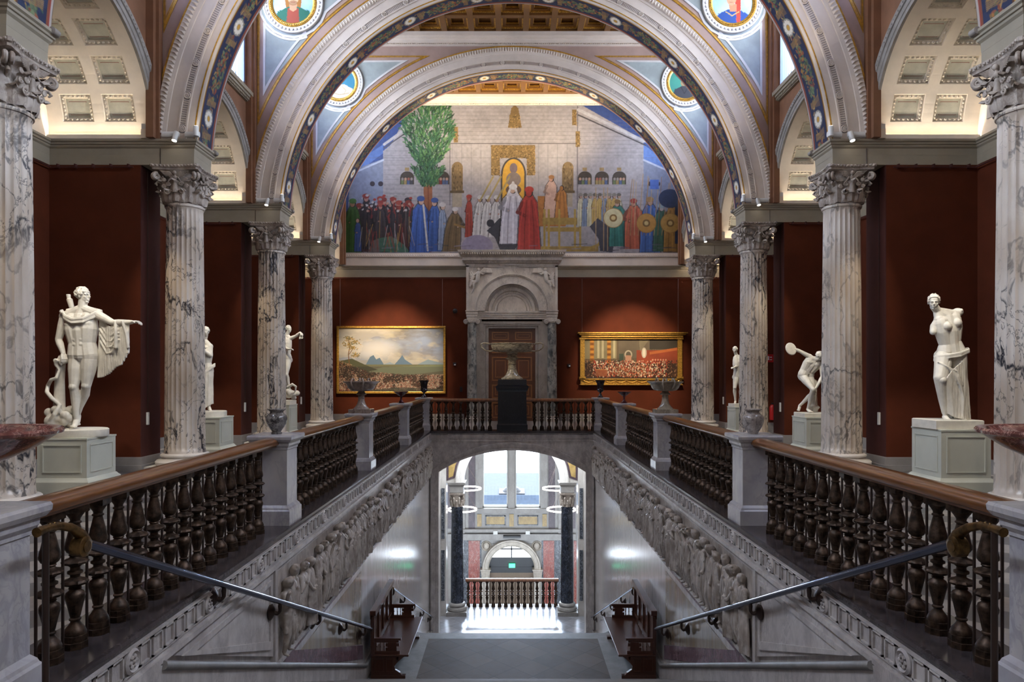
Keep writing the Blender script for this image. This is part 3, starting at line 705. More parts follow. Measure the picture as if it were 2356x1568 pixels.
# ---------------------------------------------------------------- columns
def flute(n=24):
    def f(a, i):
        p = (a * n / (2 * pi)) % 1.0; q = abs(p - .5) / .40
        return 1 - (.062 * math.sqrt(max(0, 1 - q * q)) if q < 1 else 0)
    return f
ff = flute()
SH = [(.375, .325), (.366, .35), (.365, .38), (.364, .40), (.362, .45), (.358, 1.2), (.352, 2.2), (.343, 3.2), (.332, 4.2), (.326, 4.85), (.325, 4.93), (.325, 4.96), (.335, 4.985), (.335, 4.99)]
shaft = MB().lathe(SH, 192, mod=lambda a, i: ff(a, i) if 3 <= i <= 10 else 1.0); shaft.lathe([(.35, 4.99), (.355, 5.01), (.355, 5.03), (.335, 5.055), (.31, 5.06)], 48)
cbase = MB().stack(0, 0, [(.52, .52, 0), (.52, .52, .10)]); cbase.lathe([(.5, .10), (.52, .13), (.52, .17), (.49, .20), (.46, .205), (.43, .215), (.41, .235), (.40, .25), (.42, .26), (.435, .275), (.435, .295), (.42, .31), (.38, .325)], 48)
bell = MB().lathe([(.315, 5.06), (.32, 5.2), (.325, 5.35), (.345, 5.5), (.38, 5.6), (.41, 5.65)], 32)
for ring_, (z0, hh, n, w) in enumerate(((5.05, .24, 10, .095), (5.07, .40, 10, .10))):
    for k in range(n):      # acanthus leaves that curl outward
        a = 2 * pi * (k + .5 * ring_) / n; vs = []; L = 14
        for i in range(L + 1):
            t = i / L; r = .345 + .015 * ring_ + .03 * sin(t * pi) + .10 * max(0, t - .5) * 2 * (1 + .4 * t); z = z0 + hh * (sin(min(t, .85) / .85 * pi / 2)) - (.05 * max(0, t - .8) * 5 * .6); ww = w * sin((.16 + .84 * min(1, (1 - t) * 1.35)) * pi / 2)
            for e in (-1, -.5, 0, .5, 1): lob = 1 + .16 * sin(t * 22); vs.append(Matrix.Rotation(a, 4, 'Z') @ Vector((r + .030 * (1 - abs(e)) - .03 * abs(e) + .010 * abs(sin(e * 6 + t * 9)), e * ww * lob, z - .02 * abs(e))))
        bell.add(vs, [(i * 5 + j, i * 5 + j + 1, i * 5 + j + 6, i * 5 + j + 5) for i in range(L) for j in range(4)])
def spiral(c, r0, r1, turns, th, plane, a0=0, n=26, flip=1):
    pts = []
    for i in range(n + 1):
        t = i / n; a = a0 + flip * turns * 2 * pi * t; r = r0 + (r1 - r0) * t; pts.append(plane(c, r * cos(a), r * sin(a)))
    return pts
for k in range(4):
    R4 = Matrix.Rotation(pi / 4 + k * pi / 2, 4, 'Z')
    for e in (-.028, .028):
        pl = lambda c, u, v: R4 @ Vector((c[0] + u, e * 1.2, c[1] + v))
        pts = [R4 @ Vector((x, e, z)) for x, z in ((.33, 5.30), (.37, 5.42), (.44, 5.50), (.51, 5.565))] + spiral((.525, 5.53), .062, .012, 1.7, .02, pl, pi / 2, 30, -1)
        bell.tube(pts, [.022, .026, .028, .028] + [.030 - .014 * i / 30 for i in range(31)], 7)
    bell.tube([R4 @ Vector((x, 0, z)) for x, z in ((.36, 5.34), (.43, 5.42), (.50, 5.43), (.53, 5.39), (.50, 5.36))], [.018, .022, .02, .022, .012], 7)
    RF = Matrix.Rotation(k * pi / 2, 4, 'Z')
    for e in (-1, 1):
        for cx, cz, rr in ((.14, 5.24, .055), (.12, 5.38, .038), (.21, 5.34, .034), (.2, 5.46, .03)):
            pl = lambda c, u, v: RF @ Vector((.395 - .35 * c[0] ** 2 + .02, e * c[0] + u, c[1] + v))
            bell.tube(spiral((cx, cz), rr, .01, 1.5, .01, pl, 0, 20, e), .015, 6)
            bell.ball(RF @ Vector((.40, e * cx, cz)), .016, 6, 4)
wingf = MB()          # winged figure of one capital face, looking along +x
wingf.ball((.42, 0, 5.585), (.032, .034, .042), 10, 7); wingf.ball((.40, 0, 5.49), (.035, .045, .05), 10, 7); wingf.ball((.395, 0, 5.42), (.03, .036, .045), 8, 6); wingf.tube([(.395, 0, 5.42), (.39, 0, 5.33), (.385, 0, 5.22)], [.036, .045, .06], 10); wingf.tube([(.41, 0, 5.55), (.405, 0, 5.5)], .018, 8)
for e in (-1, 1):
    wingf.tube([(.40, e * .05, 5.51), (.42, e * .10, 5.45), (.41, e * .15, 5.36)], [.017, .014, .01], 7)
    for q in range(7):
        f = q / 6; wingf.tube([(.385, e * .045, 5.53 - .01 * q), (.40, e * (.10 + .02 * f), 5.60 - .035 * f * 2), (.41 + .02 * (1 - f), e * (.27 - .10 * f), 5.62 - .10 * f)], [.012, .016, .006], 6)
aba = MB()
def abap(h, z):
    P = []
    for k in range(4):
        a = k * pi / 2
        for i in range(9):
            t = -1 + 2 * i / 8; x = h * (1 - .13 * (1 - t * t)); y = h * t * .93; P.append((x * cos(a) - y * sin(a), x * sin(a) + y * cos(a), z))
    return P
lv = [(.41, 5.645), (.43, 5.655), (.435, 5.685), (.455, 5.70), (.46, 5.75)]; vs = []
for h_, z in lv: vs += abap(h_, z)
n = 36; aba.add(vs, [(i * n + k, i * n + (k + 1) % n, (i + 1) * n + (k + 1) % n, (i + 1) * n + k) for i in range(len(lv) - 1) for k in range(n)] + [tuple(range(n)), tuple(4 * n + k for k in range(n))])
for k in range(4):
    a = k * pi / 2
    for i in range(13): t = -1 + 2 * (i + .5) / 13; x = .46 * (1 - .13 * (1 - t * t)); y = .46 * t * .93; aba.ball((x * cos(a) - y * sin(a), x * sin(a) + y * cos(a), 5.722), (.024, .024, .022), 6, 5)
CM = dict(base=cbase.mesh('base', M['capbase'], 40), shaft=shaft.mesh('shaft', M['breccia'], 60), capital=bell.mesh('capital', M['cap'], 50), abacus=aba.mesh('abacus', M['cap'], 40), wf=wingf.mesh('winged_figure', M['cap'], 60))
def obm(name, me, parent=None, loc=None, rz=0):
    o = bpy.data.objects.new(name, me); COL.objects.link(o)
    if parent: o.parent = parent
    if loc: o.location = loc
    o.rotation_euler = (0, 0, rz); return o
ORD = ['', 'first and nearest', 'second', 'third', 'fourth and farthest']
for s, nm in SIDES:
    for k in range(1, 5):
        t = thing('marble_column', '%s fluted blue-veined marble column of the %s row' % (ORD[k], nm), 'column', (s * 6.33, DC[k], 0), 0, 'fluted marble columns beside the stairwell')
        obm('base', CM['base'], t); obm('shaft', CM['shaft'], t); c = obm('capital', CM['capital'], t); obm('abacus', CM['abacus'], c)
        for q in range(4): obm('winged_figure', CM['wf'], c, None, q * pi / 2)

# ---------------------------------------------------------------- balustrades
BP = [(.0, .085), (.066, .088), (.068, .10), (.058, .125), (.042, .145), (.030, .165), (.028, .175), (.036, .182), (.036, .19), (.028, .197), (.031, .21), (.041, .26), (.050, .30), (.058, .325), (.060, .345), (.052, .365), (.038, .375), (.034, .385), (.040, .39), (.034, .398), (.040, .405), (.070, .418), (.076, .43), (.068, .445), (.042, .455), (.029, .465), (.030, .48), (.046, .49), (.046, .503), (.030, .512), (.029, .53), (.045, .545), (.072, .555), (.077, .567), (.066, .58), (.038, .59), (.030, .60), (.038, .61), (.034, .618), (.048, .63), (.059, .648), (.061, .668), (.056, .69), (.048, .72), (.040, .76), (.031, .805), (.029, .815), (.038, .82), (.038, .828), (.029, .835), (.032, .85), (.045, .87), (.056, .885), (.058, .895)]
def bmod(a, i):
    z = BP[i][1]
    if .41 < z < .45 or .54 < z < .585: return 1 + .07 * sin(a * 10)
    if .2 < z < .32 or .69 < z < .8: return 1 + .05 * sin(a * 12)
    if .32 <= z < .37 or .62 < z <= .69: return 1 + .035 * sin(a * 9 + z * 160)
    return 1 + (.03 * sin(a * 14) if .1 < z < .15 else 0)
bb = MB().lathe(BP, 28, mod=bmod); bb.lathe([(.078, 0), (.078, .042), (.073, .045), (.073, .085), (.066, .09)], 8); bb.stack(0, 0, [(.056, .056, .893), (.062, .062, .90), (.062, .062, .94)])
mbal = bb.mesh('baluster', M['bronze'], 42)
mrod = MB().tube([(0, 0, 0), (0, 0, .94)], .0095, 8).mesh('rod', M['rod'], 60)
RP = [(-.075, .94), (-.075, .955), (-.098, .965), (-.105, .985), (-.100, 1.01), (-.082, 1.03), (-.05, 1.046), (0, 1.052), (.05, 1.046), (.082, 1.03), (.100, 1.01), (.105, .985), (.098, .965), (.075, .955), (.075, .94)]
PX = 2.93
def balus(label, group, along, fixed, p0, p1, pos, rods, wood_):
    c = (p0 + p1) / 2; loc = (fixed, c, 0) if along == 'y' else (c, fixed, 0)
    t = thing('balustrade', label, 'balustrade', loc, 0, group); mb = MB()
    if along == 'y': mb.prism(RP, p0 - c, p1 - c, 'xz')
    else: mb.prism(RP, p0 - c, p1 - c, 'yz')
    obj('handrail', mb, M[wood_], t, 35)
    for p in pos: obm('baluster', mbal, t, (0, p - c, 0) if along == 'y' else (p - c, 0, 0), random.random() * 6)
    for p in rods: obm('rod', mrod, t, (0, p - c, 0) if along == 'y' else (p - c, 0, 0))
    return t
for s, nm in SIDES:
    for k in range(4):
        a, b = DC[k], DC[k + 1]; m = (a + b) / 2
        balus('%s bronze balustrade along the %s side of the stairwell, with an oak handrail' % (['nearest', 'second', 'third', 'farthest'][k], nm), 'balustrade runs on the sides of the stairwell', 'y', s * PX, a + .20, b - .20, [m + .25 * (i - 7) for i in range(15)], [m + .25 * (i - 7.5) for i in range(16)], 'oak')
    ps = [s * (.74 + .242 * i) for i in range(9)]
    balus('short balustrade across the far end of the stairwell, %s of the black pedestal' % nm, 'far cross balustrades', 'x', 22.62, s * .46, s * 2.75, ps, [p + s * .121 for p in ps[:-1]], 'oakx')
pm = MB().stack(0, 0, [(.235, .235, 0), (.235, .235, .17), (.222, .222, .185), (.215, .215, .205), (.19, .19, .235), (.19, .19, .90), (.20, .20, .905), (.20, .20, .925), (.222, .222, .955), (.225, .225, .99), (.245, .245, 1.0), (.265, .265, 1.03), (.268, .268, 1.06), (.26, .26, 1.078)])
PLV = pm
shp = MB().stack(0, 0, [(.19, .19, .235), (.19, .19, .90)]); bsp = MB().stack(0, 0, [(.235, .235, 0), (.235, .235, .17), (.222, .222, .185), (.215, .215, .205), (.19, .19, .235)])
cpp = MB().stack(0, 0, [(.19, .19, .90), (.20, .20, .905), (.20, .20, .925), (.222, .222, .955), (.225, .225, .99), (.245, .245, 1.0), (.265, .265, 1.03), (.268, .268, 1.06), (.26, .26, 1.078)])
PMh = [('shaft', shp.mesh('shaft', M['pier'])), ('base', bsp.mesh('base', M['pier'])), ('cap', cpp.mesh('cap', M['pier']))]
HOLD = ['carrying a wide red-brown bowl, cut by the frame', 'carrying a round two-tone vase', 'carrying a large handled tazza', 'carrying a small dark red tazza', 'carrying a black urn, at the far corner']
for s, nm in SIDES:
    for k, D in enumerate(DC):
        t = thing('marble_pier', 'pale marble balustrade pier on the %s, %s' % (nm, HOLD[k]), 'pier', (s * PX, D if k < 4 else 22.69, 0), 0, 'marble balustrade piers')
        for n_, me in PMh: obm(n_, me, t)

# ---------------------------------------------------------------- vessels
ZP = 1.078
def vessel(name, label, cat, x, y, z, prof, mat, n=40, group=None, extra=None):
    t = thing(name, label, cat, (x, y, z), 0, group)
    for pn, pr, sq in prof:
        mb = MB()
        if sq: mb.stack(0, 0, [(r, r, q) for r, q in pr])
        else: mb.lathe(pr, n)
        obj(pn, mb, M[mat], t, 0 if sq else 40)
    if extra: extra(t)
    return t
BOWL1 = [('foot', [(.10, 0), (.13, 0), (.13, .03), (.10, .045), (.05, .07), (.04, .14), (.05, .2), (.08, .23)], 0), ('bowl', [(.05, .22), (.12, .235), (.22, .27), (.32, .32), (.40, .375), (.425, .392), (.45, .40), (.455, .415), (.445, .428), (.41, .42), (.38, .395), (.28, .33), (.15, .28), (.0, .27)], 0)]
vessel('stone_bowl', 'wide red-brown stone bowl on the nearest left pier, cut by the frame edge', 'bowl', -PX - .03, 3.63, ZP, BOWL1, 'redbowl')
vessel('stone_bowl', 'wide red-brown stone bowl on the nearest right pier, cut by the frame edge', 'bowl', PX + .03, 3.63, ZP, BOWL1, 'redbowl')
VA = [('body', [(.055, 0), (.064, .0), (.066, .018), (.05, .028), (.062, .045), (.09, .085), (.115, .13), (.129, .175), (.128, .2), (.115, .228), (.088, .25), (.078, .262), (.079, .278), (.098, .292), (.107, .298), (.107, .307), (.09, .307), (.068, .285), (.06, .25), (.0, .2)], 0)]
VB = [('body', [(.055, 0), (.058, .0), (.058, .012), (.07, .03), (.1, .08), (.122, .13), (.131, .18), (.126, .21), (.105, .238), (.08, .252), (.074, .268), (.08, .285), (.105, .297), (.105, .307), (.085, .307), (.066, .28), (.0, .2)], 0)]
vessel('stone_vase', 'dark grey veined round vase on a left pier', 'vase', -PX, 8.40, ZP, VA, 'greyvase')
vessel('stone_vase', 'pale grey round vase with dark veins on a right pier', 'vase', PX, 8.40, ZP, VB, 'palevase')
HT = [('plinth', [(.205, 0), (.205, .075), (.17, .078)], 1), ('stem', [(.16, .075), (.15, .085), (.11, .13), (.08, .18), (.063, .24), (.06, .28), (.066, .283), (.066, .295), (.058, .298), (.058, .345), (.10, .352), (.10, .365), (.06, .41), (.06, .43)], 0),
      ('bowl', [(.05, .42), (.15, .425), (.21, .44), (.255, .48), (.275, .53), (.29, .56), (.33, .585), (.345, .595), (.345, .612), (.32, .615), (.27, .59), (.22, .52), (.0, .48)], 0)]
def handles(mat):
    def f(t):
        for e in (-1, 1):
            for x in (-.095, .085):
                mb = MB(); mb.tube([(x * .7, e * .20, .445), (x * .9, e * .285, .47), (x * 1.2, e * .325, .54), (x * 1.3, e * .34, .60), (x * 1.1, e * .31, .655), (x * .9, e * .26, .66), (x * .9, e * .235, .61)], [.012, .016, .017, .017, .016, .015, .01], 9); obj('handle', mb, M[mat], t, 60)
    return f
vessel('footed_bowl', 'large brown marble footed bowl with snake handles, on a left pier', 'bowl', -PX, 13.17, ZP, HT, 'tazza', extra=handles('tazza'))
vessel('footed_bowl', 'large fawn marble footed bowl with snake handles, on a right pier', 'bowl', PX, 13.17, ZP, HT, 'tazzar', extra=handles('tazzar'))
SZ = [('foot', [(.08, 0), (.085, .0), (.085, .02), (.06, .04), (.03, .08), (.025, .16), (.05, .20)], 0), ('bowl', [(.03, .19), (.08, .205), (.13, .25), (.17, .285), (.19, .29), (.19, .302), (.15, .295), (.1, .25), (.0, .23)], 0)]
vessel('small_tazza', 'small dark red tazza on a left pier', 'bowl', -PX, 17.94, ZP, SZ, 'porph', 28)
vessel('small_tazza', 'small dark red tazza on a right pier', 'bowl', PX, 17.94, ZP, SZ, 'porph', 28)
UR = [('foot', [(.10, 0), (.10, .02), (.07, .05), (.03, .12), (.025, .15), (.04, .17)], 0), ('body', [(.03, .16), (.07, .18), (.12, .24), (.125, .26), (.105, .29), (.105, .32), (.12, .46), (.15, .54), (.165, .555), (.165, .57), (.13, .56), (.08, .4), (.0, .3)], 0)]
vessel('black_urn', 'black campana urn on the far left corner pier', 'urn', -PX, 22.69, ZP, UR, 'urn', 28)
vessel('black_urn', 'black campana urn on the far right corner pier', 'urn', PX, 22.69, ZP, UR, 'urn', 28)
t = thing('black_pedestal', 'tall black stone pedestal in the middle of the far balustrade', 'pedestal', (0, 22.62, 0))
obj('shaft', MB().stack(0, 0, [(.50, .44, 0), (.50, .44, .2), (.475, .42, .24), (.46, .41, 1.28)]), M['darkped'], t)
obj('cap', MB().stack(0, 0, [(.46, .41, 1.28), (.50, .45, 1.33), (.53, .48, 1.40), (.53, .48, 1.46), (.47, .42, 1.50), (.465, .415, 1.68)]), M['darkped'], t)
def kh(t):
    for e in (-1, 1):
        mb = MB(); mb.tube([(e * .66, 0, 1.145), (e * .80, 0, 1.19), (e * .95, 0, 1.20), (e * 1.03, 0, 1.16), (e * 1.01, 0, 1.06), (e * .90, 0, .965), (e * .74, 0, .93), (e * .60, 0, .95)], [.03, .024, .024, .026, .026, .024, .026, .035], 10)
        obj('handle', mb, M['kylix'], t, 60)
KY = [('foot', [(.34, 0), (.36, .0), (.36, .04), (.30, .08), (.24, .12), (.19, .2), (.15, .3), (.13, .4), (.125, .5), (.145, .51), (.145, .53), (.125, .54), (.13, .62), (.17, .67), (.22, .69), (.22, .71), (.16, .73), (.15, .76), (.17, .83), (.2, .88)], 0),
      ('bowl', [(.18, .88), (.45, .89), (.58, .92), (.66, .98), (.70, 1.08), (.71, 1.15), (.74, 1.16), (.74, 1.185), (.70, 1.185), (.66, 1.15), (.55, 1.02), (.0, .97)], 0)]
vessel('two_handled_bowl', 'wide brown marble bowl with two loop handles, on the black pedestal', 'bowl', 0, 22.62, 1.68, KY, 'kylix', 56, extra=kh)
# ---------------------------------------------------------------- statues
def remesh(name, mb, voxel, mat, smooth_it=4, fac=.5):
    me = mb.mesh(name + '_raw', mat); o = bpy.data.objects.new(name + '_raw', me); COL.objects.link(o)
    m = o.modifiers.new('r', 'REMESH'); m.mode = 'VOXEL'; m.voxel_size = voxel; m.use_smooth_shade = True
    if smooth_it: q = o.modifiers.new('s', 'SMOOTH'); q.iterations = smooth_it; q.factor = fac
    dg = bpy.context.evaluated_depsgraph_get(); dg.update()
    r = bpy.data.meshes.new_from_object(o.evaluated_get(dg)); r.name = name
    r.materials.clear(); r.materials.append(mat)
    bpy.data.objects.remove(o); bpy.data.meshes.remove(me); return r
V = Vector
def chain(mb, pts, n=12):      # tapered limb through (x, y, z, r)
    P = []; L = len(pts)
    for i in range(L - 1):
        for q in range(5): P.append([pts[i][j] + (pts[i + 1][j] - pts[i][j]) * q / 5 for j in range(4)])
    P.append(list(pts[-1])); mb.tube([p[:3] for p in P], [p[3] for p in P], n)
    for p in (P[0], P[-1]): mb.ball(p[:3], p[3] * .98, n, 8)
    for p in pts[1:-1]: mb.ball(p[:3], p[3] * 1.0, n, 8)
def hand(mb, w, d, up=(0, 0, 1), curl=.5, s=1.0, thumb=1):      # palm and five fingers from wrist w along d
    w, d = V(w), V(d).normalized(); up = V(up); side = d.cross(up).normalized(); nrm = side.cross(d).normalized()
    for e in (-.025, 0, .025): mb.tube([w + side * e * .5 * s, w + d * .045 * s + side * e * s, w + d * .095 * s + side * e * 1.1 * s], [.018 * s, .02 * s, .017 * s], 8)
    for i, (e, L) in enumerate(((-.034, .062), (-.012, .074), (.011, .07), (.033, .055))):
        p = w + d * .09 * s + side * e * s; pts = [p]; a = 0
        for q in range(3): a += curl * .75; p = p + (d * cos(a) - nrm * sin(a)) * L * s * (.42, .33, .25)[q]; pts.append(p)
        mb.tube(pts, [.0115 * s, .0105 * s, .0095 * s, .008 * s], 7); mb.ball(pts[-1], .0085 * s, 7, 5)
    b = w + d * .03 * s + side * thumb * .028 * s
    mb.tube([b, b + (side * thumb * .8 + d * .7) .normalized() * .035 * s, b + (side * thumb * .6 + d * 1.1 - nrm * .4).normalized() * .068 * s], [.013 * s, .0115 * s, .009 * s], 7)
def head(mb, hair, c, H, face=(0, -1, 0), tilt=0.0, style='short'):
    f = V(face).normalized(); R = f.to_track_quat('-Y', 'Z').to_matrix().to_4x4(); T = Matrix.Translation(c) @ R @ Matrix.Rotation(tilt, 4, 'X') @ Matrix.Diagonal((H / 2.1,) * 3 + (1,))
    mb.ball((0, .012, .022), (.074, .092, .096), 16, 12, T); mb.ball((0, -.018, -.035), (.062, .068, .080), 16, 12, T); mb.ball((0, -.052, -.098), (.032, .030, .024), 12, 8, T); mb.ball((0, -.045, .045), (.058, .04, .045), 12, 8, T)
    mb.tube([(0, -.083, .022), (0, -.098, -.005), (0, -.108, -.03)], [.011, .012, .016], 8, T); mb.ball((0, -.096, -.035), (.02, .012, .009), 8, 5, T)
    for e in (-1, 1):
        mb.ball((e * .031, -.072, .000), (.017, .012, .011), 10, 6, T); mb.tube([(e * .008, -.088, .020), (e * .033, -.085, .024), (e * .058, -.064, .014)], [.009, .010, .007], 6, T)
        mb.ball((e * .078, .008, -.01), (.011, .02, .03), 8, 6, T); mb.ball((e * .04, -.06, -.03), (.02, .02, .02), 8, 6, T)
    mb.tube([(-.026, -.078, -.060), (0, -.092, -.057), (.026, -.078, -.060)], [.006, .010, .006], 6, T); mb.tube([(-.02, -.079, -.074), (0, -.090, -.075), (.02, -.079, -.074)], [.006, .010, .006], 6, T)
    rg = random.Random(3)
    hair.ball((0, .038, .035), (.083, .088, .090), 16, 10, T); hair.ball((0, -.005, .085), (.062, .075, .040), 14, 8, T)
    for i in range(90 if style == 'curl' else 60):
        a = rg.uniform(0, 2 * pi); z = rg.uniform(-.35, 1); q = math.sqrt(max(0, 1 - z * z)); p = V((q * sin(a) * .085, .02 + q * cos(a) * .1, .035 + z * .095))
        if p.y < -.03 and p.z < .085: continue
        if style == 'curl': hair.ball(p, rg.uniform(.014, .022), 7, 5, T)
        else: dd = V((-p.y, p.x, rg.uniform(-.03, .03))).normalized() * .03; hair.tube([p - dd, p * 1.03, p + dd], [.005, .010, .005], 6, T)
    if style == 'bun':
        hair.ball((0, .12, .02), (.04, .045, .04), 10, 8, T)
        for e in (-1, 1):
            for q in range(3): hair.tube([(0, -.068 + q * .022, .095 + q * .012), (e * .045, -.06 + q * .022, .085 + q * .012), (e * .078, -.01 + q * .01, .03 + q * .02), (e * .06, .08, .02)], .013, 7, T)
    if style == 'curl':
        for q in range(16): a = q / 16 * 2 * pi; hair.ball((.082 * sin(a), .015 - .088 * cos(a), .055), .019, 7, 5, T)
def body(J, H, female=False, armL=True, armR=True, curl=(.6, .6), legs=True):
    b = MB(); k = H; c = lambda n_, r: (*J[n_], r * k); mid = lambda a, b2, t=.5: tuple(J[a][i] + (J[b2][i] - J[a][i]) * t for i in range(3))
    chest = mid('shL', 'shR'); sp = V(J['pel']) - V(chest); ax = (V(J['shL']) - V(J['shR'])).normalized(); fr = ax.cross(sp.normalized()).normalized()
    fr = -fr if fr.y > 0 else fr
    P = lambda t, s_, f_: tuple(V(chest) + sp * t + ax * s_ * k + fr * f_ * k)
    for s_, n_, h_ in ((1, 'shL', 'hipL'), (-1, 'shR', 'hipR')):
        w1, w2 = (.058, .048) if female else (.064, .056)
        hp = V(J[h_]); chain(b, [(*P(.10, s_ * .055, 0), .055 * k), (*P(.35, s_ * .050, .003), w1 * k), (*P(.70, s_ * .036, 0), w2 * k), (*(hp + V((0, 0, .03 * k))), .062 * k)])
        b.ball(P(.22, s_ * .044, .040 if not female else .046), (.056 * k, .026 * k, .034 * k) if not female else (.036 * k, .038 * k, .036 * k), 12, 8)
        b.ball(J[n_], .038 * k, 12, 8); b.ball(tuple(V(J[h_]) - fr * .04 * k), .055 * k, 12, 8)
    chain(b, [(*P(.05, 0, 0), .050 * k), (*P(.4, 0, .008), .062 * k), (*P(.72, 0, .008), .054 * k), (*P(1.0, 0, 0), .068 * k)])
    for t in (.5, .62, .74):
        for s_ in (-1, 1): b.ball(P(t, s_ * .02, .050 if not female else .042), (.02 * k, .012 * k, .016 * k), 8, 6)
    nk = V(J['head']); b.tube([P(.0, 0, 0), J['neck'], tuple(nk - V((0, 0, .03 * k)))], [.042 * k, .031 * k, .030 * k], 12)
    b.tube([J['shL'], tuple(V(J['neck']) * .7 + V(J['shL']) * .3), J['neck']], [.034 * k, .032 * k, .030 * k], 10); b.tube([J['shR'], tuple(V(J['neck']) * .7 + V(J['shR']) * .3), J['neck']], [.034 * k, .032 * k, .030 * k], 10)
    for on, a, e, w, hd, cu in ((armL, 'shL', 'elL', 'wrL', 'hdL', curl[0]), (armR, 'shR', 'elR', 'wrR', 'hdR', curl[1])):
        if not on: continue
        m1 = mid(a, e, .4); m2 = mid(e, w, .3); chain(b, [c(a, .034), (*m1, .031 * k), c(e, .023)]); chain(b, [c(e, .023), (*m2, .025 * k), c(w, .0155)])
        hand(b, J[w], V(J[hd]) - V(J[w]), curl=cu, s=H / 1.95, thumb=1 if a == 'shL' else -1)
    if legs:
        for hp, kn, an, toe in (('hipL', 'knL', 'anL', 'toL'), ('hipR', 'knR', 'anR', 'toR')):
            m1 = mid(hp, kn, .35); m2 = mid(kn, an, .3); chain(b, [c(hp, .056), (*m1, .052 * k), c(kn, .031)]); b.ball(tuple(V(J[kn]) + V((0, -.008 * k, 0))), .030 * k, 10, 8)
            bk = V(m2) + V((0, .010 * k, 0)); chain(b, [c(kn, .030), (*bk, .033 * k), (*mid(kn, an, .75), .021 * k), c(an, .018)])
            A, T_ = V(J[an]), V(J[toe]); dz = V((0, 0, -.018 * k)); b.tube([tuple(A - (T_ - A) * .25 + dz), tuple(A + dz), tuple(A + (T_ - A) * .6 + dz * .8), tuple(T_)], [.017 * k, .021 * k, .019 * k, .012 * k], 10)
            sd = (T_ - A).cross(V((0, 0, 1))).normalized()
            for q in range(5): b.ball(tuple(T_ + sd * (q - 2) * .0085 * k + (T_ - A).normalized() * .004 * k * (2 - abs(q - 1))), .0075 * k, 6, 5)
    return b
def drape(mb, top, bot, n=14, r=.02, sag=0.0, seed=1, rb=None):      # hanging cloth: folds running from the top line to the bottom line
    rg = random.Random(seed)
    def at(L, t):
        q = t * (len(L) - 1); i = min(int(q), len(L) - 2); f = q - i; return V(L[i]) * (1 - f) + V(L[i + 1]) * f
    for i in range(n):
        t = (i + .5) / n; a, b = at(top, t), at(bot, t); a2, b2 = at(top, min(1, t + .5 / n)), at(bot, min(1, t + .5 / n)); pts = []; rr = []
        for q in range(9):
            f = q / 8; p = a.lerp(b, f); p.z -= sag * sin(pi * f); p += V((rg.uniform(-.3, .3), rg.uniform(-.6, .3), 0)) * r * .6; pts.append(p); rr.append((r * (1 - f) + (rb or r) * f) * rg.uniform(.8, 1.15))
        mb.tube(pts, rr, 8)
    m = 10; vs = []
    for i in range(n + 1):
        for q in range(m + 1):
            p = at(top, i / n).lerp(at(bot, i / n), q / m); p.z -= sag * sin(pi * q / m); vs += [tuple(p + V((0, -r * .3, 0))), tuple(p + V((0, r * .5, 0)))]
    W = m + 1; I = lambda i, q, e: 2 * (i * W + q) + e; fs = []
    for i in range(n):
        for q in range(m): fs += [(I(i, q, 0), I(i + 1, q, 0), I(i + 1, q + 1, 0), I(i, q + 1, 0)), (I(i, q, 1), I(i, q + 1, 1), I(i + 1, q + 1, 1), I(i + 1, q, 1))]
    for i in range(n): fs += [(I(i, 0, 0), I(i, 0, 1), I(i + 1, 0, 1), I(i + 1, 0, 0)), (I(i, m, 0), I(i + 1, m, 0), I(i + 1, m, 1), I(i, m, 1))]
    for q in range(m): fs += [(I(0, q, 0), I(0, q + 1, 0), I(0, q + 1, 1), I(0, q, 1)), (I(n, q, 0), I(n, q, 1), I(n, q + 1, 1), I(n, q + 1, 0))]
    mb.add(vs, fs)
def swag(mb, pts, r=.018, n=5, spread=.02, seed=2):
    rg = random.Random(seed)
    for i in range(n): mb.tube([(p[0], p[1] + rg.uniform(-1, .4) * spread * .5, p[2] + (i - n / 2) * spread) for p in pts], r, 7)
def pedestal(label, x, y, h, base=.16):
    t = thing('statue_pedestal', label, 'pedestal', (x, y, 0), 0, 'grey-green statue pedestals')
    obj('plinth', MB().stack(0, 0, [(.435, .435, 0), (.435, .435, base), (.425, .425, base + .015), (.41, .41, base + .03), (.39, .39, base + .06), (.38, .38, base + .06)]), M['pedest'], t)
    obj('shaft', MB().stack(0, 0, [(.38, .38, base + .05), (.38, .38, h - .03), (.39, .39, h - .025), (.39, .39, h)]), M['pedest'], t)
    for q in range(4):
        X = Matrix.Rotation(q * pi / 2, 4, 'Z'); o = [(-.30, base + .14), (.30, base + .14), (.30, h - .1), (-.30, h - .1)]; i_ = shrink(o, .018)
        obj('panel_frame', MB().band(o, i_, -.392, -.378, 'xz', X, True), M['pedest'], t)
    return t
PXS = 6.90
def px(u0, v0, k, yoff=0): return lambda u, v, y=0.0: ((u - u0) / k, y, (v0 - v) / k)
def statue(name, label, x, y, z, parts, group=None):
    t = thing(name, label, 'statue', (x, y, z))
    for n_, mb, vox, mat, it in parts:
        me = remesh(n_, mb, vox, M[mat], it) if vox else mb.mesh(n_, M[mat], 40); o = bpy.data.objects.new(n_, me); COL.objects.link(o); o.parent = t
    return t
def rock(mb, c, r, n=14, seed=1, h=1.0):
    rg = random.Random(seed)
    for i in range(n): mb.ball((c[0] + rg.uniform(-1, 1) * r[0], c[1] + rg.uniform(-1, 1) * r[1], c[2] + rg.uniform(0, 1) * r[2]), (rg.uniform(.3, .6) * r[0], rg.uniform(.3, .6) * r[1], rg.uniform(.15, .35) * r[2] + .02), 8, 6)

def addp(T, dz, items):
    for n_, mb, vox, it in items:
        mb.v = [(v[0], v[1], v[2] + dz) for v in mb.v]; me = remesh(n_, mb, vox, M['plaster'], it); o = bpy.data.objects.new(n_, me); COL.objects.link(o); o.parent = T
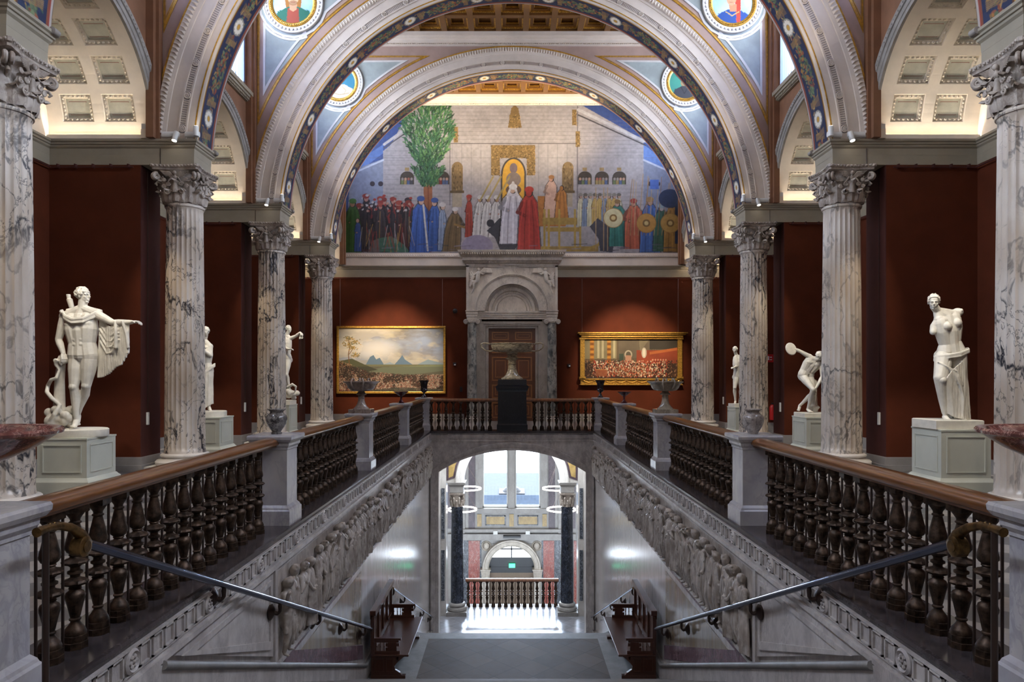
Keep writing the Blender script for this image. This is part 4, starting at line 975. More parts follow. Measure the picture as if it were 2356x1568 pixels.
# left bay 1: nude youth with outstretched draped arm beside a tree stump
P = px(178, 985, 145.5)
pedestal('pedestal on the left under the statue with the outstretched arm', -PXS, 10.80, .84, .17)
J = dict(head=P(191, 679), neck=P(189, 707), shR=P(149, 726), shL=P(222, 722), elR=P(136, 780, -.02), wrR=P(151, 812, -.06), hdR=P(156, 828, -.09), elL=P(264, 742, -.05), wrL=P(312, 741, -.12), hdL=P(330, 740, -.13),
         pel=P(190, 815), hipR=P(177, 826), hipL=P(205, 826), knR=P(176, 888, -.07), anR=P(175, 962, .0), toR=P(184, 978, -.17), knL=P(200, 886, -.02), anL=P(164, 952, .16), toL=P(172, 974, .05))
b = body(J, 2.2); hr = MB(); head(b, hr, J['head'], 2.2, (1, -.12, .05), 0, 'curl')
st = MB(); st.lathe([(.44, 0), (.45, .02), (.45, .11), (.43, .125)], 40); st.v = [(v[0] * 1.02, v[1] * .78, v[2]) for v in st.v]
stump = MB(); chain(stump, [P(126, 975, .06) + (.12,), P(131, 930, .05) + (.085,), P(134, 870, .03) + (.07,), P(140, 822, .02) + (.06,)]); rock(stump, P(135, 975, .05), (.17, .12, .25), 16, 4)
stump.tube([P(118, 972, -.08), P(136, 950, -.12), P(143, 930, -.06), P(128, 915, -.09), P(112, 900, -.05), P(110, 885, .0), P(124, 872, -.07), P(137, 868, -.08), P(140, 850, -.04), P(134, 836, -.08), P(141, 826, -.1)], [.03, .033, .034, .034, .033, .032, .03, .028, .025, .022, .026], 9)
rock(stump, P(140, 840, -.03), (.07, .06, .12), 8, 9)
dr = MB(); top = [P(226, 728, .02), P(240, 742, .0), P(258, 750, -.06), P(275, 744, -.08), P(292, 740, -.1), P(306, 741, -.11)]; bot = [P(217, 868, .08), P(232, 866, .06), P(252, 858, .0), P(270, 843, -.03), P(284, 838, -.05), P(304, 808, -.08)]
drape(dr, top, bot, 17, .014, .0, 3, .018)
for q in range(5): dr.tube([P(228, 730 + q * 13, .01), P(246, 752 + q * 15, -.01), P(262, 758 + q * 13, -.06), P(280, 748 + q * 8, -.1)], .016, 7)
swag(dr, [P(146, 716, -.03), P(160, 728, -.14), P(180, 737, -.16), P(204, 735, -.15), P(224, 722, -.06), P(232, 716, .03)], .017, 5, .018); swag(dr, [P(146, 714, .06), P(185, 705, .12), P(230, 716, .05)], .02, 4, .02); dr.ball(P(150, 717, -.09), .035, 10, 8)
dr.tube([P(273, 738, -.1), P(276, 760, -.12), P(274, 800, -.1)], .028, 8); dr.tube([P(292, 738, -.14), P(300, 765, -.13), P(303, 800, -.1)], .024, 8)
qv = MB(); qv.tube([P(157, 722, .14), P(144, 684, .16)], [.035, .045], 12)
for q in range(6): a = q * pi / 3; p = P(143, 680, .16); qv.tube([(p[0] + .02 * cos(a), p[1] + .02 * sin(a), p[2] - .03), (p[0] + .022 * cos(a) - .01, p[1] + .022 * sin(a), p[2] + .05)], [.010, .014], 6)
T = statue('plaster_statue', 'white plaster statue of a youth stretching out a draped arm, beside a stump', -PXS, 10.80, .84, [('base', st, 0, 'plaster', 0)])
addp(T, .115, [('figure', b, .0068, 3), ('hair', hr, .0068, 1), ('tree_stump', stump, .012, 3), ('drapery', dr, .0085, 2), ('quiver', qv, .009, 2)])

# right bay 1: armless draped woman
P = px(2186, 958, 145.5)
pedestal('pedestal on the right under the armless draped statue', PXS, 10.80, .97, .17)
J = dict(head=P(2144, 689, -.05), neck=P(2156, 709, -.01), shR=P(2158, 728, -.03), shL=P(2194, 716, .0), elR=P(2147, 753, -.04), wrR=P(2147, 760, 0), hdR=P(2147, 765, 0), elL=P(2202, 745), wrL=P(2202, 750), hdL=P(2202, 755),
         pel=P(2189, 808, .0), hipR=P(2175, 812), hipL=P(2202, 812), knR=P(2152, 868, -.16), anR=P(2170, 948, -.05), toR=P(2166, 957, -.19), knL=P(2200, 880, 0), anL=P(2202, 948, .0), toL=P(2204, 957, -.15))
b = body(J, 2.03, True, False, False); hr = MB(); head(b, hr, J['head'], 2.03, (-.45, -.85, -.1), .08, 'bun')
chain(b, [J['shR'] + (.062,), P(2149, 744, .0) + (.056,), P(2145, 757, -.02) + (.050,)]); b.ball(P(2203, 712, 0), (.085, .08, .07), 12, 8); b.ball(P(2206, 708, -.05), (.03, .04, .03), 8, 6); b.ball(P(2189, 790, 0), (.13, .11, .12), 14, 10)
dr = MB(); top = [P(2150, 828, -.03), P(2156, 826, -.12), P(2168, 828, -.14), P(2184, 826, -.15), P(2206, 822, -.12), P(2220, 808, -.02), P(2224, 802, .08)]
bot = [P(2172, 944, .02), P(2174, 944, -.10), P(2180, 950, -.13), P(2190, 954, -.14), P(2206, 958, -.15), P(2226, 960, -.08), P(2240, 962, .06)]
drape(dr, [P(2158, 866, -.03), P(2160, 862, -.2), P(2168, 850, -.2), P(2185, 835, -.17), P(2206, 822, -.12), P(2222, 806, .0)], bot[:6], 18, .013, 0, 5, .018)
chain(dr, [P(2168, 815, -.02) + (.12,), P(2150, 862, -.13) + (.088,), P(2161, 910, -.08) + (.062,), P(2170, 942, -.05) + (.05,)]); chain(dr, [P(2203, 812, .0) + (.135,), P(2208, 880, .03) + (.12,), P(2216, 940, .05) + (.13,)]); drape(dr, [P(2170, 830, .1), P(2224, 806, .12)], [P(2184, 955, .14), P(2240, 958, .15)], 8, .025, 0, 8)
swag(dr, [P(2150, 818, .02), P(2154, 815, -.09), P(2170, 812, -.15), P(2196, 808, -.16), P(2220, 800, -.1), P(2229, 797, .02), P(2222, 800, .12)], .012, 6, .012)
for q in range(6): dr.tube([P(2146 + q * 4, 826 + q * 4, -.12), P(2160 + q * 5, 836 + q * 5, -.19), P(2186 + q * 3, 848 + q * 12, -.18), P(2200, 880 + q * 14, -.16)], .012, 7)
st = MB().stack(0, 0, [(.40, .32, 0), (.40, .32, .13), (.385, .31, .14)]); st.v = [(v[0] * .92 - .05, v[1], v[2]) for v in st.v]
T = statue('plaster_statue', 'armless white plaster statue of a woman draped from the hips', PXS, 10.80, .97, [('base', st, 0, 'plaster', 0)]); addp(T, .135, [('figure', b, .0068, 3), ('hair', hr, .0068, 1), ('drapery', dr, .0085, 2)])

# right bay 2: bending athlete with a disc
P = px(1877, 950, 101)
pedestal('pedestal on the right under the bending disc thrower', PXS, 15.55, .87)
J = dict(head=P(1879, 822, -.12), neck=P(1872, 829, -.06), shR=P(1861, 822, -.02), shL=P(1888, 833, -.03), elR=P(1841, 810, .0), wrR=P(1823, 803, .0), hdR=P(1816, 801, 0), elL=P(1887, 868, -.1), wrL=P(1869, 893, -.2), hdL=P(1860, 898, -.22),
         pel=P(1852, 868, .1), hipR=P(1849, 868, .06), hipL=P(1866, 870, .08), knR=P(1860, 897, -.24), anR=P(1858, 941, -.02), toR=P(1860, 948, -.16), knL=P(1868, 905, -.08), anL=P(1846, 936, .16), toL=P(1841, 946, .1))
b = body(J, 1.70, curl=(.5, .5)); hr = MB(); head(b, hr, J['head'], 1.75, (.2, -.8, -.5), .3, 'curl')
ds = MB(); pd = P(1818, 804.5, -.04); ds.lathe([(.13, -.015), (.148, -.006), (.148, .006), (.13, .015)], 30, X=Matrix.Translation(pd) @ Matrix.Rotation(pi / 2 - .25, 4, 'X') @ Matrix.Rotation(.3, 4, 'Y'))
stump = MB(); chain(stump, [P(1876, 948, .1) + (.10,), P(1876, 910, .1) + (.075,), P(1878, 880, .1) + (.06,)]); rock(stump, P(1872, 945, .1), (.12, .1, .1), 8, 4)
st = MB().stack(-.03, 0, [(.35, .30, 0), (.35, .30, .08), (.34, .29, .09)])
T = statue('plaster_statue', 'white plaster statue of an athlete bending to throw a disc', PXS, 15.55, .87, [('base', st, 0, 'plaster', 0)]); addp(T, .095, [('figure', b, .0075, 3), ('hair', hr, .0075, 1), ('tree_stump', stump, .012, 2), ('disc', ds, .008, 0)])

# right bay 3: standing youth looking down
P = px(1712, 929, 77.4)
pedestal('pedestal on the far right under the youth holding out a hand', PXS, 20.32, .88)
J = dict(head=P(1690, 806, -.04), neck=P(1694, 818, .0), shR=P(1690, 824, -.04), shL=P(1706, 825, .02), elR=P(1693, 843, -.1), wrR=P(1683, 846, -.2), hdR=P(1679, 846, -.24), elL=P(1710, 842, .05), wrL=P(1708, 858, -.02), hdL=P(1707, 864, -.04),
         pel=P(1699, 866, .0), hipR=P(1694, 868), hipL=P(1704, 868), knR=P(1688, 893, -.08), anR=P(1691, 922, -.02), toR=P(1687, 928, -.14), knL=P(1704, 895, -.02), anL=P(1706, 920, .08), toL=P(1704, 927, -.02))
b = body(J, 1.62); hr = MB(); head(b, hr, J['head'], 1.7, (-.5, -.8, -.35), .15, 'short')
st = MB().stack(-.12, 0, [(.26, .3, 0), (.26, .3, .09)]); stump = MB(); chain(stump, [P(1708, 927, .08) + (.09,), P(1710, 900, .08) + (.07,), P(1711, 880, .08) + (.06,)])
T = statue('plaster_statue', 'small white plaster statue of a youth with bowed head, half hidden by a column', PXS, 20.32, .88, [('base', st, 0, 'plaster', 0)]); addp(T, .09, [('figure', b, .0075, 3), ('hair', hr, .0075, 1), ('tree_stump', stump, .012, 2)])

# left bay 2: figure with crossed arms, mostly behind the second column
P = px(483, 945, 101)
pedestal('pedestal on the left under the statue hidden behind the second column', -PXS, 15.55, .87)
J = dict(head=P(474, 764, -.02), neck=P(470, 782, .0), shR=P(452, 796, .02), shL=P(484, 797, -.02), elR=P(458, 822, -.12), wrR=P(474, 806, -.22), hdR=P(484, 797, -.24), elL=P(488, 818, -.08), wrL=P(478, 808, -.2), hdL=P(472, 803, -.23),
         pel=P(469, 850), hipR=P(461, 853), hipL=P(477, 853), knR=P(462, 892, -.05), anR=P(462, 932, 0), toR=P(458, 944, -.14), knL=P(479, 892, -.06), anL=P(482, 934, -.02), toL=P(492, 945, -.14))
b = body(J, 1.9); hr = MB(); head(b, hr, J['head'], 1.9, (.5, -.8, -.2), .1, 'curl')
dr = MB(); drape(dr, [P(458, 858, -.1), P(470, 860, -.14), P(484, 852, -.1), P(490, 838, .04)], [P(452, 940, -.06), P(466, 944, -.12), P(482, 935, -.1), P(489, 928, .05)], 8, .024, 0, 9); swag(dr, [P(456, 856, -.06), P(472, 860, -.15), P(488, 845, -.08), P(494, 838, .02)], .02, 4, .02)
st = MB().lathe([(.36, 0), (.36, .12), (.35, .13)], 32)
T = statue('plaster_statue', 'white plaster statue with crossed arms, mostly hidden behind the second left column', -PXS, 15.55, .87, [('base', st, 0, 'plaster', 0)]); addp(T, .125, [('figure', b, .0075, 3), ('hair', hr, .0075, 1), ('drapery', dr, .012, 2)])

# left bay 3: young man raising grapes, with a fawn skin and small animal
P = px(645.5, 934, 77.4)
pedestal('pedestal on the far left under the statue with the raised arm', -PXS, 20.32, .95, .12)
J = dict(head=P(665, 771, -.02), neck=P(660, 785, .0), shR=P(645, 790, .02), shL=P(668, 793, -.02), elL=P(683, 787, -.06), wrL=P(693, 779, -.1), hdL=P(697, 782, -.12), elR=P(650, 812, -.1), wrR=P(670, 818, -.2), hdR=P(679, 817, -.22),
         pel=P(655, 842), hipR=P(649, 845), hipL=P(663, 842), knR=P(650, 878, -.05), anR=P(650, 912, 0), toR=P(646, 920, -.12), knL=P(662, 875, -.12), anL=P(666, 905, -.02), toL=P(672, 912, -.12))
b = body(J, 1.85); hr = MB(); head(b, hr, J['head'], 1.85, (.8, -.5, .1), 0, 'short')
gp = MB(); rg = random.Random(5)
for q in range(22): p = P(696 + rg.uniform(-3, 3), 788 + rg.uniform(-4, 6), -.13 + rg.uniform(-.04, .04)); gp.ball(p, .02, 7, 5)
st = MB().stack(.02, 0, [(.36, .30, -.10), (.36, .30, .02), (.30, .28, .03)]); rk = MB(); rock(rk, P(662, 930, .0), (.22, .15, .22), 16, 6); chain(rk, [P(655, 925, .1) + (.09,), P(656, 880, .1) + (.07,)])
rk.tube([P(664, 905, -.1), P(676, 898, -.12), P(684, 903, -.12), P(682, 915, -.1)], [.05, .045, .035, .02], 8)
T = statue('plaster_statue', 'white plaster statue raising a bunch of grapes, behind the third left column', -PXS, 20.32, 1.05, [('base', st, 0, 'plaster', 0)]); addp(T, .03, [('figure', b, .0075, 3), ('hair', hr, .0075, 1), ('rock', rk, .013, 2), ('grapes', gp, .008, 0)])

# ---------------------------------------------------------------- relief figures on the stairwell walls
def relief_person(v):
    rg = random.Random(40 + v); b = MB(); H = 1.0; lean = rg.uniform(-.05, .05); tw = rg.uniform(-.04, .04)
    hx = lean * 1.4; b.ball((hx, -.05, .93), (.052, .055, .068), 12, 8); b.ball((hx, -.06, .955), (.058, .055, .055), 10, 7); b.tube([(hx + (.05 if v % 2 else -.05), -.075, .925), (hx + (.058 if v % 2 else -.058), -.08, .91)], .012, 6)
    for i in range(14): b.ball((hx + rg.uniform(-.05, .05), -.07 + rg.uniform(-.03, .03), .965 + rg.uniform(-.03, .035)), .015, 6, 4)
    b.tube([(hx, -.04, .88), (lean, -.04, .82)], [.028, .035], 8)
    chain(b, [(lean - .05, -.035, .79, .05), (lean - .03, -.045, .68, .055), (tw - .04, -.04, .52, .06)], 8); chain(b, [(lean + .05, -.035, .79, .05), (lean + .03, -.045, .68, .055), (tw + .04, -.04, .52, .06)], 8)
    if v % 3 == 0:
        drape(b, [(tw - .10, -.04, .55), (tw, -.10, .57), (tw + .10, -.04, .55)], [(tw - .14, -.04, .03), (tw, -.09, .01), (tw + .15, -.04, .03)], 9, .018, 0, v, .022)
    elif v % 3 == 1:
        for e in (-1, 1): chain(b, [(tw + e * .05, -.04, .52, .058), (tw + e * .06 + rg.uniform(-.03, .03), -.07, .28, .036), (tw + e * .07, -.04, .05, .022)], 8); b.tube([(tw + e * .07, -.04, .03), (tw + e * .10, -.09, .015)], [.022, .014], 7)
        drape(b, [(tw - .09, -.05, .58), (tw + .10, -.06, .56)], [(tw - .12, -.05, .36), (tw + .13, -.06, .30)], 7, .018, 0, v)
    else:
        drape(b, [(lean - .08, -.05, .80), (lean + .06, -.07, .78)], [(tw - .13, -.05, .08), (tw + .10, -.06, .25)], 8, .017, 0, v, .022)
        for e in (-1, 1): chain(b, [(tw + e * .05, -.04, .5, .05), (tw + e * .06, -.06, .28, .034), (tw + e * .06, -.04, .04, .022)], 8)
    a = rg.choice([(.16, .62, .10, .72), (.14, .66, .22, .86), (.12, .60, -.02, .66), (.17, .70, .10, .55)]); e = rg.choice((-1, 1))
    chain(b, [(lean + e * .08, -.05, .79, .03), (lean + e * a[0], -.07, a[1], .024), (lean + e * a[2], -.11, a[3], .018)], 8); b.ball((lean + e * a[2], -.12, a[3] + .02), (.024, .02, .03), 8, 5)
    chain(b, [(lean - e * .08, -.04, .79, .03), (lean - e * .12, -.06, .63, .025), (lean - e * .10, -.08, .50, .018)], 8); b.ball((lean - e * .10, -.085, .48), (.022, .02, .028), 8, 5)
    b.box(-.10, .005, .02, .10, .02, .8)
    return remesh('relief_figure', b, .0105, M['relief'], 2)
RF = [relief_person(v) for v in range(7)]
for s, nm in SIDES:
    t = thing('relief_frieze', 'long plaster relief of crowded robed figures on the %s stairwell wall' % nm, 'relief', (s * 2.70, 7.6, -1.42))
    X = MB(); X.box(-.0 if s > 0 else -.03, 0, 0, .03 if s > 0 else 0, 14.7, 1.02); X.v = [(v[0] - s * .0, v[1], v[2]) for v in X.v]
    pb = MB().box(-s * .004, .0, .0, -s * .03 + s * .0, 14.7, 1.02); obj('background_slab', pb, M['relief'], t)
    rg = random.Random(11 + s); y = .22; i = 0
    while y < 14.45:
        o = bpy.data.objects.new('relief_figure', RF[rg.randrange(7)]); COL.objects.link(o); o.parent = t; hh = rg.uniform(.86, .98)
        o.location = (-s * .03, y, .02 + rg.uniform(0, .03)); o.rotation_euler = (0, 0, -s * pi / 2 * 1.0); o.scale = (rg.choice((-1, 1)) * rg.uniform(.95, 1.2), rg.uniform(1.0, 1.35), hh); y += rg.uniform(.20, .33)
# ---------------------------------------------------------------- end wall: mural, portal, paintings
KW = 57.35
def wx(u): return (u - 1175) / KW - .05
def wz(v): return EYE + (864.5 - v) / KW
rnd = random.Random(21)
mp = Paint(778, 347, 'a9a2a2', 1.0)     # local px: (u - 790, v - 235)
def q_(pts): return [(a - 790, b - 235) for a, b in pts]
mp.rect(0, 0, 778, 347, 'a9a29f')
mp.blend(mp.noise(60, 2, 5, 3), 'b9b4b4', .5)
mp.poly(q_([(790, 235), (950, 235), (900, 330), (882, 345), (882, 500), (790, 520)]), '3a5490'); mp.poly(q_([(1568, 235), (1330, 235), (1480, 320), (1480, 380), (1490, 500), (1568, 520)]), '3a5490')
mp.poly(q_([(1480, 330), (1568, 400), (1568, 460), (1480, 400)]), '5f86c8'); mp.poly(q_([(790, 420), (882, 350), (882, 330), (790, 390)]), '5f86c8', .7)
mp.poly(q_([(806, 392), (882, 363), (882, 500), (800, 500)]), '8a93a6'); mp.poly(q_([(1480, 365), (1560, 400), (1560, 500), (1480, 500)]), '8a93a6')
for v in range(246, 336, 9): mp.line(q_([(1035, v), (1330, v + rnd.uniform(-1, 1))]), .8, '7f7877', .8); mp.line(q_([(1332, v + 30), (1478, v + 30)]), .8, '7f7877', .7)
for v in range(345, 470, 11): mp.line(q_([(884, v), (950, v)]), .8, '857f82', .7)
for v in range(424, 470, 9): mp.line(q_([(884, v), (1050, v)]), .8, '857f82', .7); mp.line(q_([(1330, v), (1480, v)]), .8, '857f82', .7)
for u in range(1040, 1330, 22): mp.line(q_([(u, 330), (u, 520)]), .8, '807a80', .7)
mp.line(q_([(1035, 328), (1330, 328)]), 1.6, '5c5658'); mp.line(q_([(1035, 240), (1035, 470)]), 2, '6a6468'); mp.line(q_([(1328, 240), (1328, 470)]), 2, '6a6468')
mp.line(q_([(1330, 250), (1480, 322), (1500, 322)]), 7, 'c9c6c4'); mp.line(q_([(1330, 262), (1484, 332)]), 3, '4a4648'); mp.line(q_([(884, 330), (950, 282)]), 6, 'c0bdbc'); mp.line(q_([(884, 338), (950, 292)]), 3, '5a565a')
mp.line(q_([(800, 402), (882, 366)]), 4, 'c4cede'); mp.line(q_([(1480, 366), (1565, 404)]), 4, 'c4cede'); mp.line(q_([(790, 361), (1568, 361)]), .8, '6a6668', .6)
def goldp(a, b, c, d, seed=1):
    mp.rect(a - 790, b - 235, c - 790, d - 235, '8a6f3c'); r = random.Random(seed)
    for _ in range(int((c - a) * (d - b) / 14)): x, y = r.uniform(a, c) - 790, r.uniform(b, d) - 235; mp.ell(x, y, 2.2, 1.2, r.choice(['b8965a', '5f4a26', 'a5824a']), .9, r.uniform(0, 3))
goldp(1130, 332, 1150, 402, 2); goldp(1212, 332, 1231, 402, 3); goldp(1150, 332, 1212, 362, 4)
mp.poly(q_([(1168, 292), (1200, 292), (1192, 246), (1184, 239), (1176, 246)]), '8c7040'); goldp(1172, 262, 1196, 292, 5)
for u, v in ((1316, 250), (1044, 290), (1324, 300)): goldp(u, v, u + 10, v + 36, u)
mp.ell(1181 - 790, 400 - 235, 29, 40, '4c4640'); mp.rect(1152 - 790, 400 - 235, 1210 - 790, 470 - 235, '4c4640'); mp.ell(391, 165, 25, 36, 'd9a41c'); mp.rect(366, 165, 416, 235, 'd9a41c')
mp.ell(391, 150, 9, 12, '7c6a6c'); mp.ell(391, 176, 17, 17, '8a7a70'); mp.ell(391, 200, 18, 12, '6a5242')
for u, h in ((1052, 66), (1306, 66)):
    mp.ell(u - 790, 385 - 235, 13, 15, '8c7246'); mp.rect(u - 803, 385 - 235, u - 777, 385 - 235 + h - 12, '866c40'); mp.rect(u - 806, 437 - 235, u - 774, 443 - 235, '6a5634'); mp.rect(u - 801, 443 - 235, u - 779, 475 - 235, 'b0a288')
    for i in range(40): mp.ell(u - 790 + rnd.uniform(-11, 11), 385 - 235 + rnd.uniform(-8, 50), 1.5, 3, rnd.choice(['a58a58', '5c4828']), .8)
for u in (937, 1018, 1345, 1384, 1424):
    mp.ell(u - 790, 406 - 235, 16, 14, '4a4034'); mp.rect(u - 806, 406 - 235, u - 774, 423 - 235, '4a4034'); mp.rect(u - 795, 384 - 235, u - 785, 392 - 235, 'a58a58')
    for i in range(4): x = u - 790 - 11 + i * 7; c = rnd.choice(['8a3a2c', '6a7a4c', '51668c', 'a08a50', '4a4a50']); mp.rect(x - 3, 178, x + 3, 188, c); mp.ell(x, 175, 3, 3.4, rnd.choice(['c79a7c', 'b0644c', '9c9088']))
for u in (857, 876, 1496, 1512): mp.ell(u - 790, 421 - 235, 6, 6, '3a3038')
# tree
mp.poly(q_([(974, 420), (995, 420), (992, 580), (980, 580)]), 'a0623a'); mp.line(q_([(985, 430), (987, 575)]), 3, '8a4c2c')
for i in range(1500):
    t = rnd.random(); v = 238 + 190 * t; w = 58 * (math.sin(min(1, (t * .95 + .25)) * pi) ** .6 if t < .78 else max(.1, 1.15 - t) * 1.7); u = 985 + rnd.uniform(-w, w)
    if t < .1: w *= .8
    a = rnd.uniform(-.5, .5) + (u - 985) / 90; L = rnd.uniform(6, 13); mp.line(q_([(u, v), (u + sin(a) * L * .6, v - L * .6), (u + sin(a * 1.6) * L, v - cos(a) * L)]), rnd.uniform(1.6, 3.2), rnd.choice(['2f5b34', '3d7440', '28502f', '568a4a', '36684a', '4a7f58', '6d9a58', '1f4028']), .95)
def robed(u, v, h, w, c, hc='c79a80', cap=None, lean=0, folds=True):   # simple robed figure, feet at (u, v)
    x, y = u - 790, v - 235; c1 = lin(c); dk = tuple(k * .45 for k in c1[:3]); lt = tuple(min(1, k * 1.5) for k in c1[:3])
    jj = rnd.uniform(-.08, .08); S = lambda g: [(x - w * (.5 + jj) * g, y), (x - w * .44 * g + lean * .5, y - h * .5), (x - w * (.36 + jj) * g + lean, y - h * .74), (x - w * .16 * g + lean, y - h * .85 * (1 + (g - 1) * .2)), (x + w * .16 * g + lean, y - h * .85 * (1 + (g - 1) * .2)), (x + w * .36 * g + lean, y - h * .74), (x + w * (.44 - jj) * g + lean * .5, y - h * .5), (x + w * .5 * g, y)]
    mp.poly(S(1.12), '2c2628', .75); mp.poly(S(1), c, 1, .12)
    sd_ = rnd.choice((-1, 1)); mp.line([(x + sd_ * w * .3 + lean, y - h * .74), (x + sd_ * w * .52 + lean, y - h * .6), (x + sd_ * w * .2 + lean, y - h * .55)], max(2, w * .16), dk, .8); mp.ell(x + sd_ * w * .18 + lean, y - h * .55, 2.2, 2, hc)
    if folds:
        for i in range(5): t = -.36 + .18 * i; mp.line([(x + w * t * .6 + lean, y - h * .78), (x + w * t * 1.1 + lean * .4, y - h * .4), (x + w * t * 1.25, y - 1)], max(.8, w * .05), dk if i % 2 else lt, .7)
    mp.ell(x + lean * 1.1, y - h * .90, h * .06, h * .072, '3a2e2c'); mp.ell(x + lean * 1.1 + sd_, y - h * .895, h * .045, h * .058, hc)
    if cap: mp.ell(x + lean * 1.1, y - h * .945, h * .07, h * .05, cap)
for i in range(30): u = rnd.uniform(820, 948); robed(u, rnd.uniform(560, 580), rnd.uniform(86, 122), rnd.uniform(20, 30), rnd.choice(['2e2a2c', '3a3436', '241f24', '4a4242', '55302c']), 'c08a74', rnd.choice(['a03a2c', '8c3428', '3a3034', 'b04a34']), rnd.uniform(-6, 6)); x = u - 790 + rnd.uniform(-8, 8); mp.ell(x, 300 - rnd.uniform(50, 90), 4, 3, rnd.choice(['c2bcb6', 'a83a2c', '9a9490'])); mp.line([(x, 250), (x + rnd.uniform(-6, 6), 330)], 1.6, rnd.choice(['a8402c', 'b0883c', '6e6460']), .8)
robed(812, 580, 126, 40, '3f6a2c', 'a8805c', '4a7a34'); robed(824, 578, 80, 16, '3c5c9c')
mp.poly(q_([(850, 578), (866, 548), (900, 542), (930, 562), (944, 580)]), '4c7c64'); mp.poly(q_([(846, 580), (858, 552), (872, 548), (874, 580)]), '7a7068')
robed(966, 580, 132, 44, '3c68b8', 'd0a890', '3c5c9c', 2); robed(1000, 578, 126, 30, '3a64ac', 'd0a890', '3c5c9c'); robed(1018, 575, 112, 20, '8fa0b8', 'c8a890', 'd0c8c0'); mp.line(q_([(974, 470), (984, 575)]), 4, 'e0dcd4')
robed(1038, 578, 104, 40, '7a6440', 'c0a088', 'd8d0c8', 8); mp.line(q_([(1046, 515), (1130, 540)]), 5, 'a07c3c'); robed(1079, 545, 100, 18, 'a8402c', 'b8604c', 'b04030')
for u in (1100, 1118, 1138): robed(u, 545, 98, 26, 'd0ccc4', 'c89078', 'd0ccc4', 4); mp.line(q_([(u + 4, 460), (u + 34, 405)]), 4, 'a89458')
mp.ell(1098 - 790, 565 - 235, 36, 26, '9a90a4'); mp.poly(q_([(1120, 530), (1150, 500), (1190, 530), (1192, 560), (1180, 580), (1150, 574), (1138, 545)]), '46464c'); mp.ell(1128 - 790, 512 - 235, 9, 9, '3a3a40'); mp.line(q_([(1150, 540), (1186, 556)]), 5, '33333a')
robed(1180, 560, 140, 58, 'c9c6cc', 'c8a890', 'e0dcd8'); mp.line(q_([(1168, 446), (1180, 418), (1190, 446)]), 5, 'd4d0cc')
robed(1217, 578, 152, 52, 'b03428', 'b03428', 'b03428'); 
mp.poly(q_([(1236, 450), (1300, 450), (1308, 500), (1300, 520), (1240, 520)]), 'b8782c'); robed(1268, 500, 100, 32, 'd8ae94', 'c89478', 'a8743c', 0, False); robed(1292, 512, 90, 30, 'b87828', 'b87828', None)
for b_ in ((1248, 500, 1342, 516), (1256, 522, 1332, 532), (1244, 566, 1376, 578)): mp.rect(b_[0] - 790, b_[1] - 235, b_[2] - 790, b_[3] - 235, 'ac8c3c')
for u in (1252, 1262, 1322, 1334, 1286): mp.rect(u - 792, 480 - 235, u - 787, 572 - 235, 'b8983f')
mp.line(q_([(1346, 574), (1376, 562), (1384, 548)]), 6, 'b8983f')
for i in range(9): robed(1335 + i * 11, 520, 78, 16, rnd.choice(['c0a050', 'c9c3a0', '7a8aa0', 'a08440']), 'b8927c', rnd.choice(['8a8478', '6a6458']))
mp.poly(q_([(1356, 520), (1374, 500), (1400, 520), (1412, 560), (1408, 580), (1380, 576), (1376, 548)]), '4a4a52'); 
robed(1424, 566, 110, 46, '2f7a6c', 'b89480', '8a6c3c', -4); robed(1460, 572, 118, 50, 'c0603c', 'c88a70', 'b03c30', -3); robed(1494, 580, 130, 48, '4470b4', 'b8927c', 'b08a4c'); robed(1520, 578, 112, 38, '44705a', 'b8b0a8', '9ab0b0'); robed(1546, 580, 124, 44, 'b08438', 'a8a098', 'c9d2dc')
for i in range(14): u = 1440 + i * 9; mp.line(q_([(u, 540), (u + rnd.uniform(4, 22), rnd.uniform(395, 430))]), 1.4, rnd.choice(['b8925a', '9a7440', 'c0a878']))
for u in (1370, 1388, 1397): mp.line(q_([(u, 575), (u, 430)]), 1.8, 'b89868')
mp.rect(1495 - 790, 412 - 235, 1515 - 790, 434 - 235, '4a74c4'); mp.ell(1540 - 790, 455 - 235, 26, 22, '2c3a58'); mp.rect(1552 - 790, 450 - 235, 1566 - 790, 560 - 235, '2c3a58')
for u, v, c in ((1410, 500, 'd9cf9c'), (1486, 512, 'cf9a3c'), (1541, 512, 'c9a04c')): mp.ell(u - 790, v - 235, 23, 23, 'a8803c'); mp.ell(u - 790, v - 235, 21.5, 21.5, c); mp.ell(u - 790, v - 235, 9, 9, '8a6c34'); mp.ell(u - 790, v - 235, 5, 5, 'd9c078')
for i in range(26):
    u = 826 + rnd.uniform(0, 118); v = rnd.uniform(462, 490); c_ = rnd.choice(['2e2a2c', '3a3436', '4a3c3c', '8a2f26']); mp.line(q_([(u, v + 26), (u + rnd.uniform(-6, 6), v + 10), (u + rnd.uniform(-8, 8), v)]), 4, c_); mp.ell(u - 790, v - 236, 3, 3, rnd.choice(['b04030', 'c89a80', 'd0c8c0']))
    mp.line(q_([(u, v + 50), (u + rnd.uniform(-14, 14), v + 95)]), 1.5, rnd.choice(['a83c2c', 'b8903c', 'b0a8a4', '5a5456']), .85)
for i in range(60): x, y = rnd.uniform(30, 750), rnd.uniform(325, 347); mp.line([(x, y), (x + rnd.uniform(8, 26), y + rnd.uniform(-2, 2))], rnd.uniform(1, 3), rnd.choice(['5a5460', '7c7488', '4a4442', '968ea0']), .6)
mp.a *= (1 + .35 * (mp.noise(5, 9, 2, 1) - .5) + .3 * (mp.noise(40, 19, 3, 1) - .5))[..., None]; g_ = mp.a.mean(2, keepdims=True); mp.a = (g_ + (mp.a - g_) * .9) * np.array([.54, .54, .57])
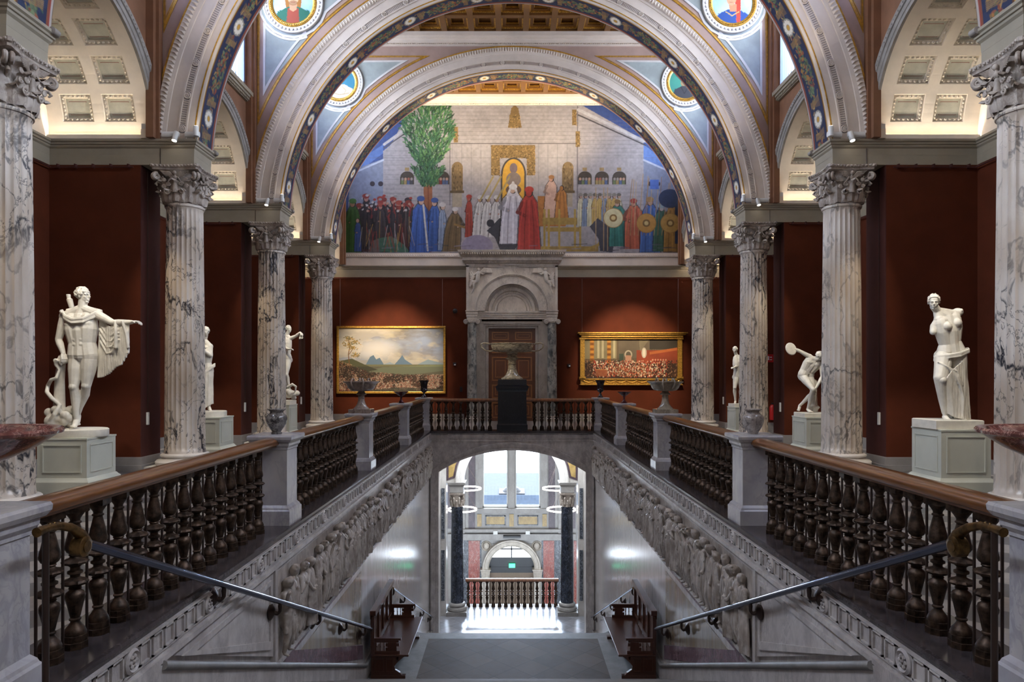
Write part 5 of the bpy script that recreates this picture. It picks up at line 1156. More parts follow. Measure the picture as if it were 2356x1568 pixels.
t = thing('wall_mural', 'wide painted mural of a crowd before a grey timber hall, high on the end wall', 'mural', (0, DW, 0))
me = mp.mesh('painted_surface', lambda u, v: np.stack([wx(790) + (wx(1568) - wx(790)) * u, -.03 + 0 * u, wz(582) + (wz(238) - wz(582)) * (1 - v)], -1)); obm('painted_surface', me, t)
x0, x1, z0, z1 = wx(788), wx(1570), wz(584), 12.62
o_ = [(x0 - .12, z0 - .12), (x1 + .12, z0 - .12), (x1 + .12, z1), (x0 - .12, z1)]; i_ = [(x0, z0), (x1, z0), (x1, z1), (x0, z1)]
fr = MB().band(o_, i_, -.05, 0, closed=True); fr.box(x0, -.028, z0, x1, 0, z1)
for i in range(150): x = x0 + (x1 - x0) * (i + .5) / 150; fr.ball((x, -.05, z0 - .06), (.03, .02, .035), 5, 3)
obj('stucco_frame', fr, M['arch'], t)

# portal
D0 = DW - .55
t = thing('door_surround', 'carved marble portal with columns and a blind arch round the walnut door', 'portal', (0, DW, 0)); yy = -.5
b = MB(); b.box(-1.78, yy, 3.95, 1.80, 0, 6.20)
bod = MB()
Ro, Ri, cz = 1.33, 1.06, 4.36
def apts(R, n=32, a=0, b2=pi): return [(R * cos(a + (b2 - a) * i / n), cz + R * sin(a + (b2 - a) * i / n)) for i in range(n + 1)]
outer = []
for i in range(33):
    a = pi * i / 32; d = (cos(a), sin(a)); k = min(1.80 / max(abs(d[0]), 1e-6), 1.86 / max(d[1], 1e-6)); outer.append((k * d[0], cz + k * d[1]))
bod.band(apts(Ri + .02), outer, -.50, -.05); bod.box(-1.8, -.05, cz, 1.8, 0, 6.2)
obj('wall_block', bod, M['portal'], t)
a = MB(); a.arc([(Ri, -.2), (Ri, -.515), (1.36, -.515), (1.37, -.54), (1.44, -.56), (1.46, -.5)], cz, 0, pi, 48); obj('outer_arch', a, M['portal'], t, 30)
a = MB(); a.arc([(.60, -.20), (.62, -.26), (.70, -.28), (.72, -.24), (.80, -.24), (.82, -.32), (.93, -.34), (.95, -.30), (1.07, -.30)], cz, 0, pi, 48); obj('inner_arch', a, M['portal'], t, 30)
for i in range(70): th = pi * (i + .5) / 70; 
a = MB()
for i in range(90): th = pi * (i + .5) / 90; a.ball((1.405 * cos(th), -.56, cz + 1.405 * sin(th)), .018, 5, 3); a.ball((.985 * cos(th), -.32, cz + .985 * sin(th)), .014, 5, 3)
obj('bead_moulding', a, M['portal2'], t)
a = MB(); a.prism(apts(.72), -.22, -.18); obj('lunette_slab', a, M['portal2'], t)
a = MB(); a.prism([(.62 * cos(pi * i / 20) * (1), cz + .66 * sin(pi * i / 20) ** .8) for i in range(21)], -.235, -.2); a.v = [(v[0] * .92, v[1], v[2]) for v in a.v]; obj('lunette_panel', a, M['portal'], t)
a = MB(); a.stack(0, -.3, [(1.86, .26, 6.20), (1.86, .30, 6.26), (1.90, .34, 6.30), (1.95, .38, 6.32), (1.95, .38, 6.43), (2.02, .45, 6.50), (2.10, .55, 6.62), (2.12, .57, 6.70)]); a.box(-1.8, -.54, 6.14, 1.8, 0, 6.2)
for i in range(60): x = -1.83 + 3.66 * (i + .5) / 60; a.box(x - .018, -.62, 6.24, x + .018, -.56, 6.30)
for i in range(46): x = -2.02 + 4.04 * (i + .5) / 46; a.ball((x, -.80, 6.57), (.035, .05, .06), 6, 4)
obj('cornice', a, M['portal'], t)
a = MB(); a.box(-1.42, -.46, 4.03, 1.42, 0, cz)
for z in (4.12, 4.2, 4.28): a.box(-1.42, -.48, z, 1.42, -.4, z + .012)
for s in (-1, 1): a.stack(s * 1.58, -.42, [(.20, .14, 4.02), (.20, .14, 4.10), (.215, .155, 4.12), (.215, .155, 4.20), (.23, .17, 4.23), (.23, .17, 4.30), (.25, .19, 4.34), (.25, .19, cz + .01)])
obj('entablature', a, M['portal'], t)
for s in (-1, 1):
    c = obj('column', MB().lathe([(.195, .22), (.2, .24), (.195, .3), (.19, 1.5), (.17, 3.8), (.17, 3.86), (.18, 3.88)], 32), M['swirl'], t, 50, loc=(s * 1.585, -.42, 0))
    obj('base', MB().stack(0, 0, [(.26, .26, 0), (.26, .26, .09)]).lathe([(.25, .09), (.26, .12), (.24, .15), (.215, .17), (.225, .2), (.2, .225)], 28), M['portal'], c, 40)
    cp = MB(); cp.box(-.2, -.15, 3.93, .2, .15, 4.02)
    for e in (-1, 1):
        cp.lathe([(.0, -.15), (.088, -.15), (.095, -.13), (.07, 0), (.095, .13), (.088, .15), (0, .15)], 20, X=Matrix.Translation((e * .235, 0, 3.93)) @ Matrix.Rotation(pi / 2, 4, 'X'))
        cp.tube([(e * .235 + .065 * (1 - q / 20) * cos(q * .5) * e, -.155, 3.93 + .065 * (1 - q / 20) * sin(q * .5)) for q in range(20)], .010, 5)
    for e in range(5): cp.ball((-.1 + .05 * e, -.15, 3.90), (.02, .02, .025), 6, 4)
    obj('capital', cp, M['portal'], c, 40)
    obj('pilaster', MB().box(s * 1.20, -.40, 0, s * 1.42, 0, 4.03), M['portal2'], t)
    # winged youth carved in each spandrel
    f = MB(); k = lambda x, z: (s * x, -.54, z)
    f.ball(k(1.32, 5.97), (.07, .06, .085), 10, 8); chain(f, [k(1.32, 5.85) + (.075,), k(1.34, 5.68) + (.085,), k(1.36, 5.55) + (.08,)], 8)
    chain(f, [k(1.38, 5.84) + (.04,), k(1.50, 5.74) + (.035,), k(1.60, 5.88) + (.025,)], 8); chain(f, [k(1.24, 5.83) + (.04,), k(1.14, 5.78) + (.03,), k(1.02, 5.86) + (.025,)], 8)
    chain(f, [k(1.36, 5.52) + (.06,), k(1.50, 5.42) + (.055,), k(1.52, 5.22) + (.035,), k(1.60, 5.04) + (.02,)], 8); chain(f, [k(1.38, 5.5) + (.06,), k(1.56, 5.5) + (.05,), k(1.64, 5.3) + (.035,)], 8)
    for q in range(6): f.tube([k(1.25, 5.86), k(1.1 - q * .02, 6.02 - q * .03), k(.82 - q * .01, 6.0 - q * .03)], [.03, .04, .015], 7); f.tube([k(1.46, 5.7), k(1.60, 5.75 - q * .05), k(1.68, 5.9 - q * .12)], [.03, .035, .012], 7)
    me = remesh('winged_youth', f, .014, M['portal'], 2); obm('winged_youth', me, t)
    obj('corner_frame', MB().box(s * 1.70, -.53, cz, s * 1.80, -.5, 6.14).box(s * .3, -.53, 6.08, s * 1.8, -.5, 6.16), M['portal'], t)
a = MB(); 
for w, y, h in ((1.22, -.42, 3.95), (1.14, -.40, 3.88), (1.03, -.36, 3.78)): a.band([(-w, 0), (-w, h), (w, h), (w, 0)], [(-w + .10, 0), (-w + .10, h - .10), (w - .10, h - .10), (w - .10, 0)], y, 0)
for s in (-1, 1): a.box(s * 1.22, -.42, 3.45, s * 1.28, 0, 3.95)
obj('door_frame', a, M['portal2'], t)
d = MB().box(-.94, DW - .2, 0, .94, DW - .05, 3.7); dr_ = struct('door_1', d, M['doorw']); dr_['label'] = 'dark walnut double door with inlaid panels inside the portal'
fr = MB(); pn = MB()
for s in (-1, 1):
    for z0, z1 in ((.12, .75), (.9, 1.45), (1.6, 2.55), (2.7, 3.15), (3.22, 3.55)):
        R = [(s * .12, z0), (s * .80, z0), (s * .80, z1), (s * .12, z1)]; fr.band(R, shrink(R, .05), DW - .225, DW - .19, closed=True); fr.band(shrink(R, .13 if z1 - z0 > .4 else .1), shrink(R, .16 if z1 - z0 > .4 else .12), DW - .215, DW - .19, closed=True)
obj('inlaid_panels', fr, M['doorl'], dr_)

# framed paintings
def frame_rect(x0, z0, x1, z1, w, y0, y1): R = [(x0, z0), (x1, z0), (x1, z1), (x0, z1)]; return MB().band(R, shrink(R, w), y0, y1, closed=True)
lp = Paint(242, 147, '8e8c86', 1.5); n = lp.noise(46, 3, 5, 1.9); n2_ = lp.noise(30, 8, 5, 2.2)
gr = lp.Y / 147
lp.blend((n > .42) * 1.0 * (gr < .6), 'b4ad9e', .6); lp.blend(np.clip((n - .5) * 4, 0, 1) * (gr < .55), 'd6cfb8', .8); lp.blend(np.clip((.47 - n) * 5, 0, 1) * (gr < .5), '8fa0bb', .75)
lp.blend(np.clip((n2_ - .5) * 5, 0, 1) * np.clip((lp.X - 90) / 60, 0, 1) * (gr < .5), '6e6658', .75); lp.blend(np.clip((lp.noise(20, 31, 4, 2) - .55) * 7, 0, 1) * np.clip((lp.X - 60) / 80, 0, 1) * (gr < .52), 'c9b98e', .5); lp.blend(np.clip(1 - ((lp.X - 90) / 60) ** 2 - ((lp.Y - 50) / 28) ** 2, 0, 1), 'ddd8c8', .7)
lp.blend(np.clip(gr * 3 - 1.35, 0, 1) * (gr < .62), '9aa5a4', .6)
for pts, c in (([(62, 84), (72, 66), (80, 62), (86, 72), (94, 68), (104, 84)], '5c7282'), ([(126, 86), (140, 70), (146, 62), (152, 72), (170, 84)], '5f7688'), ([(100, 84), (118, 78), (130, 84)], '8a9aa2'), ([(180, 84), (205, 72), (242, 82), (242, 90), (180, 90)], '7f929a')): lp.poly(pts, c)
lp.rect(0, 84, 242, 147, '6b6a4e'); lp.poly([(100, 90), (242, 84), (242, 98), (160, 108), (60, 100)], '77805e'); lp.poly([(0, 76), (30, 70), (60, 84), (90, 96), (0, 110)], '4a4c34')
lp.blend(np.clip((lp.Y - 94 + 20 * np.clip(1 - lp.X / 70, 0, 1) - 12 * np.clip(lp.X / 150, 0, 1)) / 5, 0, 1), '33241a', .92)
nb = lp.noise(13, 77, 3, 1.4)
for i in range(5200):
    x = rnd.uniform(0, 242); y0_ = 94 - 22 * max(0, 1 - x / 70) + 12 * min(1, x / 150); y = y0_ + (143 - y0_) * rnd.random(); s_ = .35 + (y - 80) / 95; k = nb[min(lp.H - 1, int(y * 1.5)), min(lp.W - 1, int(x * 1.5))]
    if k > .5 or rnd.random() < .15: col_ = rnd.choice(['b98a62', 'd9b48c', '8c5c38', 'c9a47c', '8e3a22', '9c7a58', 'd6c8a8', 'a06a44', 'b04c30'])
    else: col_ = rnd.choice(['3a2718', '4a3020', '2a1c12', '5f3c22', '60422a', '4c4632', '6a4a34'])
    a_ = rnd.uniform(0, 3); L_ = rnd.uniform(1.2, 3.2) * s_; lp.line([(x, y), (x + cos(a_) * L_, y + sin(a_) * L_)], rnd.uniform(.8, 1.9) * s_, col_, .9)
lp.poly([(90, 140), (150, 136), (242, 140), (242, 147), (60, 147)], '4c5242', .8)
lp.line([(25, 92), (22, 60), (26, 40), (22, 26)], 2, '6a4a2c'); lp.line([(24, 60), (36, 42)], 1.4, '6a4a2c')
for i in range(220): cx, cy, r = rnd.choice([(22, 24, 9), (38, 32, 9), (20, 38, 9), (30, 44, 9), (38, 62, 8)]); lp.ell(cx + rnd.gauss(0, r * .6), cy + rnd.gauss(0, r * .35), 1.8, 1.1, rnd.choice(['8c7038', 'a8843c', '6a6038', '57583a']), .85)
lp.a *= np.where(lp.Y > 88, .72, 1.0)[..., None]; g_ = lp.a.mean(2, keepdims=True); lp.a = g_ + (lp.a - g_) * np.where(lp.Y > 88, .7, 1.0)[..., None]
PL = (-7.0, wz(905), wx(1026), wz(750))
t = thing('framed_painting', 'large gilt-framed battle landscape painting left of the portal', 'painting', (0, DW, 0))
x0, z0, x1, z1 = wx(776), wz(905), wx(1026), wz(750)
obj('frame', frame_rect(x0, z0, x1, z1, .09, -.16, -.02), M['gilt'], t, bevel=.02); obm('canvas', lp.mesh('canvas', lambda u, v: np.stack([x0 + .08 + (x1 - x0 - .16) * u, -.08 + 0 * u, z1 - .08 - (z1 - z0 - .16) * v], -1)), t)
obj('backing', MB().box(x0 + .05, -.07, z0 + .05, x1 - .05, 0, z1 - .05), M['dev'], t)
for x in (wx(783), wx(1018)): obj('hanging_wire', MB().tube([(x, -.03, z1 - .02), (x, -.03, 5.68)], .007, 5), M['wire'], t)
rp = Paint(214, 89, '5a4a34', 1.6); 
for x in range(0, 214, 1): rp.rect(x, 0, x + 1, 50, ['6a5c44', '5a4c38', '7a6c50', '4e4230'][(x * 7 // 9) % 4], .5)
rp.rect(0, 0, 74, 46, '8c8462', .7); rp.rect(78, 0, 150, 44, '645a48', .9); rp.rect(150, 0, 214, 24, '3a342a'); rp.rect(120, 26, 214, 56, '8a3a1e', .95); rp.poly([(150, 30), (214, 20), (214, 26), (150, 36)], 'a85c2c')
for x in (13, 52): rp.rect(x, 0, x + 9, 56, 'a06a24'); [rp.ell(x + 4.5, q * 6, 5, 2.4, 'c0842c' if q % 2 else '7a4a18') for q in range(9)]
for x in (30, 66, 40): rp.rect(x, 0, x + 5, 44, 'b9b08a', .8)
rp.ell(101, 36, 9, 10, 'b0a68c'); rp.ell(101, 37, 6, 8, '5c5444'); rp.rect(94, 38, 108, 56, 'b4866a'); rp.ell(137, 32, 6, 12, 'b8ae98'); rp.ell(137, 32, 3, 9, 'd6ceb8'); rp.rect(80, 34, 90, 50, '3c4a3c'); rp.poly([(125, 0), (150, 0), (128, 30)], '8a8064', .5)
rp.rect(0, 56, 214, 89, '3a2416'); rp.ell(105, 72, 60, 14, '7a5234', .8)
for i in range(1500):
    x, y = rnd.uniform(0, 214), rnd.uniform(50, 87); c = rnd.choice(['a8402a', '8c2c1c', 'd6c8a8', 'c9a27c', '3a1c10', '6a2416', 'b9805c', '2c1810', 'e0d4b8', 'b04c2c']) if 20 < x < 190 else rnd.choice(['2c1c12', '4a2c1a', '8c6a4c', '1c120c'])
    rp.ell(x, y, rnd.uniform(.6, 1.6), rnd.uniform(1, 2.6), c, .9)
rp.rect(26, 70, 52, 85, '8a4c2c', .9); rp.line([(26, 70), (52, 70)], 1.2, 'c08a50')
for i in range(12): rp.ell(154 + i * 3, 48, 1.4, 2.2, 'c9a27c' if i % 2 else 'a83a2a')
rp.a *= .6 + .5 * rp.noise(25, 5, 3)[..., None]
t = thing('framed_painting', 'gilt architectural frame holding a painting of a crowded church interior, right of the portal', 'painting', (0, DW, 0))
x0, z0, x1, z1 = wx(1334), wz(884), wx(1568), wz(768)
obm('canvas', rp.mesh('canvas', lambda u, v: np.stack([wx(1344) + (wx(1557) - wx(1344)) * u, -.09 + 0 * u, wz(779) - (wz(779) - wz(868)) * v], -1)), t)
obj('backing', MB().box(x0 + .05, -.085, z0 + .05, x1 - .05, 0, z1 - .05), M['dev'], t)
f = MB(); f.box(wx(1327), -.42, wz(768), wx(1577), 0, wz(765)); f.box(wx(1331), -.36, wz(771), wx(1573), 0, wz(768)); f.box(wx(1336), -.28, wz(776), wx(1568), 0, wz(771)); f.box(wx(1336), -.2, wz(780), wx(1566), 0, wz(776))
for i in range(90): x = wx(1338) + (wx(1566) - wx(1338)) * (i + .5) / 90; f.box(x - .012, -.30, wz(771) - .05, x + .012, -.28, wz(771))
obj('cornice', f, M['gilt'], t)
for x in (1339, 1562): obj('pilaster', MB().box(wx(x - 5), -.2, wz(868), wx(x + 5), 0, wz(780)).box(wx(x - 7), -.24, wz(872), wx(x + 7), 0, wz(866)).box(wx(x - 7), -.24, wz(781), wx(x + 7), 0, wz(777)), M['gilt'], t)
f = MB().box(wx(1333), -.24, wz(885), wx(1568), 0, wz(883)).box(wx(1335), -.18, wz(883), wx(1566), 0, wz(873)).box(wx(1333), -.24, wz(873), wx(1568), 0, wz(870)); obj('base_rail', f, M['gilt'], t)
f = MB()
for i in range(9):
    xa = wx(1342) + (wx(1560) - wx(1342)) * i / 9; L = (wx(1560) - wx(1342)) / 9; f.tube([(xa + L * q / 8, -.2, wz(875) - .08 * sin(pi * q / 8)) for q in range(9)], .018, 6); f.ball((xa, -.2, wz(875)), .03, 6, 4)
obj('festoons', f, M['gilt'], t, 50)
for x in (wx(1339), wx(1560)): obj('hanging_wire', MB().tube([(x, -.03, wz(768)), (x, -.03, 5.68)], .007, 5), M['wire'], t)

# small fittings on the end wall
def fit(name, label, cat, u, v, sx, sz, mat, dome=False):
    t = thing(name, label, cat, (wx(u), DW, wz(v)))
    if dome: obj('dome', MB().ball((0, -.04, 0), (sx / 2, .07, sz / 2), 12, 8), M[mat], t, 60); obj('mount', MB().lathe([(sx * .55, 0), (sx * .55, .03)], 16, X=Matrix.Rotation(pi / 2, 4, 'X')), M['dev'], t)
    else: obj('housing', MB().box(-sx / 2, -.10, -sz / 2, sx / 2, 0, sz / 2), M[mat], t, bevel=.01); obj('lens', MB().ball((.02, -.10, -.03), (sx * .3, .03, sz * .25), 10, 6), M['whitepl'], t, 60)
fit('dome_camera', 'small black dome camera on the red wall above the left sensor', 'camera', 1047, 715, .18, .16, 'dev', True)
fit('motion_sensor', 'small motion sensor on the red wall left of the portal', 'sensor', 1046, 837, .12, .12, 'dev')
fit('motion_sensor', 'small motion sensor on the red wall right of the portal', 'sensor', 1309, 840, .12, .12, 'dev')
tag(obj('wall_switch', MB().box(-.05, -.03, -.1, .05, 0, .1), M['dev'], loc=(wx(1061), DW, wz(895))), 'narrow grey switch plate low on the red wall beside the portal', 'switch')

# portrait medallions
def portrait(kind):
    p = Paint(120, 120, '7fa9cf' if kind < 2 else ('3c7f9c' if kind == 2 else '3f8a74'), 1.0); p.blend(p.noise(40, kind, 4) * (p.Y > 20), 'dbe6ec' if kind < 2 else '2c6478', .6)
    if kind == 0: p.ell(60, 36, 25, 36, '7a5228'); p.poly([(34, 40), (40, 78), (30, 82), (50, 84), (70, 84), (92, 80), (82, 76), (86, 40)], '94622c'); p.poly([(2, 120), (14, 84), (44, 70), (76, 70), (108, 82), (118, 120)], '1f5e50'); p.poly([(40, 120), (44, 74), (76, 74), (78, 120)], '8e3f30'); p.poly([(48, 60), (72, 60), (70, 78), (60, 84), (50, 78)], 'b98a6c'); p.ell(60, 40, 17, 24, 'c99e80'); p.ell(60, 58, 13, 8, '7a5a3c', .7)
    if kind == 1: p.ell(60, 34, 24, 24, 'b03024'); p.poly([(0, 120), (18, 90), (44, 78), (78, 78), (108, 92), (120, 120)], '1f4488'); p.poly([(66, 40), (84, 40), (82, 118), (72, 118)], 'b83a28'); p.poly([(48, 62), (72, 62), (72, 84), (52, 84)], 'b07c5c'); p.ell(56, 44, 15, 22, 'c08c6c'); p.line([(40, 84), (58, 96), (78, 84)], 3, 'b9985c')
    if kind == 2: p.ell(54, 34, 18, 22, '5c3c28'); p.ell(52, 42, 13, 18, 'a87a5c'); p.ell(52, 56, 13, 14, '6a4a34'); p.poly([(10, 120), (20, 80), (46, 66), (80, 66), (110, 84), (116, 120)], 'd0c2a8'); p.line([(20, 92), (60, 104), (96, 98)], 3, '9c8a70'); p.line([(70, 74), (84, 88), (78, 98)], 3, 'a89880')
    if kind == 3: p.ell(56, 36, 19, 24, '3a3430'); p.ell(56, 42, 14, 18, 'b0846a'); p.ell(56, 60, 14, 16, '8a7658'); p.poly([(6, 120), (20, 84), (46, 72), (78, 72), (106, 88), (116, 120)], '2e3038'); p.line([(44, 76), (56, 100), (70, 76)], 3, '1c1e24')
    for a, b2 in ((54, 42), (66, 42)): p.ell(a - (4 if kind in (1, 2, 3) else 0), b2, 2.2, 1.3, '3a2a20')
    p.line([(60 - (4 if kind else 0), 42), (61 - (4 if kind else 0), 50)], 2, 'a0705a'); p.line([(55 - (4 if kind else 0), 56), (65 - (4 if kind else 0), 56)], 1.6, '8a4a40')
    R, A = 48, 96; r = np.linspace(0, 1, R)[:, None] * np.ones((1, A + 1)); a = np.linspace(0, 2 * pi, A + 1)[None, :] * np.ones((R, 1))
    X, Z = r * np.cos(a), r * np.sin(a); ix = np.clip(((X * .5 + .5) * 119).astype(int), 0, 119); iy = np.clip(((.5 - Z * .5) * 119).astype(int), 0, 119)
    P_ = np.stack([X * .52, -.01 - .0 * X, Z * .52], -1).reshape(-1, 3); return grid_mesh('portrait', P_, R, A + 1, p.a[iy, ix].reshape(-1, 3), M['paint'])
wr = MB(); wr.lathe([(.62, .0), (.62, .03), (.66, .05), (.72, .045), (.735, .06), (.775, .06), (.78, 0)], 72, X=Matrix.Rotation(pi / 2, 4, 'X')); 
wr.f = [f for f in wr.f if len(f) == 4]
for i in range(44): a = 2 * pi * i / 44; wr.ball((.69 * cos(a), -.055, .69 * sin(a)), (.034, .02, .034), 6, 4)
gr_ = MB(); gr_.lathe([(.515, .0), (.515, .03), (.54, .05), (.60, .055), (.625, .03), (.63, 0)], 72, X=Matrix.Rotation(pi / 2, 4, 'X')); gr_.f = [f for f in gr_.f if len(f) == 4]
for i in range(80): a = 2 * pi * i / 80; gr_.ball((.57 * cos(a), -.056, .57 * sin(a)), .018, 5, 3)
wrm, grm = wr.mesh('plaster_ring', M['white'], 40), gr_.mesh('gilt_ring', M['gilt'], 40)
for D, s, kd, lb in ((DC[3], -1, 0, 'portrait medallion of a long-haired person in green, left on the third arch'), (DC[3], 1, 1, 'portrait medallion of a red-hooded person in blue, right on the third arch'), (DC[4], -1, 2, 'portrait medallion of a person in cream drapery, left on the farthest arch'), (DC[4], 1, 3, 'portrait medallion of a bearded person in black, right on the farthest arch')):
    t = thing('portrait_medallion', lb, 'medallion', (s * 5.67, D - .305, 11.40)); obm('plaster_ring', wrm, t); obm('gilt_ring', grm, t); obm('portrait', portrait(kd), t, (0, -.01, 0))
# ---------------------------------------------------------------- far end of the stairwell and the lower hall
def segarch(w, zs, rise, n=28):
    return [(w * cos(pi - pi * i / n), zs + rise * sin(pi * i / n) ** .92) for i in range(n + 1)]
Rr = (2.40 ** 2 + .95 ** 2) / (2 * .95)
def seg(w, zs, rise, n=28):
    R = (w * w + rise * rise) / (2 * rise); a = math.asin(w / R); return [(R * sin(-a + 2 * a * i / n), zs + rise - R + R * cos(-a + 2 * a * i / n)) for i in range(n + 1)]
A = seg(2.40, -1.34, .71); B = [(p[0] * 2.75 / 2.40, -.32) for p in A]; A = [A[0]] + A + [A[-1]]; B = [(-2.75, -1.34)] + B + [(2.75, -1.34)]
w = MB(); w.band(A, B, 22.30, 22.7)
for s in (-1, 1): w.box(s * 2.40, 22.30, -11, s * 2.75, 22.7, -1.34)
fw = struct('wall_far_stairwell', w, M['frieze'])
m = MB(); 
for o0, o1, y in ((0, .07, 22.24), (.07, .13, 22.26), (.13, .20, 22.245), (.20, .26, 22.22)):
    A1 = seg(2.40 + o0, -1.34, .71 + o0); A2 = seg(2.40 + o1, -1.34, .71 + o1); m.band(A1, A2, y, 22.31)
    for s in (-1, 1): m.box(s * (2.40 + o0), y, -6.75, s * (2.40 + o1), 22.295, -1.34)
struct('arch_moulding', m, M['frieze'], fw)
hf = MB().box(-7, 21.0, -7.0, 7, 25.6, -6.75); struct('floor_middle_hall', hf, M['hallfloor'])
ef = MB().box(-7.2, 25.4, -11.3, 7.2, 37, -11); struct('floor_entrance_hall', ef, M['hallfloor'])
hc = MB().box(-7.2, 22.7, -.6, 7.2, 36.4, -.3); struct('ceiling_hall', hc, M['cream'])
hs = MB(); hs.box(-7.2, 22.7, -11, -7.0, 36.4, -.3); hs.box(7.0, 22.7, -11, 7.2, 36.4, -.3); struct('wall_hall_sides', hs, M['hallwall'])
for s in (-1, 1):
    p = MB(); p.box(s * 2.55, 22.9, -6.75, s * 3.3, 24.35, -.6); o = struct('wall_passage_' + ('left' if s < 0 else 'right'), p, M['hallwhite'])
    q = MB()
    for z0, z1 in ((-6.3, -4.35), (-3.95, -1.6)): q.box(s * 2.60, 22.88, z0, s * 2.80, 22.9, z1)
    struct('dark_panel', q, M['halldark'], o)
    p = MB(); p.box(s * 2.35, 24.3, -6.75, s * 3.3, 24.9, -.6); o = struct('wall_pilaster_' + ('left' if s < 0 else 'right'), p, M['hallwhite'])
    q = MB(); q.box(s * 2.40, 24.28, -6.2, s * 2.52, 24.3, -4.4); q.box(s * 2.40, 24.28, -4.0, s * 2.52, 24.3, -2.2); struct('dark_panel', q, M['halldark'], o)
# arch carried by two dark columns
Ai = [(1.72 * cos(pi - pi * i / 32), -2.05 + 1.72 * sin(pi * i / 32)) for i in range(33)]; Bi = [(2.36 * cos(pi - pi * i / 32) * (1 if True else 0), max(-2.05, -2.05 + 2.3 * sin(pi * i / 32))) for i in range(33)]
Bo = []
for i in range(33):
    a = pi - pi * i / 32; d = (cos(a), sin(a)); k = min(2.36 / max(abs(d[0]), 1e-6), 1.78 / max(d[1], 1e-6)); Bo.append((k * d[0], -2.05 + k * d[1]))
w = MB().band(Ai, Bo, 24.45, 24.8); w.box(-2.36, 24.45, -.62, 2.36, 24.8, -.3); aw = struct('wall_hall_arch', w, M['hallwhite'])
m = MB().arc([(1.72, 24.40), (1.80, 24.38), (1.82, 24.36), (1.93, 24.36), (1.95, 24.34), (2.02, 24.34), (2.02, 24.46)], -2.05, 0, pi, 40); struct('archivolt', m, M['hallwhite'], aw, 30)
for s in (-1, 1):
    tri = [(s * 2.34, -1.95)] + [(s * 2.06 * cos(a), -2.05 + 2.06 * sin(a)) for a in (.1, .3, .5, .7)] + [(s * 2.34, -.65)]
    struct('dark_spandrel', MB().prism(tri, 24.42, 24.46), M['hallpurple'], aw); t3 = shrink(tri, .07); struct('yellow_spandrel', MB().prism(t3, 24.41, 24.44), M['yellow'], aw)
    struct('impost', MB().stack(s * 1.98, 24.6, [(.22, .25, -2.40), (.24, .27, -2.36), (.24, .27, -2.15), (.30, .33, -2.08), (.32, .35, -2.0)]), M['hallwall'], aw)
    t = thing('hall_column', 'polished blue-black marble column in the lower hall, %s of the opening' % ('left' if s < 0 else 'right'), 'column', (s * 1.98, 24.6, -6.75), 0)
    obj('base', MB().stack(0, 0, [(.36, .36, 0), (.36, .36, .14)]).lathe([(.34, .14), (.36, .18), (.34, .25), (.29, .28), (.28, .31), (.31, .34), (.30, .38), (.25, .42)], 32), M['hallwall'], t, 40)
    obj('shaft', MB().lathe([(.235, .42), (.232, .5), (.23, 1.5), (.205, 3.78), (.22, 3.80), (.22, 3.84), (.2, 3.86)], 40), M['shaftblk'], t, 40)
    cp = MB().lathe([(.2, 3.86), (.205, 4.0), (.23, 4.2), (.27, 4.32)], 24); cp.stack(0, 0, [(.27, .27, 4.30), (.28, .28, 4.36)])
    for rw in range(2):
        for k in range(8): a = 2 * pi * (k + .5 * rw) / 8; cp.tube([(r * cos(a), r * sin(a), z) for r, z in ((.21, 3.87 + rw * .1), (.225, 4.0 + rw * .1), (.27, 4.10 + rw * .1), (.285, 4.07 + rw * .1))], [.05, .045, .03, .015], 6)
    for k in range(4): a = pi / 4 + k * pi / 2; cp.tube([(r * cos(a), r * sin(a), z) for r, z in ((.23, 4.1), (.29, 4.26), (.35, 4.28), (.345, 4.22), (.32, 4.23))], .022, 6)
    obj('capital', cp, M['cap'], t, 50)
LT = (-1.70, 1.70); mb = MB(); mb.v = []
t = thing('balustrade', 'balustrade with red-brown rail between the two dark columns of the lower hall', 'balustrade', (0, 25.3, -6.75))
mb.prism(RP, -1.72, 1.72, 'yz'); obj('handrail', mb, M['oakx'], t, 35)
for i in range(15): obm('baluster', mbal, t, (-1.62 + 3.24 * i / 14, 0, 0))
for i in range(14): obm('rod', mrod, t, (-1.62 + 3.24 * (i + .5) / 14, 0, 0))
# facade
KF = 1571 / 36.0; FY = 36.0
def fx(u): return (u - 1175) / KF - .05
def fz(v): return EYE + (864.5 - v) / KF
fa = MB(); T0, T1 = fz(1030), fz(1168)
xs = [fx(1111), fx(1168), fx(1186), fx(1243)]
fa.box(-7, FY, T0, 7, FY + .5, -.3); fa.box(-7, FY, fz(1250) , xs[0], FY + .5, T0); fa.box(xs[3], FY, fz(1250), 7, FY + .5, T0); fa.box(xs[1], FY, T1, xs[2], FY + .5, T0); fa.box(xs[0], FY, fz(1250), xs[3], FY + .5, T1)
cu, ru, zs = (fx(1125) + fx(1229)) / 2, (fx(1229) - fx(1125)) / 2, fz(1305)
ai = [(cu + ru * cos(pi - pi * i / 24), zs + ru * sin(pi * i / 24)) for i in range(25)]; bo = []
for i in range(25):
    a = pi - pi * i / 24; d = (cos(a), sin(a)); k = min(2.2 / max(abs(d[0]), 1e-6), (fz(1250) - zs + .02) / max(d[1], 1e-6)); bo.append((cu + k * d[0], zs + k * d[1]))
fa.band(ai, bo, FY, FY + .5); fa.box(-7, FY, -11, cu - ru, FY + .5, zs); fa.box(cu + ru, FY, -11, 7, FY + .5, zs); fa.box(-7, FY, zs, cu - 2.2, FY + .5, fz(1250)); fa.box(cu + 2.2, FY, zs, 7, FY + .5, fz(1250))
fw = struct('wall_facade', fa, M['hallwall'])
def slab(name, rects, mat, y=.04): 
    m = MB()
    for a, b, c, d in rects: m.box(fx(a), FY - y, fz(b), fx(c), FY + .01, fz(d))
    struct(name, m, M[mat], fw)
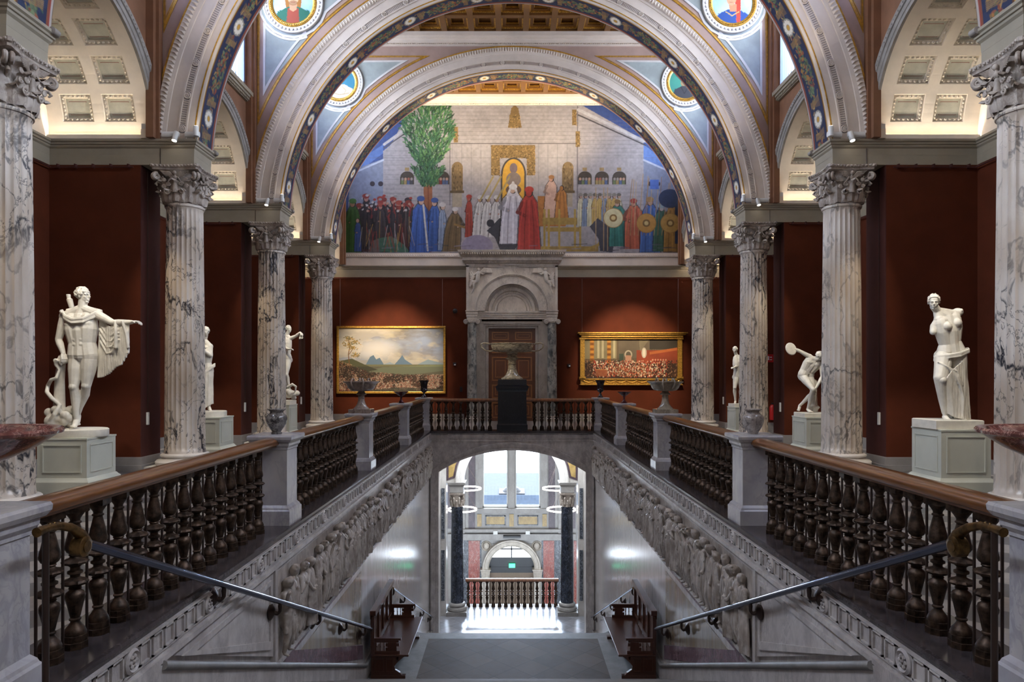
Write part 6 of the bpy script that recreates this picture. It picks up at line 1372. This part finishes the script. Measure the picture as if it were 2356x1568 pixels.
slab('red_marble_panels', [(1078, 1243, 1104, 1400), (1250, 1243, 1275, 1400), (1020, 1243, 1030, 1400), (1320, 1243, 1330, 1400)], 'hallred')
slab('dark_marble_strips', [(1040, 1241, 1077.5, 1400), (1275.5, 1241, 1318, 1400), (1104, 1240, 1108, 1400), (1246, 1240, 1250, 1400)], 'halldark', .025)
slab('purple_marble_strips', [(1078, 1040, 1093, 1215), (1262, 1040, 1277, 1215), (1030, 1040, 1042, 1215), (1312, 1040, 1324, 1215)], 'hallpurple', .03)
slab('pale_pilasters', [(1095, 1030, 1110, 1168), (1244, 1030, 1259, 1168), (1170, 1030, 1184, 1168), (1047, 1030, 1070, 1225), (1284, 1030, 1308, 1225)], 'hallwall', .14)
slab('sill_band', [(1090, 1168, 1264, 1174), (1093, 1174, 1262, 1178), (1040, 1215, 1314, 1222), (1030, 1226, 1324, 1240)], 'hallwall', .22)
slab('yellow_marble_panels', [(1119, 1187, 1161, 1205), (1193, 1187, 1236, 1205), (1098, 1182, 1108, 1210), (1172, 1182, 1182, 1210), (1248, 1182, 1258, 1210)], 'yellow', .05)
slab('panel_frames', [(1117, 1185, 1163, 1187), (1117, 1205, 1163, 1207), (1191, 1185, 1238, 1187), (1191, 1205, 1238, 1207), (1117, 1185, 1119, 1207), (1161, 1185, 1163, 1207), (1191, 1185, 1193, 1207), (1236, 1185, 1238, 1207)], 'halldark', .07)
slab('junction_boxes', [(1135, 1218, 1145, 1226), (1209, 1218, 1219, 1226)], 'whitepl', .3)
m = MB().arc([(ru, FY - .02), (ru, FY - .3), (ru + .07, FY - .34), (ru + .22, FY - .32), (ru + .26, FY - .36), (ru + .33, FY - .36), (ru + .33, FY)], zs, 0, pi, 32); m.v = [(v[0] + cu, v[1], v[2]) for v in m.v]
struct('portal_arch', m, M['portal'], fw, 30)
m = MB()
for s in (-1, 1): m.stack(cu + s * (ru + .17), FY - .17, [(.19, .17, -11), (.19, .17, zs - .55), (.2, .18, zs - .5), (.24, .22, zs - .1), (.27, .24, zs - .06), (.27, .24, zs)])
struct('portal_pilasters', m, M['portal'], fw)
m = MB()
for s in (-1, 1): m.ball((cu + s * 1.33, FY - .04, fz(1255)), (.17, .08, .2), 12, 8); m.lathe([(.2, 0), (.25, .05), (.28, .0)], 20, X=Matrix.Translation((cu + s * 1.33, FY, fz(1255))) @ Matrix.Rotation(pi / 2, 4, 'X'))
struct('carved_heads', m, M['portal'], fw, 50)
dk = MB(); dk.box(cu - ru, FY + .1, fz(1318), cu + ru, FY + .25, fz(1305)); dk.box(cu - .03, FY + .1, fz(1305), cu + .03, FY + .2, fz(1256)); dk.box(cu - ru, FY + .1, fz(1265), cu + ru, FY + .18, fz(1262)); dk.box(cu - ru, FY + .12, fz(1306), cu + ru, FY + .16, fz(1283))
struct('window_21', dk, M['dev'])['label'] = 'arched fanlight above the entrance door'
g = MB().box(xs[0], FY + .2, T1, xs[3], FY + .21, T0); g.prism(ai, FY + .2, FY + .21); struct('window_22', g, M['glass'])['label'] = 'two tall clear windows of the entrance hall and the fanlight glass'
g = MB()
for a, b in ((xs[0], xs[1]), (xs[2], xs[3])): g.box(a, FY + .15, T1, b, FY + .25, T1 + .06); g.box(a, FY + .15, T1, a + .05, FY + .25, T0); g.box(b - .05, FY + .15, T1, b, FY + .25, T0)
struct('window_frames', g, M['whitepl'], bpy.data.objects['window_22'])
d = MB().box(cu - ru, FY + .1, -11, cu + ru, FY + .25, fz(1318)); do = struct('door_2', d, M['doorg']); do['label'] = 'wooden double door of the entrance'
g = MB()
for s in (-1, 1):
    for z0, z1 in ((-10.8, -10.2), (-10.0, -8.9)): R = [(cu + s * .12, z0), (cu + s * 1.05, z0), (cu + s * 1.05, z1), (cu + s * .12, z1)]; g.band(R, shrink(R, .06), FY + .07, FY + .1, closed=True)
obj('door_panels', g, M['doorg'], do)
tag(obj('exit_sign', MB().box(fx(1171), FY - .1, fz(1304), fx(1185), FY + .02, fz(1296)), M['exit']), 'small glowing green exit sign above the entrance door', 'sign')
tag(obj('wall_lamp_bar', MB().box(fx(1158), FY - .5, fz(1232), fx(1198), FY - .22, fz(1228)), M['dev']), 'long dark lamp bar on the cornice above the entrance arch', 'lamp')
# building opposite, seen through the windows
bo_ = MB().box(-30, 90, -16, 30, 110, fz(1137) * 1 + (-(fz(1137) - EYE)) * 0 - 4.4); 
zr = EYE + (864.5 - 1158) * 90 / 1571; zt = EYE + (864.5 - 1137) * 90 / 1571
tb_ = MB().box(-30, 90, -20, 30, 110, zr); rb = MB().box(-30.5, 89.5, zr, 30.5, 110, zt); do_ = MB().lathe([(1.3, 0), (1.2, .3), (.9, .6), (.5, .8), (.1, .9)], 24, c=(.1, 92, zt)); do_.box(-1.6, 90, zt, 1.8, 94, zt + .15)
t = thing('far_building', 'pale building with a blue-grey roof and small dome seen through the lower windows', 'building', (0, 90, -20)); 
for n_, mb, mt in (('wall', tb_, 'farwall'), ('roof', rb, 'roofd'), ('dome', do_, 'dev')): mb.v = [(v[0], v[1] - 90, v[2] + 20) for v in mb.v]; obj(n_, mb, M[mt], t)
# ring lamps
rgm = MB(); rgm.v = []
def ringlamp(x, y, z, lab):
    t = thing('ring_lamp', lab, 'lamp', (x, y, z)); n = 48; vs = []; R = .60
    for i in range(n):
        a = 2 * pi * i / n
        for r, h in ((R - .02, -.03), (R + .02, -.03), (R + .02, .03), (R - .02, .03)): vs.append((r * cos(a), r * sin(a), h))
    fs = [(4 * i + k, 4 * ((i + 1) % n) + k, 4 * ((i + 1) % n) + (k + 1) % 4, 4 * i + (k + 1) % 4) for i in range(n) for k in range(4)]
    obj('glowing_ring', MB().add(vs, fs), M['ring'], t)
    c = MB()
    for k in range(3): a = k * 2.1; c.tube([(R * cos(a), R * sin(a), .04), (0, 0, 1.0)], .006, 4)
    c.tube([(0, 0, 1.0), (0, 0, -.62 - z)], .006, 4); obj('cable', c, M['wire'], t)
for s, nm in SIDES:
    ringlamp(s * 2.0, 31.0, EYE - (1123 - 864.5) * 31 / 1571, 'upper glowing ring lamp hanging in the entrance hall, on the ' + nm)
    ringlamp(s * 2.1, 29.0, EYE - (1171 - 864.5) * 29 / 1571, 'lower glowing ring lamp behind the %s dark column' % nm)

# ---------------------------------------------------------------- benches
def bench(s, nm):
    t = thing('wooden_bench', 'dark carved oak bench with high back on the %s side of the landing' % nm, 'bench', (s * 2.605, 13.24, ZL)); S = -s
    L = .95; B = lambda mb, x0, y0, z0, x1, y1, z1: mb.box(S * x0, y0, z0, S * x1, y1, z1)
    seat = MB(); B(seat, .05, -L - .03, .40, .72, L + .03, .435); obj('seat', seat, M['bench'], t, bevel=.01)
    bk = MB(); B(bk, .03, -L, .40, .07, L, 1.13); B(bk, .02, -L - .02, 1.13, .13, L + .02, 1.22); B(bk, .02, -L, 1.06, .10, L, 1.13); B(bk, .06, -L, .46, .10, L, .56)
    for i in range(5): y = -L + .03 + i * (2 * L - .06) / 4; B(bk, .05, y - .035, .4, .10, y + .035, 1.1)
    obj('backrest', bk, M['bench'], t, bevel=.006)
    for e in (-1, 1):
        y = e * (L - .03)
        ap_ = MB(); B(ap_, .06, y - .03, .68, .58, y + .03, .72); B(ap_, .06, y - .022, .435, .52, y + .022, .49); B(ap_, .06, y - .022, .64, .54, y + .022, .68); B(ap_, .06, y - .022, .49, .14, y + .022, .64); B(ap_, .34, y - .022, .49, .50, y + .022, .64)
        for z, q in ((.46, .56), (.52, .50), (.60, .545)): B(ap_, .3, y - .02, z - .03, q, y + .02, z + .03)
        for i in range(2): x = .205 + i * .068; B(ap_, x - .008, y - .02, .49, x + .008, y + .02, .64)
        for i in range(3):
            x = .172 + i * .068
            for z, r in ((.49, .02), (.565, .016), (.64, .02)): ap_.lathe([(r, -.02), (r, .02)], 10, X=Matrix.Translation((S * x - .02 * S, y, z)) @ Matrix.Rotation(pi / 2, 4, 'X')) if False else None
            B(ap_, x - .034, y - .02, .555, x - .022, y + .02, .575); B(ap_, x + .022, y - .02, .555, x + .034, y + .02, .575)
        obj('armrest', ap_, M['bench'], t, bevel=.004)
        lg = MB(); pr = [(.04, .05), (.60, .05), (.56, .10), (.47, .16), (.46, .22), (.50, .27), (.56, .33), (.62, .38), (.66, .40), (.04, .40)]; lg.prism([(S * a, b) for a, b in pr], y - .03, y + .03); B(lg, .04, y - .045, 0, .66, y + .045, .055)
        for q0, q1 in ((.10, .27), (.31, .44)): R = [(S * q0, .12), (S * q1, .12), (S * q1, .35), (S * q0, .35)]; lg.band(R, shrink(R, .012), y - .038, y + .038, closed=True)
        obj('end_panel', lg, M['bench'], t, bevel=.004)
    ap2 = MB(); B(ap2, .50, -L, .33, .53, L, .40); obj('apron', ap2, M['bench'], t)
for s, nm in SIDES: bench(s, nm)

# ---------------------------------------------------------------- handrails
def bracket(t, s, y, z, wall=2.66, rx=2.55):
    m = MB(); m.lathe([(.085, 0), (.088, .014), (.062, .034), (.034, .05), (.022, .056)], 20, X=Matrix.Translation((s * wall, y, z - .115)) @ Matrix.Rotation(-s * pi / 2, 4, 'Y'))
    m.tube([(s * (wall - .03), y, z - .115), (s * (wall - .075), y, z - .13), (s * (rx + .015), y, z - .125), (s * (rx - .0), y, z - .10), (s * rx, y, z - .05), (s * rx, y, z - .01)], [.018, .023, .016, .018, .023, .015], 8); m.ball((s * rx, y, z - .06), .02, 8, 6); m.ball((s * (wall - .08), y, z - .13), .021, 8, 6)
    obj('wall_bracket', m, M['rod'], t, 60)
for s, nm in SIDES:
    rx = 2.55; z_ = lambda y: .80 - .431 * (y - 4.03)
    t = thing('stair_handrail', 'steel handrail with brass scroll end on the %s wall of the near stair flight' % nm, 'handrail', (0, 0, 0))
    obj('rail', MB().tube([(s * rx, y, z_(y)) for y in (4.03, 6, 8, 10, 12.27)], .029, 14), M['steel'], t, 60); obj('end_cap', MB().ball((s * rx, 12.28, z_(12.28)), .03, 10, 8), M['bronze2'], t, 60)
    g = MB(); g.tube([(s * rx, 3.60, .965), (s * rx, 3.68, .970), (s * rx, 3.78, .962), (s * rx, 3.88, .93), (s * rx, 3.97, .87), (s * rx, 4.035, .80)], [.026, .022, .023, .025, .032, .028], 14)
    for q in range(9): f = q / 8; y = 3.7 + .3 * f; g.ball((s * rx, y, .982 - .15 * f * f), (.014, .014, .016), 7, 5)
    g.lathe([(.05, -.036), (.06, -.03), (.06, .03), (.05, .036)], 22, X=Matrix.Translation((s * rx, 3.97, .80)) @ Matrix.Rotation(pi / 2, 4, 'Y')); g.lathe([(.034, -.042), (.034, .042)], 18, X=Matrix.Translation((s * rx, 3.97, .80)) @ Matrix.Rotation(pi / 2, 4, 'Y'))
    obj('scroll_end', g, M['bronze2'], t, 50)
    obj('post', MB().tube([(s * rx, 3.67, .95), (s * rx, 3.67, .0)], .017, 10), M['rod'], t, 60)
    for y in (5.95, 7.4, 8.95, 10.4, 11.75): bracket(t, s, y, z_(y))
    t = thing('stair_handrail', 'slim steel handrail on the %s wall below the landing' % nm, 'handrail', (0, 0, 0)); z2 = lambda y: -2.71 - .437 * (y - 14.5)
    obj('rail', MB().tube([(s * rx, y, z2(y)) for y in (14.5, 17, 19.5, 21.9)], .022, 12), M['steel'], t, 60); obj('end_cap', MB().ball((s * rx, 14.49, z2(14.5)), .028, 8, 6), M['bronze2'], t)
    for y in (14.6, 16.1, 17.8, 19.6, 21.4): bracket(t, s, y, z2(y))

# ---------------------------------------------------------------- lamps and small fittings
LT_ = []
def spot(name, loc, target, power, angle=50, blend=.6, col=(1, .87, .72), size=.06):
    l = bpy.data.lights.new(name, 'SPOT'); l.energy = power; l.spot_size = math.radians(angle); l.spot_blend = blend; l.color = col; l.shadow_soft_size = size
    o = bpy.data.objects.new(name, l); COL.objects.link(o); o.location = loc; o.rotation_euler = (V(target) - V(loc)).to_track_quat('-Z', 'Y').to_euler(); return o
def area(name, loc, target, sx, sy, power, col=(1, 1, 1), portal=False, spread=None):
    l = bpy.data.lights.new(name, 'AREA'); l.shape = 'RECTANGLE'; l.size = sx; l.size_y = sy; l.energy = power; l.color = col
    if portal: l.cycles.is_portal = True
    if spread: l.spread = math.radians(spread)
    o = bpy.data.objects.new(name, l); COL.objects.link(o); o.location = loc; o.rotation_euler = (V(target) - V(loc)).to_track_quat('-Z', 'Y').to_euler(); return o
head_m = MB().lathe([(.038, 0), (.040, .005), (.040, .15), (.034, .155)], 20).mesh('lamp_head', M['whitepl'], 40)
lens_m = MB().lathe([(.034, -.002), (.034, .002)], 20).mesh('lens', M['glowwarm'])
def lamp(label, x, y, z, dirv, s, group):
    t = thing('spotlight', label, 'spotlight', (x, y, z), 0, group); t.scale = (1.2,) * 3
    obj('gear_box', MB().lathe([(.045, -.11), (.045, .11)], 16, X=Matrix.Rotation(pi / 2, 4, 'Y') @ Matrix.Diagonal((1, .6, 1, 1)), c=(0, 0, 0)), M['whitepl'], t, 40, loc=(s * .13, 0, .03))
    obj('bracket', MB().box(-.03, -.035, -.01, .03, .005, .06), M['whitepl'], t)
    q = V(dirv).to_track_quat('-Z', 'Y').to_euler(); h = bpy.data.objects.new('lamp_head', head_m); COL.objects.link(h); h.parent = t; h.location = V((0, -.05, .02)) + V(dirv).normalized() * .12; h.rotation_euler = q
    l = bpy.data.objects.new('lens', lens_m); COL.objects.link(l); l.parent = h; return t
for s, nm in SIDES:
    for k in range(1, 5):
        D = DC[k]; y = D - .42; w = ORD[k].split()[0]
        lamp('white downward spotlight on the entablature above the %s %s column' % (w, nm), s * 6.27, y, 6.26, (s * .10, -.3, -1), s, 'downward spotlights')
        lamp('white upward spotlight on the entablature above the %s %s column' % (w, nm), s * 5.90, y, 6.26, (0, 0, 1), s * .6, 'upward spotlights')
        t = tag(obj('corner_spotlight', MB().lathe([(.03, -.06), (.045, -.055), (.045, .055), (.03, .06)], 16, X=Matrix.Rotation(pi / 2, 4, 'X')), M['archdark'], smooth=40, loc=(s * 5.90, D + .36, 6.20)), 'small grey spotlight on the far corner above the %s %s column' % (w, nm), 'spotlight', 'corner spotlights')
        tag(obj('junction_box', MB().box(-.05, -.05, 0, .05, .05, .14).box(-.05, -.05, .15, .05, .05, .27), M['whitepl'], loc=(s * 6.88, D - .40, 6.22)), 'small white junction box at the vault foot by the %s %s column' % (w, nm), 'box', 'white junction boxes')
        c = thing('pull_cord', 'thin dark cord with white grip hanging on the pier behind the %s %s column' % (w, nm), 'cord', (s * 6.97, D - .15, 0), 0, 'hanging cords')
        obj('cord', MB().tube([(0, 0, 1.1), (0, 0, 5.72)], .006, 5), M['rod'], c); obj('grip', MB().box(-.02, -.028, .86, .02, .028, 1.1), M['whitepl'], c, bevel=.008)
        c2 = tag(obj('wall_cable', MB().tube([(0, 0, 5.76), (0, 0, 12.5)], .007, 5), M['rod'], loc=(s * 6.62, D - .37, 0)), 'thin dark cable running up the wall above the %s %s column' % (w, nm), 'cable', 'thin wall cables')
t = thing('fire_extinguisher', 'red fire extinguisher on the wall behind the third right column', 'extinguisher', (8.47, 22.24, .36))
obj('tank', MB().lathe([(.075, 0), (.085, .02), (.085, .42), (.06, .48), (.025, .5)], 20), M['signred'], t, 40); obj('valve', MB().lathe([(.02, .5), (.02, .56)], 10).box(-.03, -.09, .54, .03, .03, .56), M['dev'], t)
t = thing('wall_sign', 'small red fire equipment sign above the extinguisher', 'sign', (8.42, 22.345, 2.37)); obj('plate', MB().box(-.12, -.02, -.13, .12, 0, .13), M['signred'], t)
g = MB().box(-.06, -.024, -.06, -.02, -.02, .07).box(0, -.024, -.06, .07, -.02, -.03).box(0, -.024, .02, .07, -.02, .05); obj('pictogram', g, M['whitepl'], t)

# lights
for s, nm in SIDES:
    for bi, D in enumerate(ys):
        yc = D + BAY / 2
        a = area('window_daylight', (s * 7.15, yc, 11.55), (s * 0, yc, 9.0), 3.3, 1.4, 190 if bi > 1 else 400, (.76, .85, 1.0), spread=135)
        if bi >= 1:
            for e in (-1, 1): area('cove_led', (s * 7.8, yc + e * 1.962, 6.235), (s * 7.8, yc - e * 1.3, 8.0), 1.8, .025, 20, (1, .90, .76))
for s in (-1, 1):
    for k in (1, 2, 3):
        yc = DC[k] + BAY / 2 + .02; h = 2.6
        spot('statue_spot', (s * 6.4, DC[k] + .5 if 0 else yc - 1.9, 5.9), (s * 6.9, yc, 2.0), 260, 34, .5, (1, .93, .82), .05)
        spot('statue_spot', (s * 5.2, yc - 2.6, 6.1), (s * 6.95, yc, 2.1), 230, 26, .5, (1, .93, .82), .05)
    for k in range(1, 5):
        spot('uplight', (s * 5.5, DC[k] - 1.1, 6.6), (s * 3.0, DC[k] - 1.6, 13.0), 130, 110, 1, (1, .86, .68), .08)
    for k in (1, 2, 3, 4): spot('column_spot', (s * 6.9, DC[k] - 1.9, 6.0), (s * 6.33, DC[k], 2.0), 150, 34, .8, (1, .84, .62), .05)
spot('painting_spot', (-4.8, 22.1, 6.0), (-4.85, DW, 2.4), 1700, 46, .7, (1, .80, .58), .08)
spot('painting_spot', (4.8, 22.1, 6.0), (4.75, DW, 2.3), 1700, 46, .7, (1, .80, .58), .08)
spot('portal_spot', (0, 23.2, 11.9), (0, DW, 5.2), 140, 34, .8, (1, .92, .80), .08)
for x in (-4.5, 0, 4.5): area('mural_wash', (x, 23.4, 12.4), (x, DW, 9.0), 2.5, .2, 17, (1, .95, .90))
for x in (-3, 3): spot('ceiling_uplight', (x, 25.0, 6.9 if 0 else 9.5), (x * .3, 25.2, 13), 900, 160, 1, (1, .80, .50), .1)
area('entrance_sky', (0, 36.9, -2.9), (0, 30, -5.5), 4.0, 3.4, 0, (1, 1, 1), True)
area('door_sky', (0, 36.9, -8.2), (0, 30, -9), 2.6, 1.6, 0, (1, 1, 1), True)
W = bpy.data.worlds.new('World'); C.world = W; W.use_nodes = True
bg = W.node_tree.nodes['Background']; bg.inputs[0].default_value = (.78, .88, 1.0, 1); bg.inputs[1].default_value = 5.5
area('passage_fill', (0, 23.55, -.68), (0, 23.55, -5), 4.0, 1.2, 150, (.85, .92, 1.0))  # area light added under the hall ceiling to brighten passage and columns
spot('bowl_fill', (-4.6, 18.2, 6.1), (0, 22.6, 2.4), 420, 16, .5, (1, .9, .72), .05)  # added spot to brighten the bowl, no fixture there
area('hall_daylight_fill', (0, 35.85, -1.15), (0, 23, -5.6), 5.0, .9, 620, (.60, .76, 1.0), spread=80).data.use_shadow = True  # unseen panel added above the facade windows to strengthen their daylight
cam = bpy.data.cameras.new('Camera'); co = bpy.data.objects.new('Camera', cam); COL.objects.link(co); C.camera = co
co.location = (-.05, 0, EYE); co.rotation_euler = (pi / 2, 0, 0); cam.sensor_width = 36; cam.lens = 36 * 1571 / 2356; cam.shift_x = 3 / 2356; cam.shift_y = (864.5 - 784) / 2356; cam.clip_end = 500
vs_ = C.view_settings; vs_.view_transform = 'Standard'; vs_.look = 'None'; vs_.gamma = 1; vs_.use_curve_mapping = False; vs_.exposure = 0.55
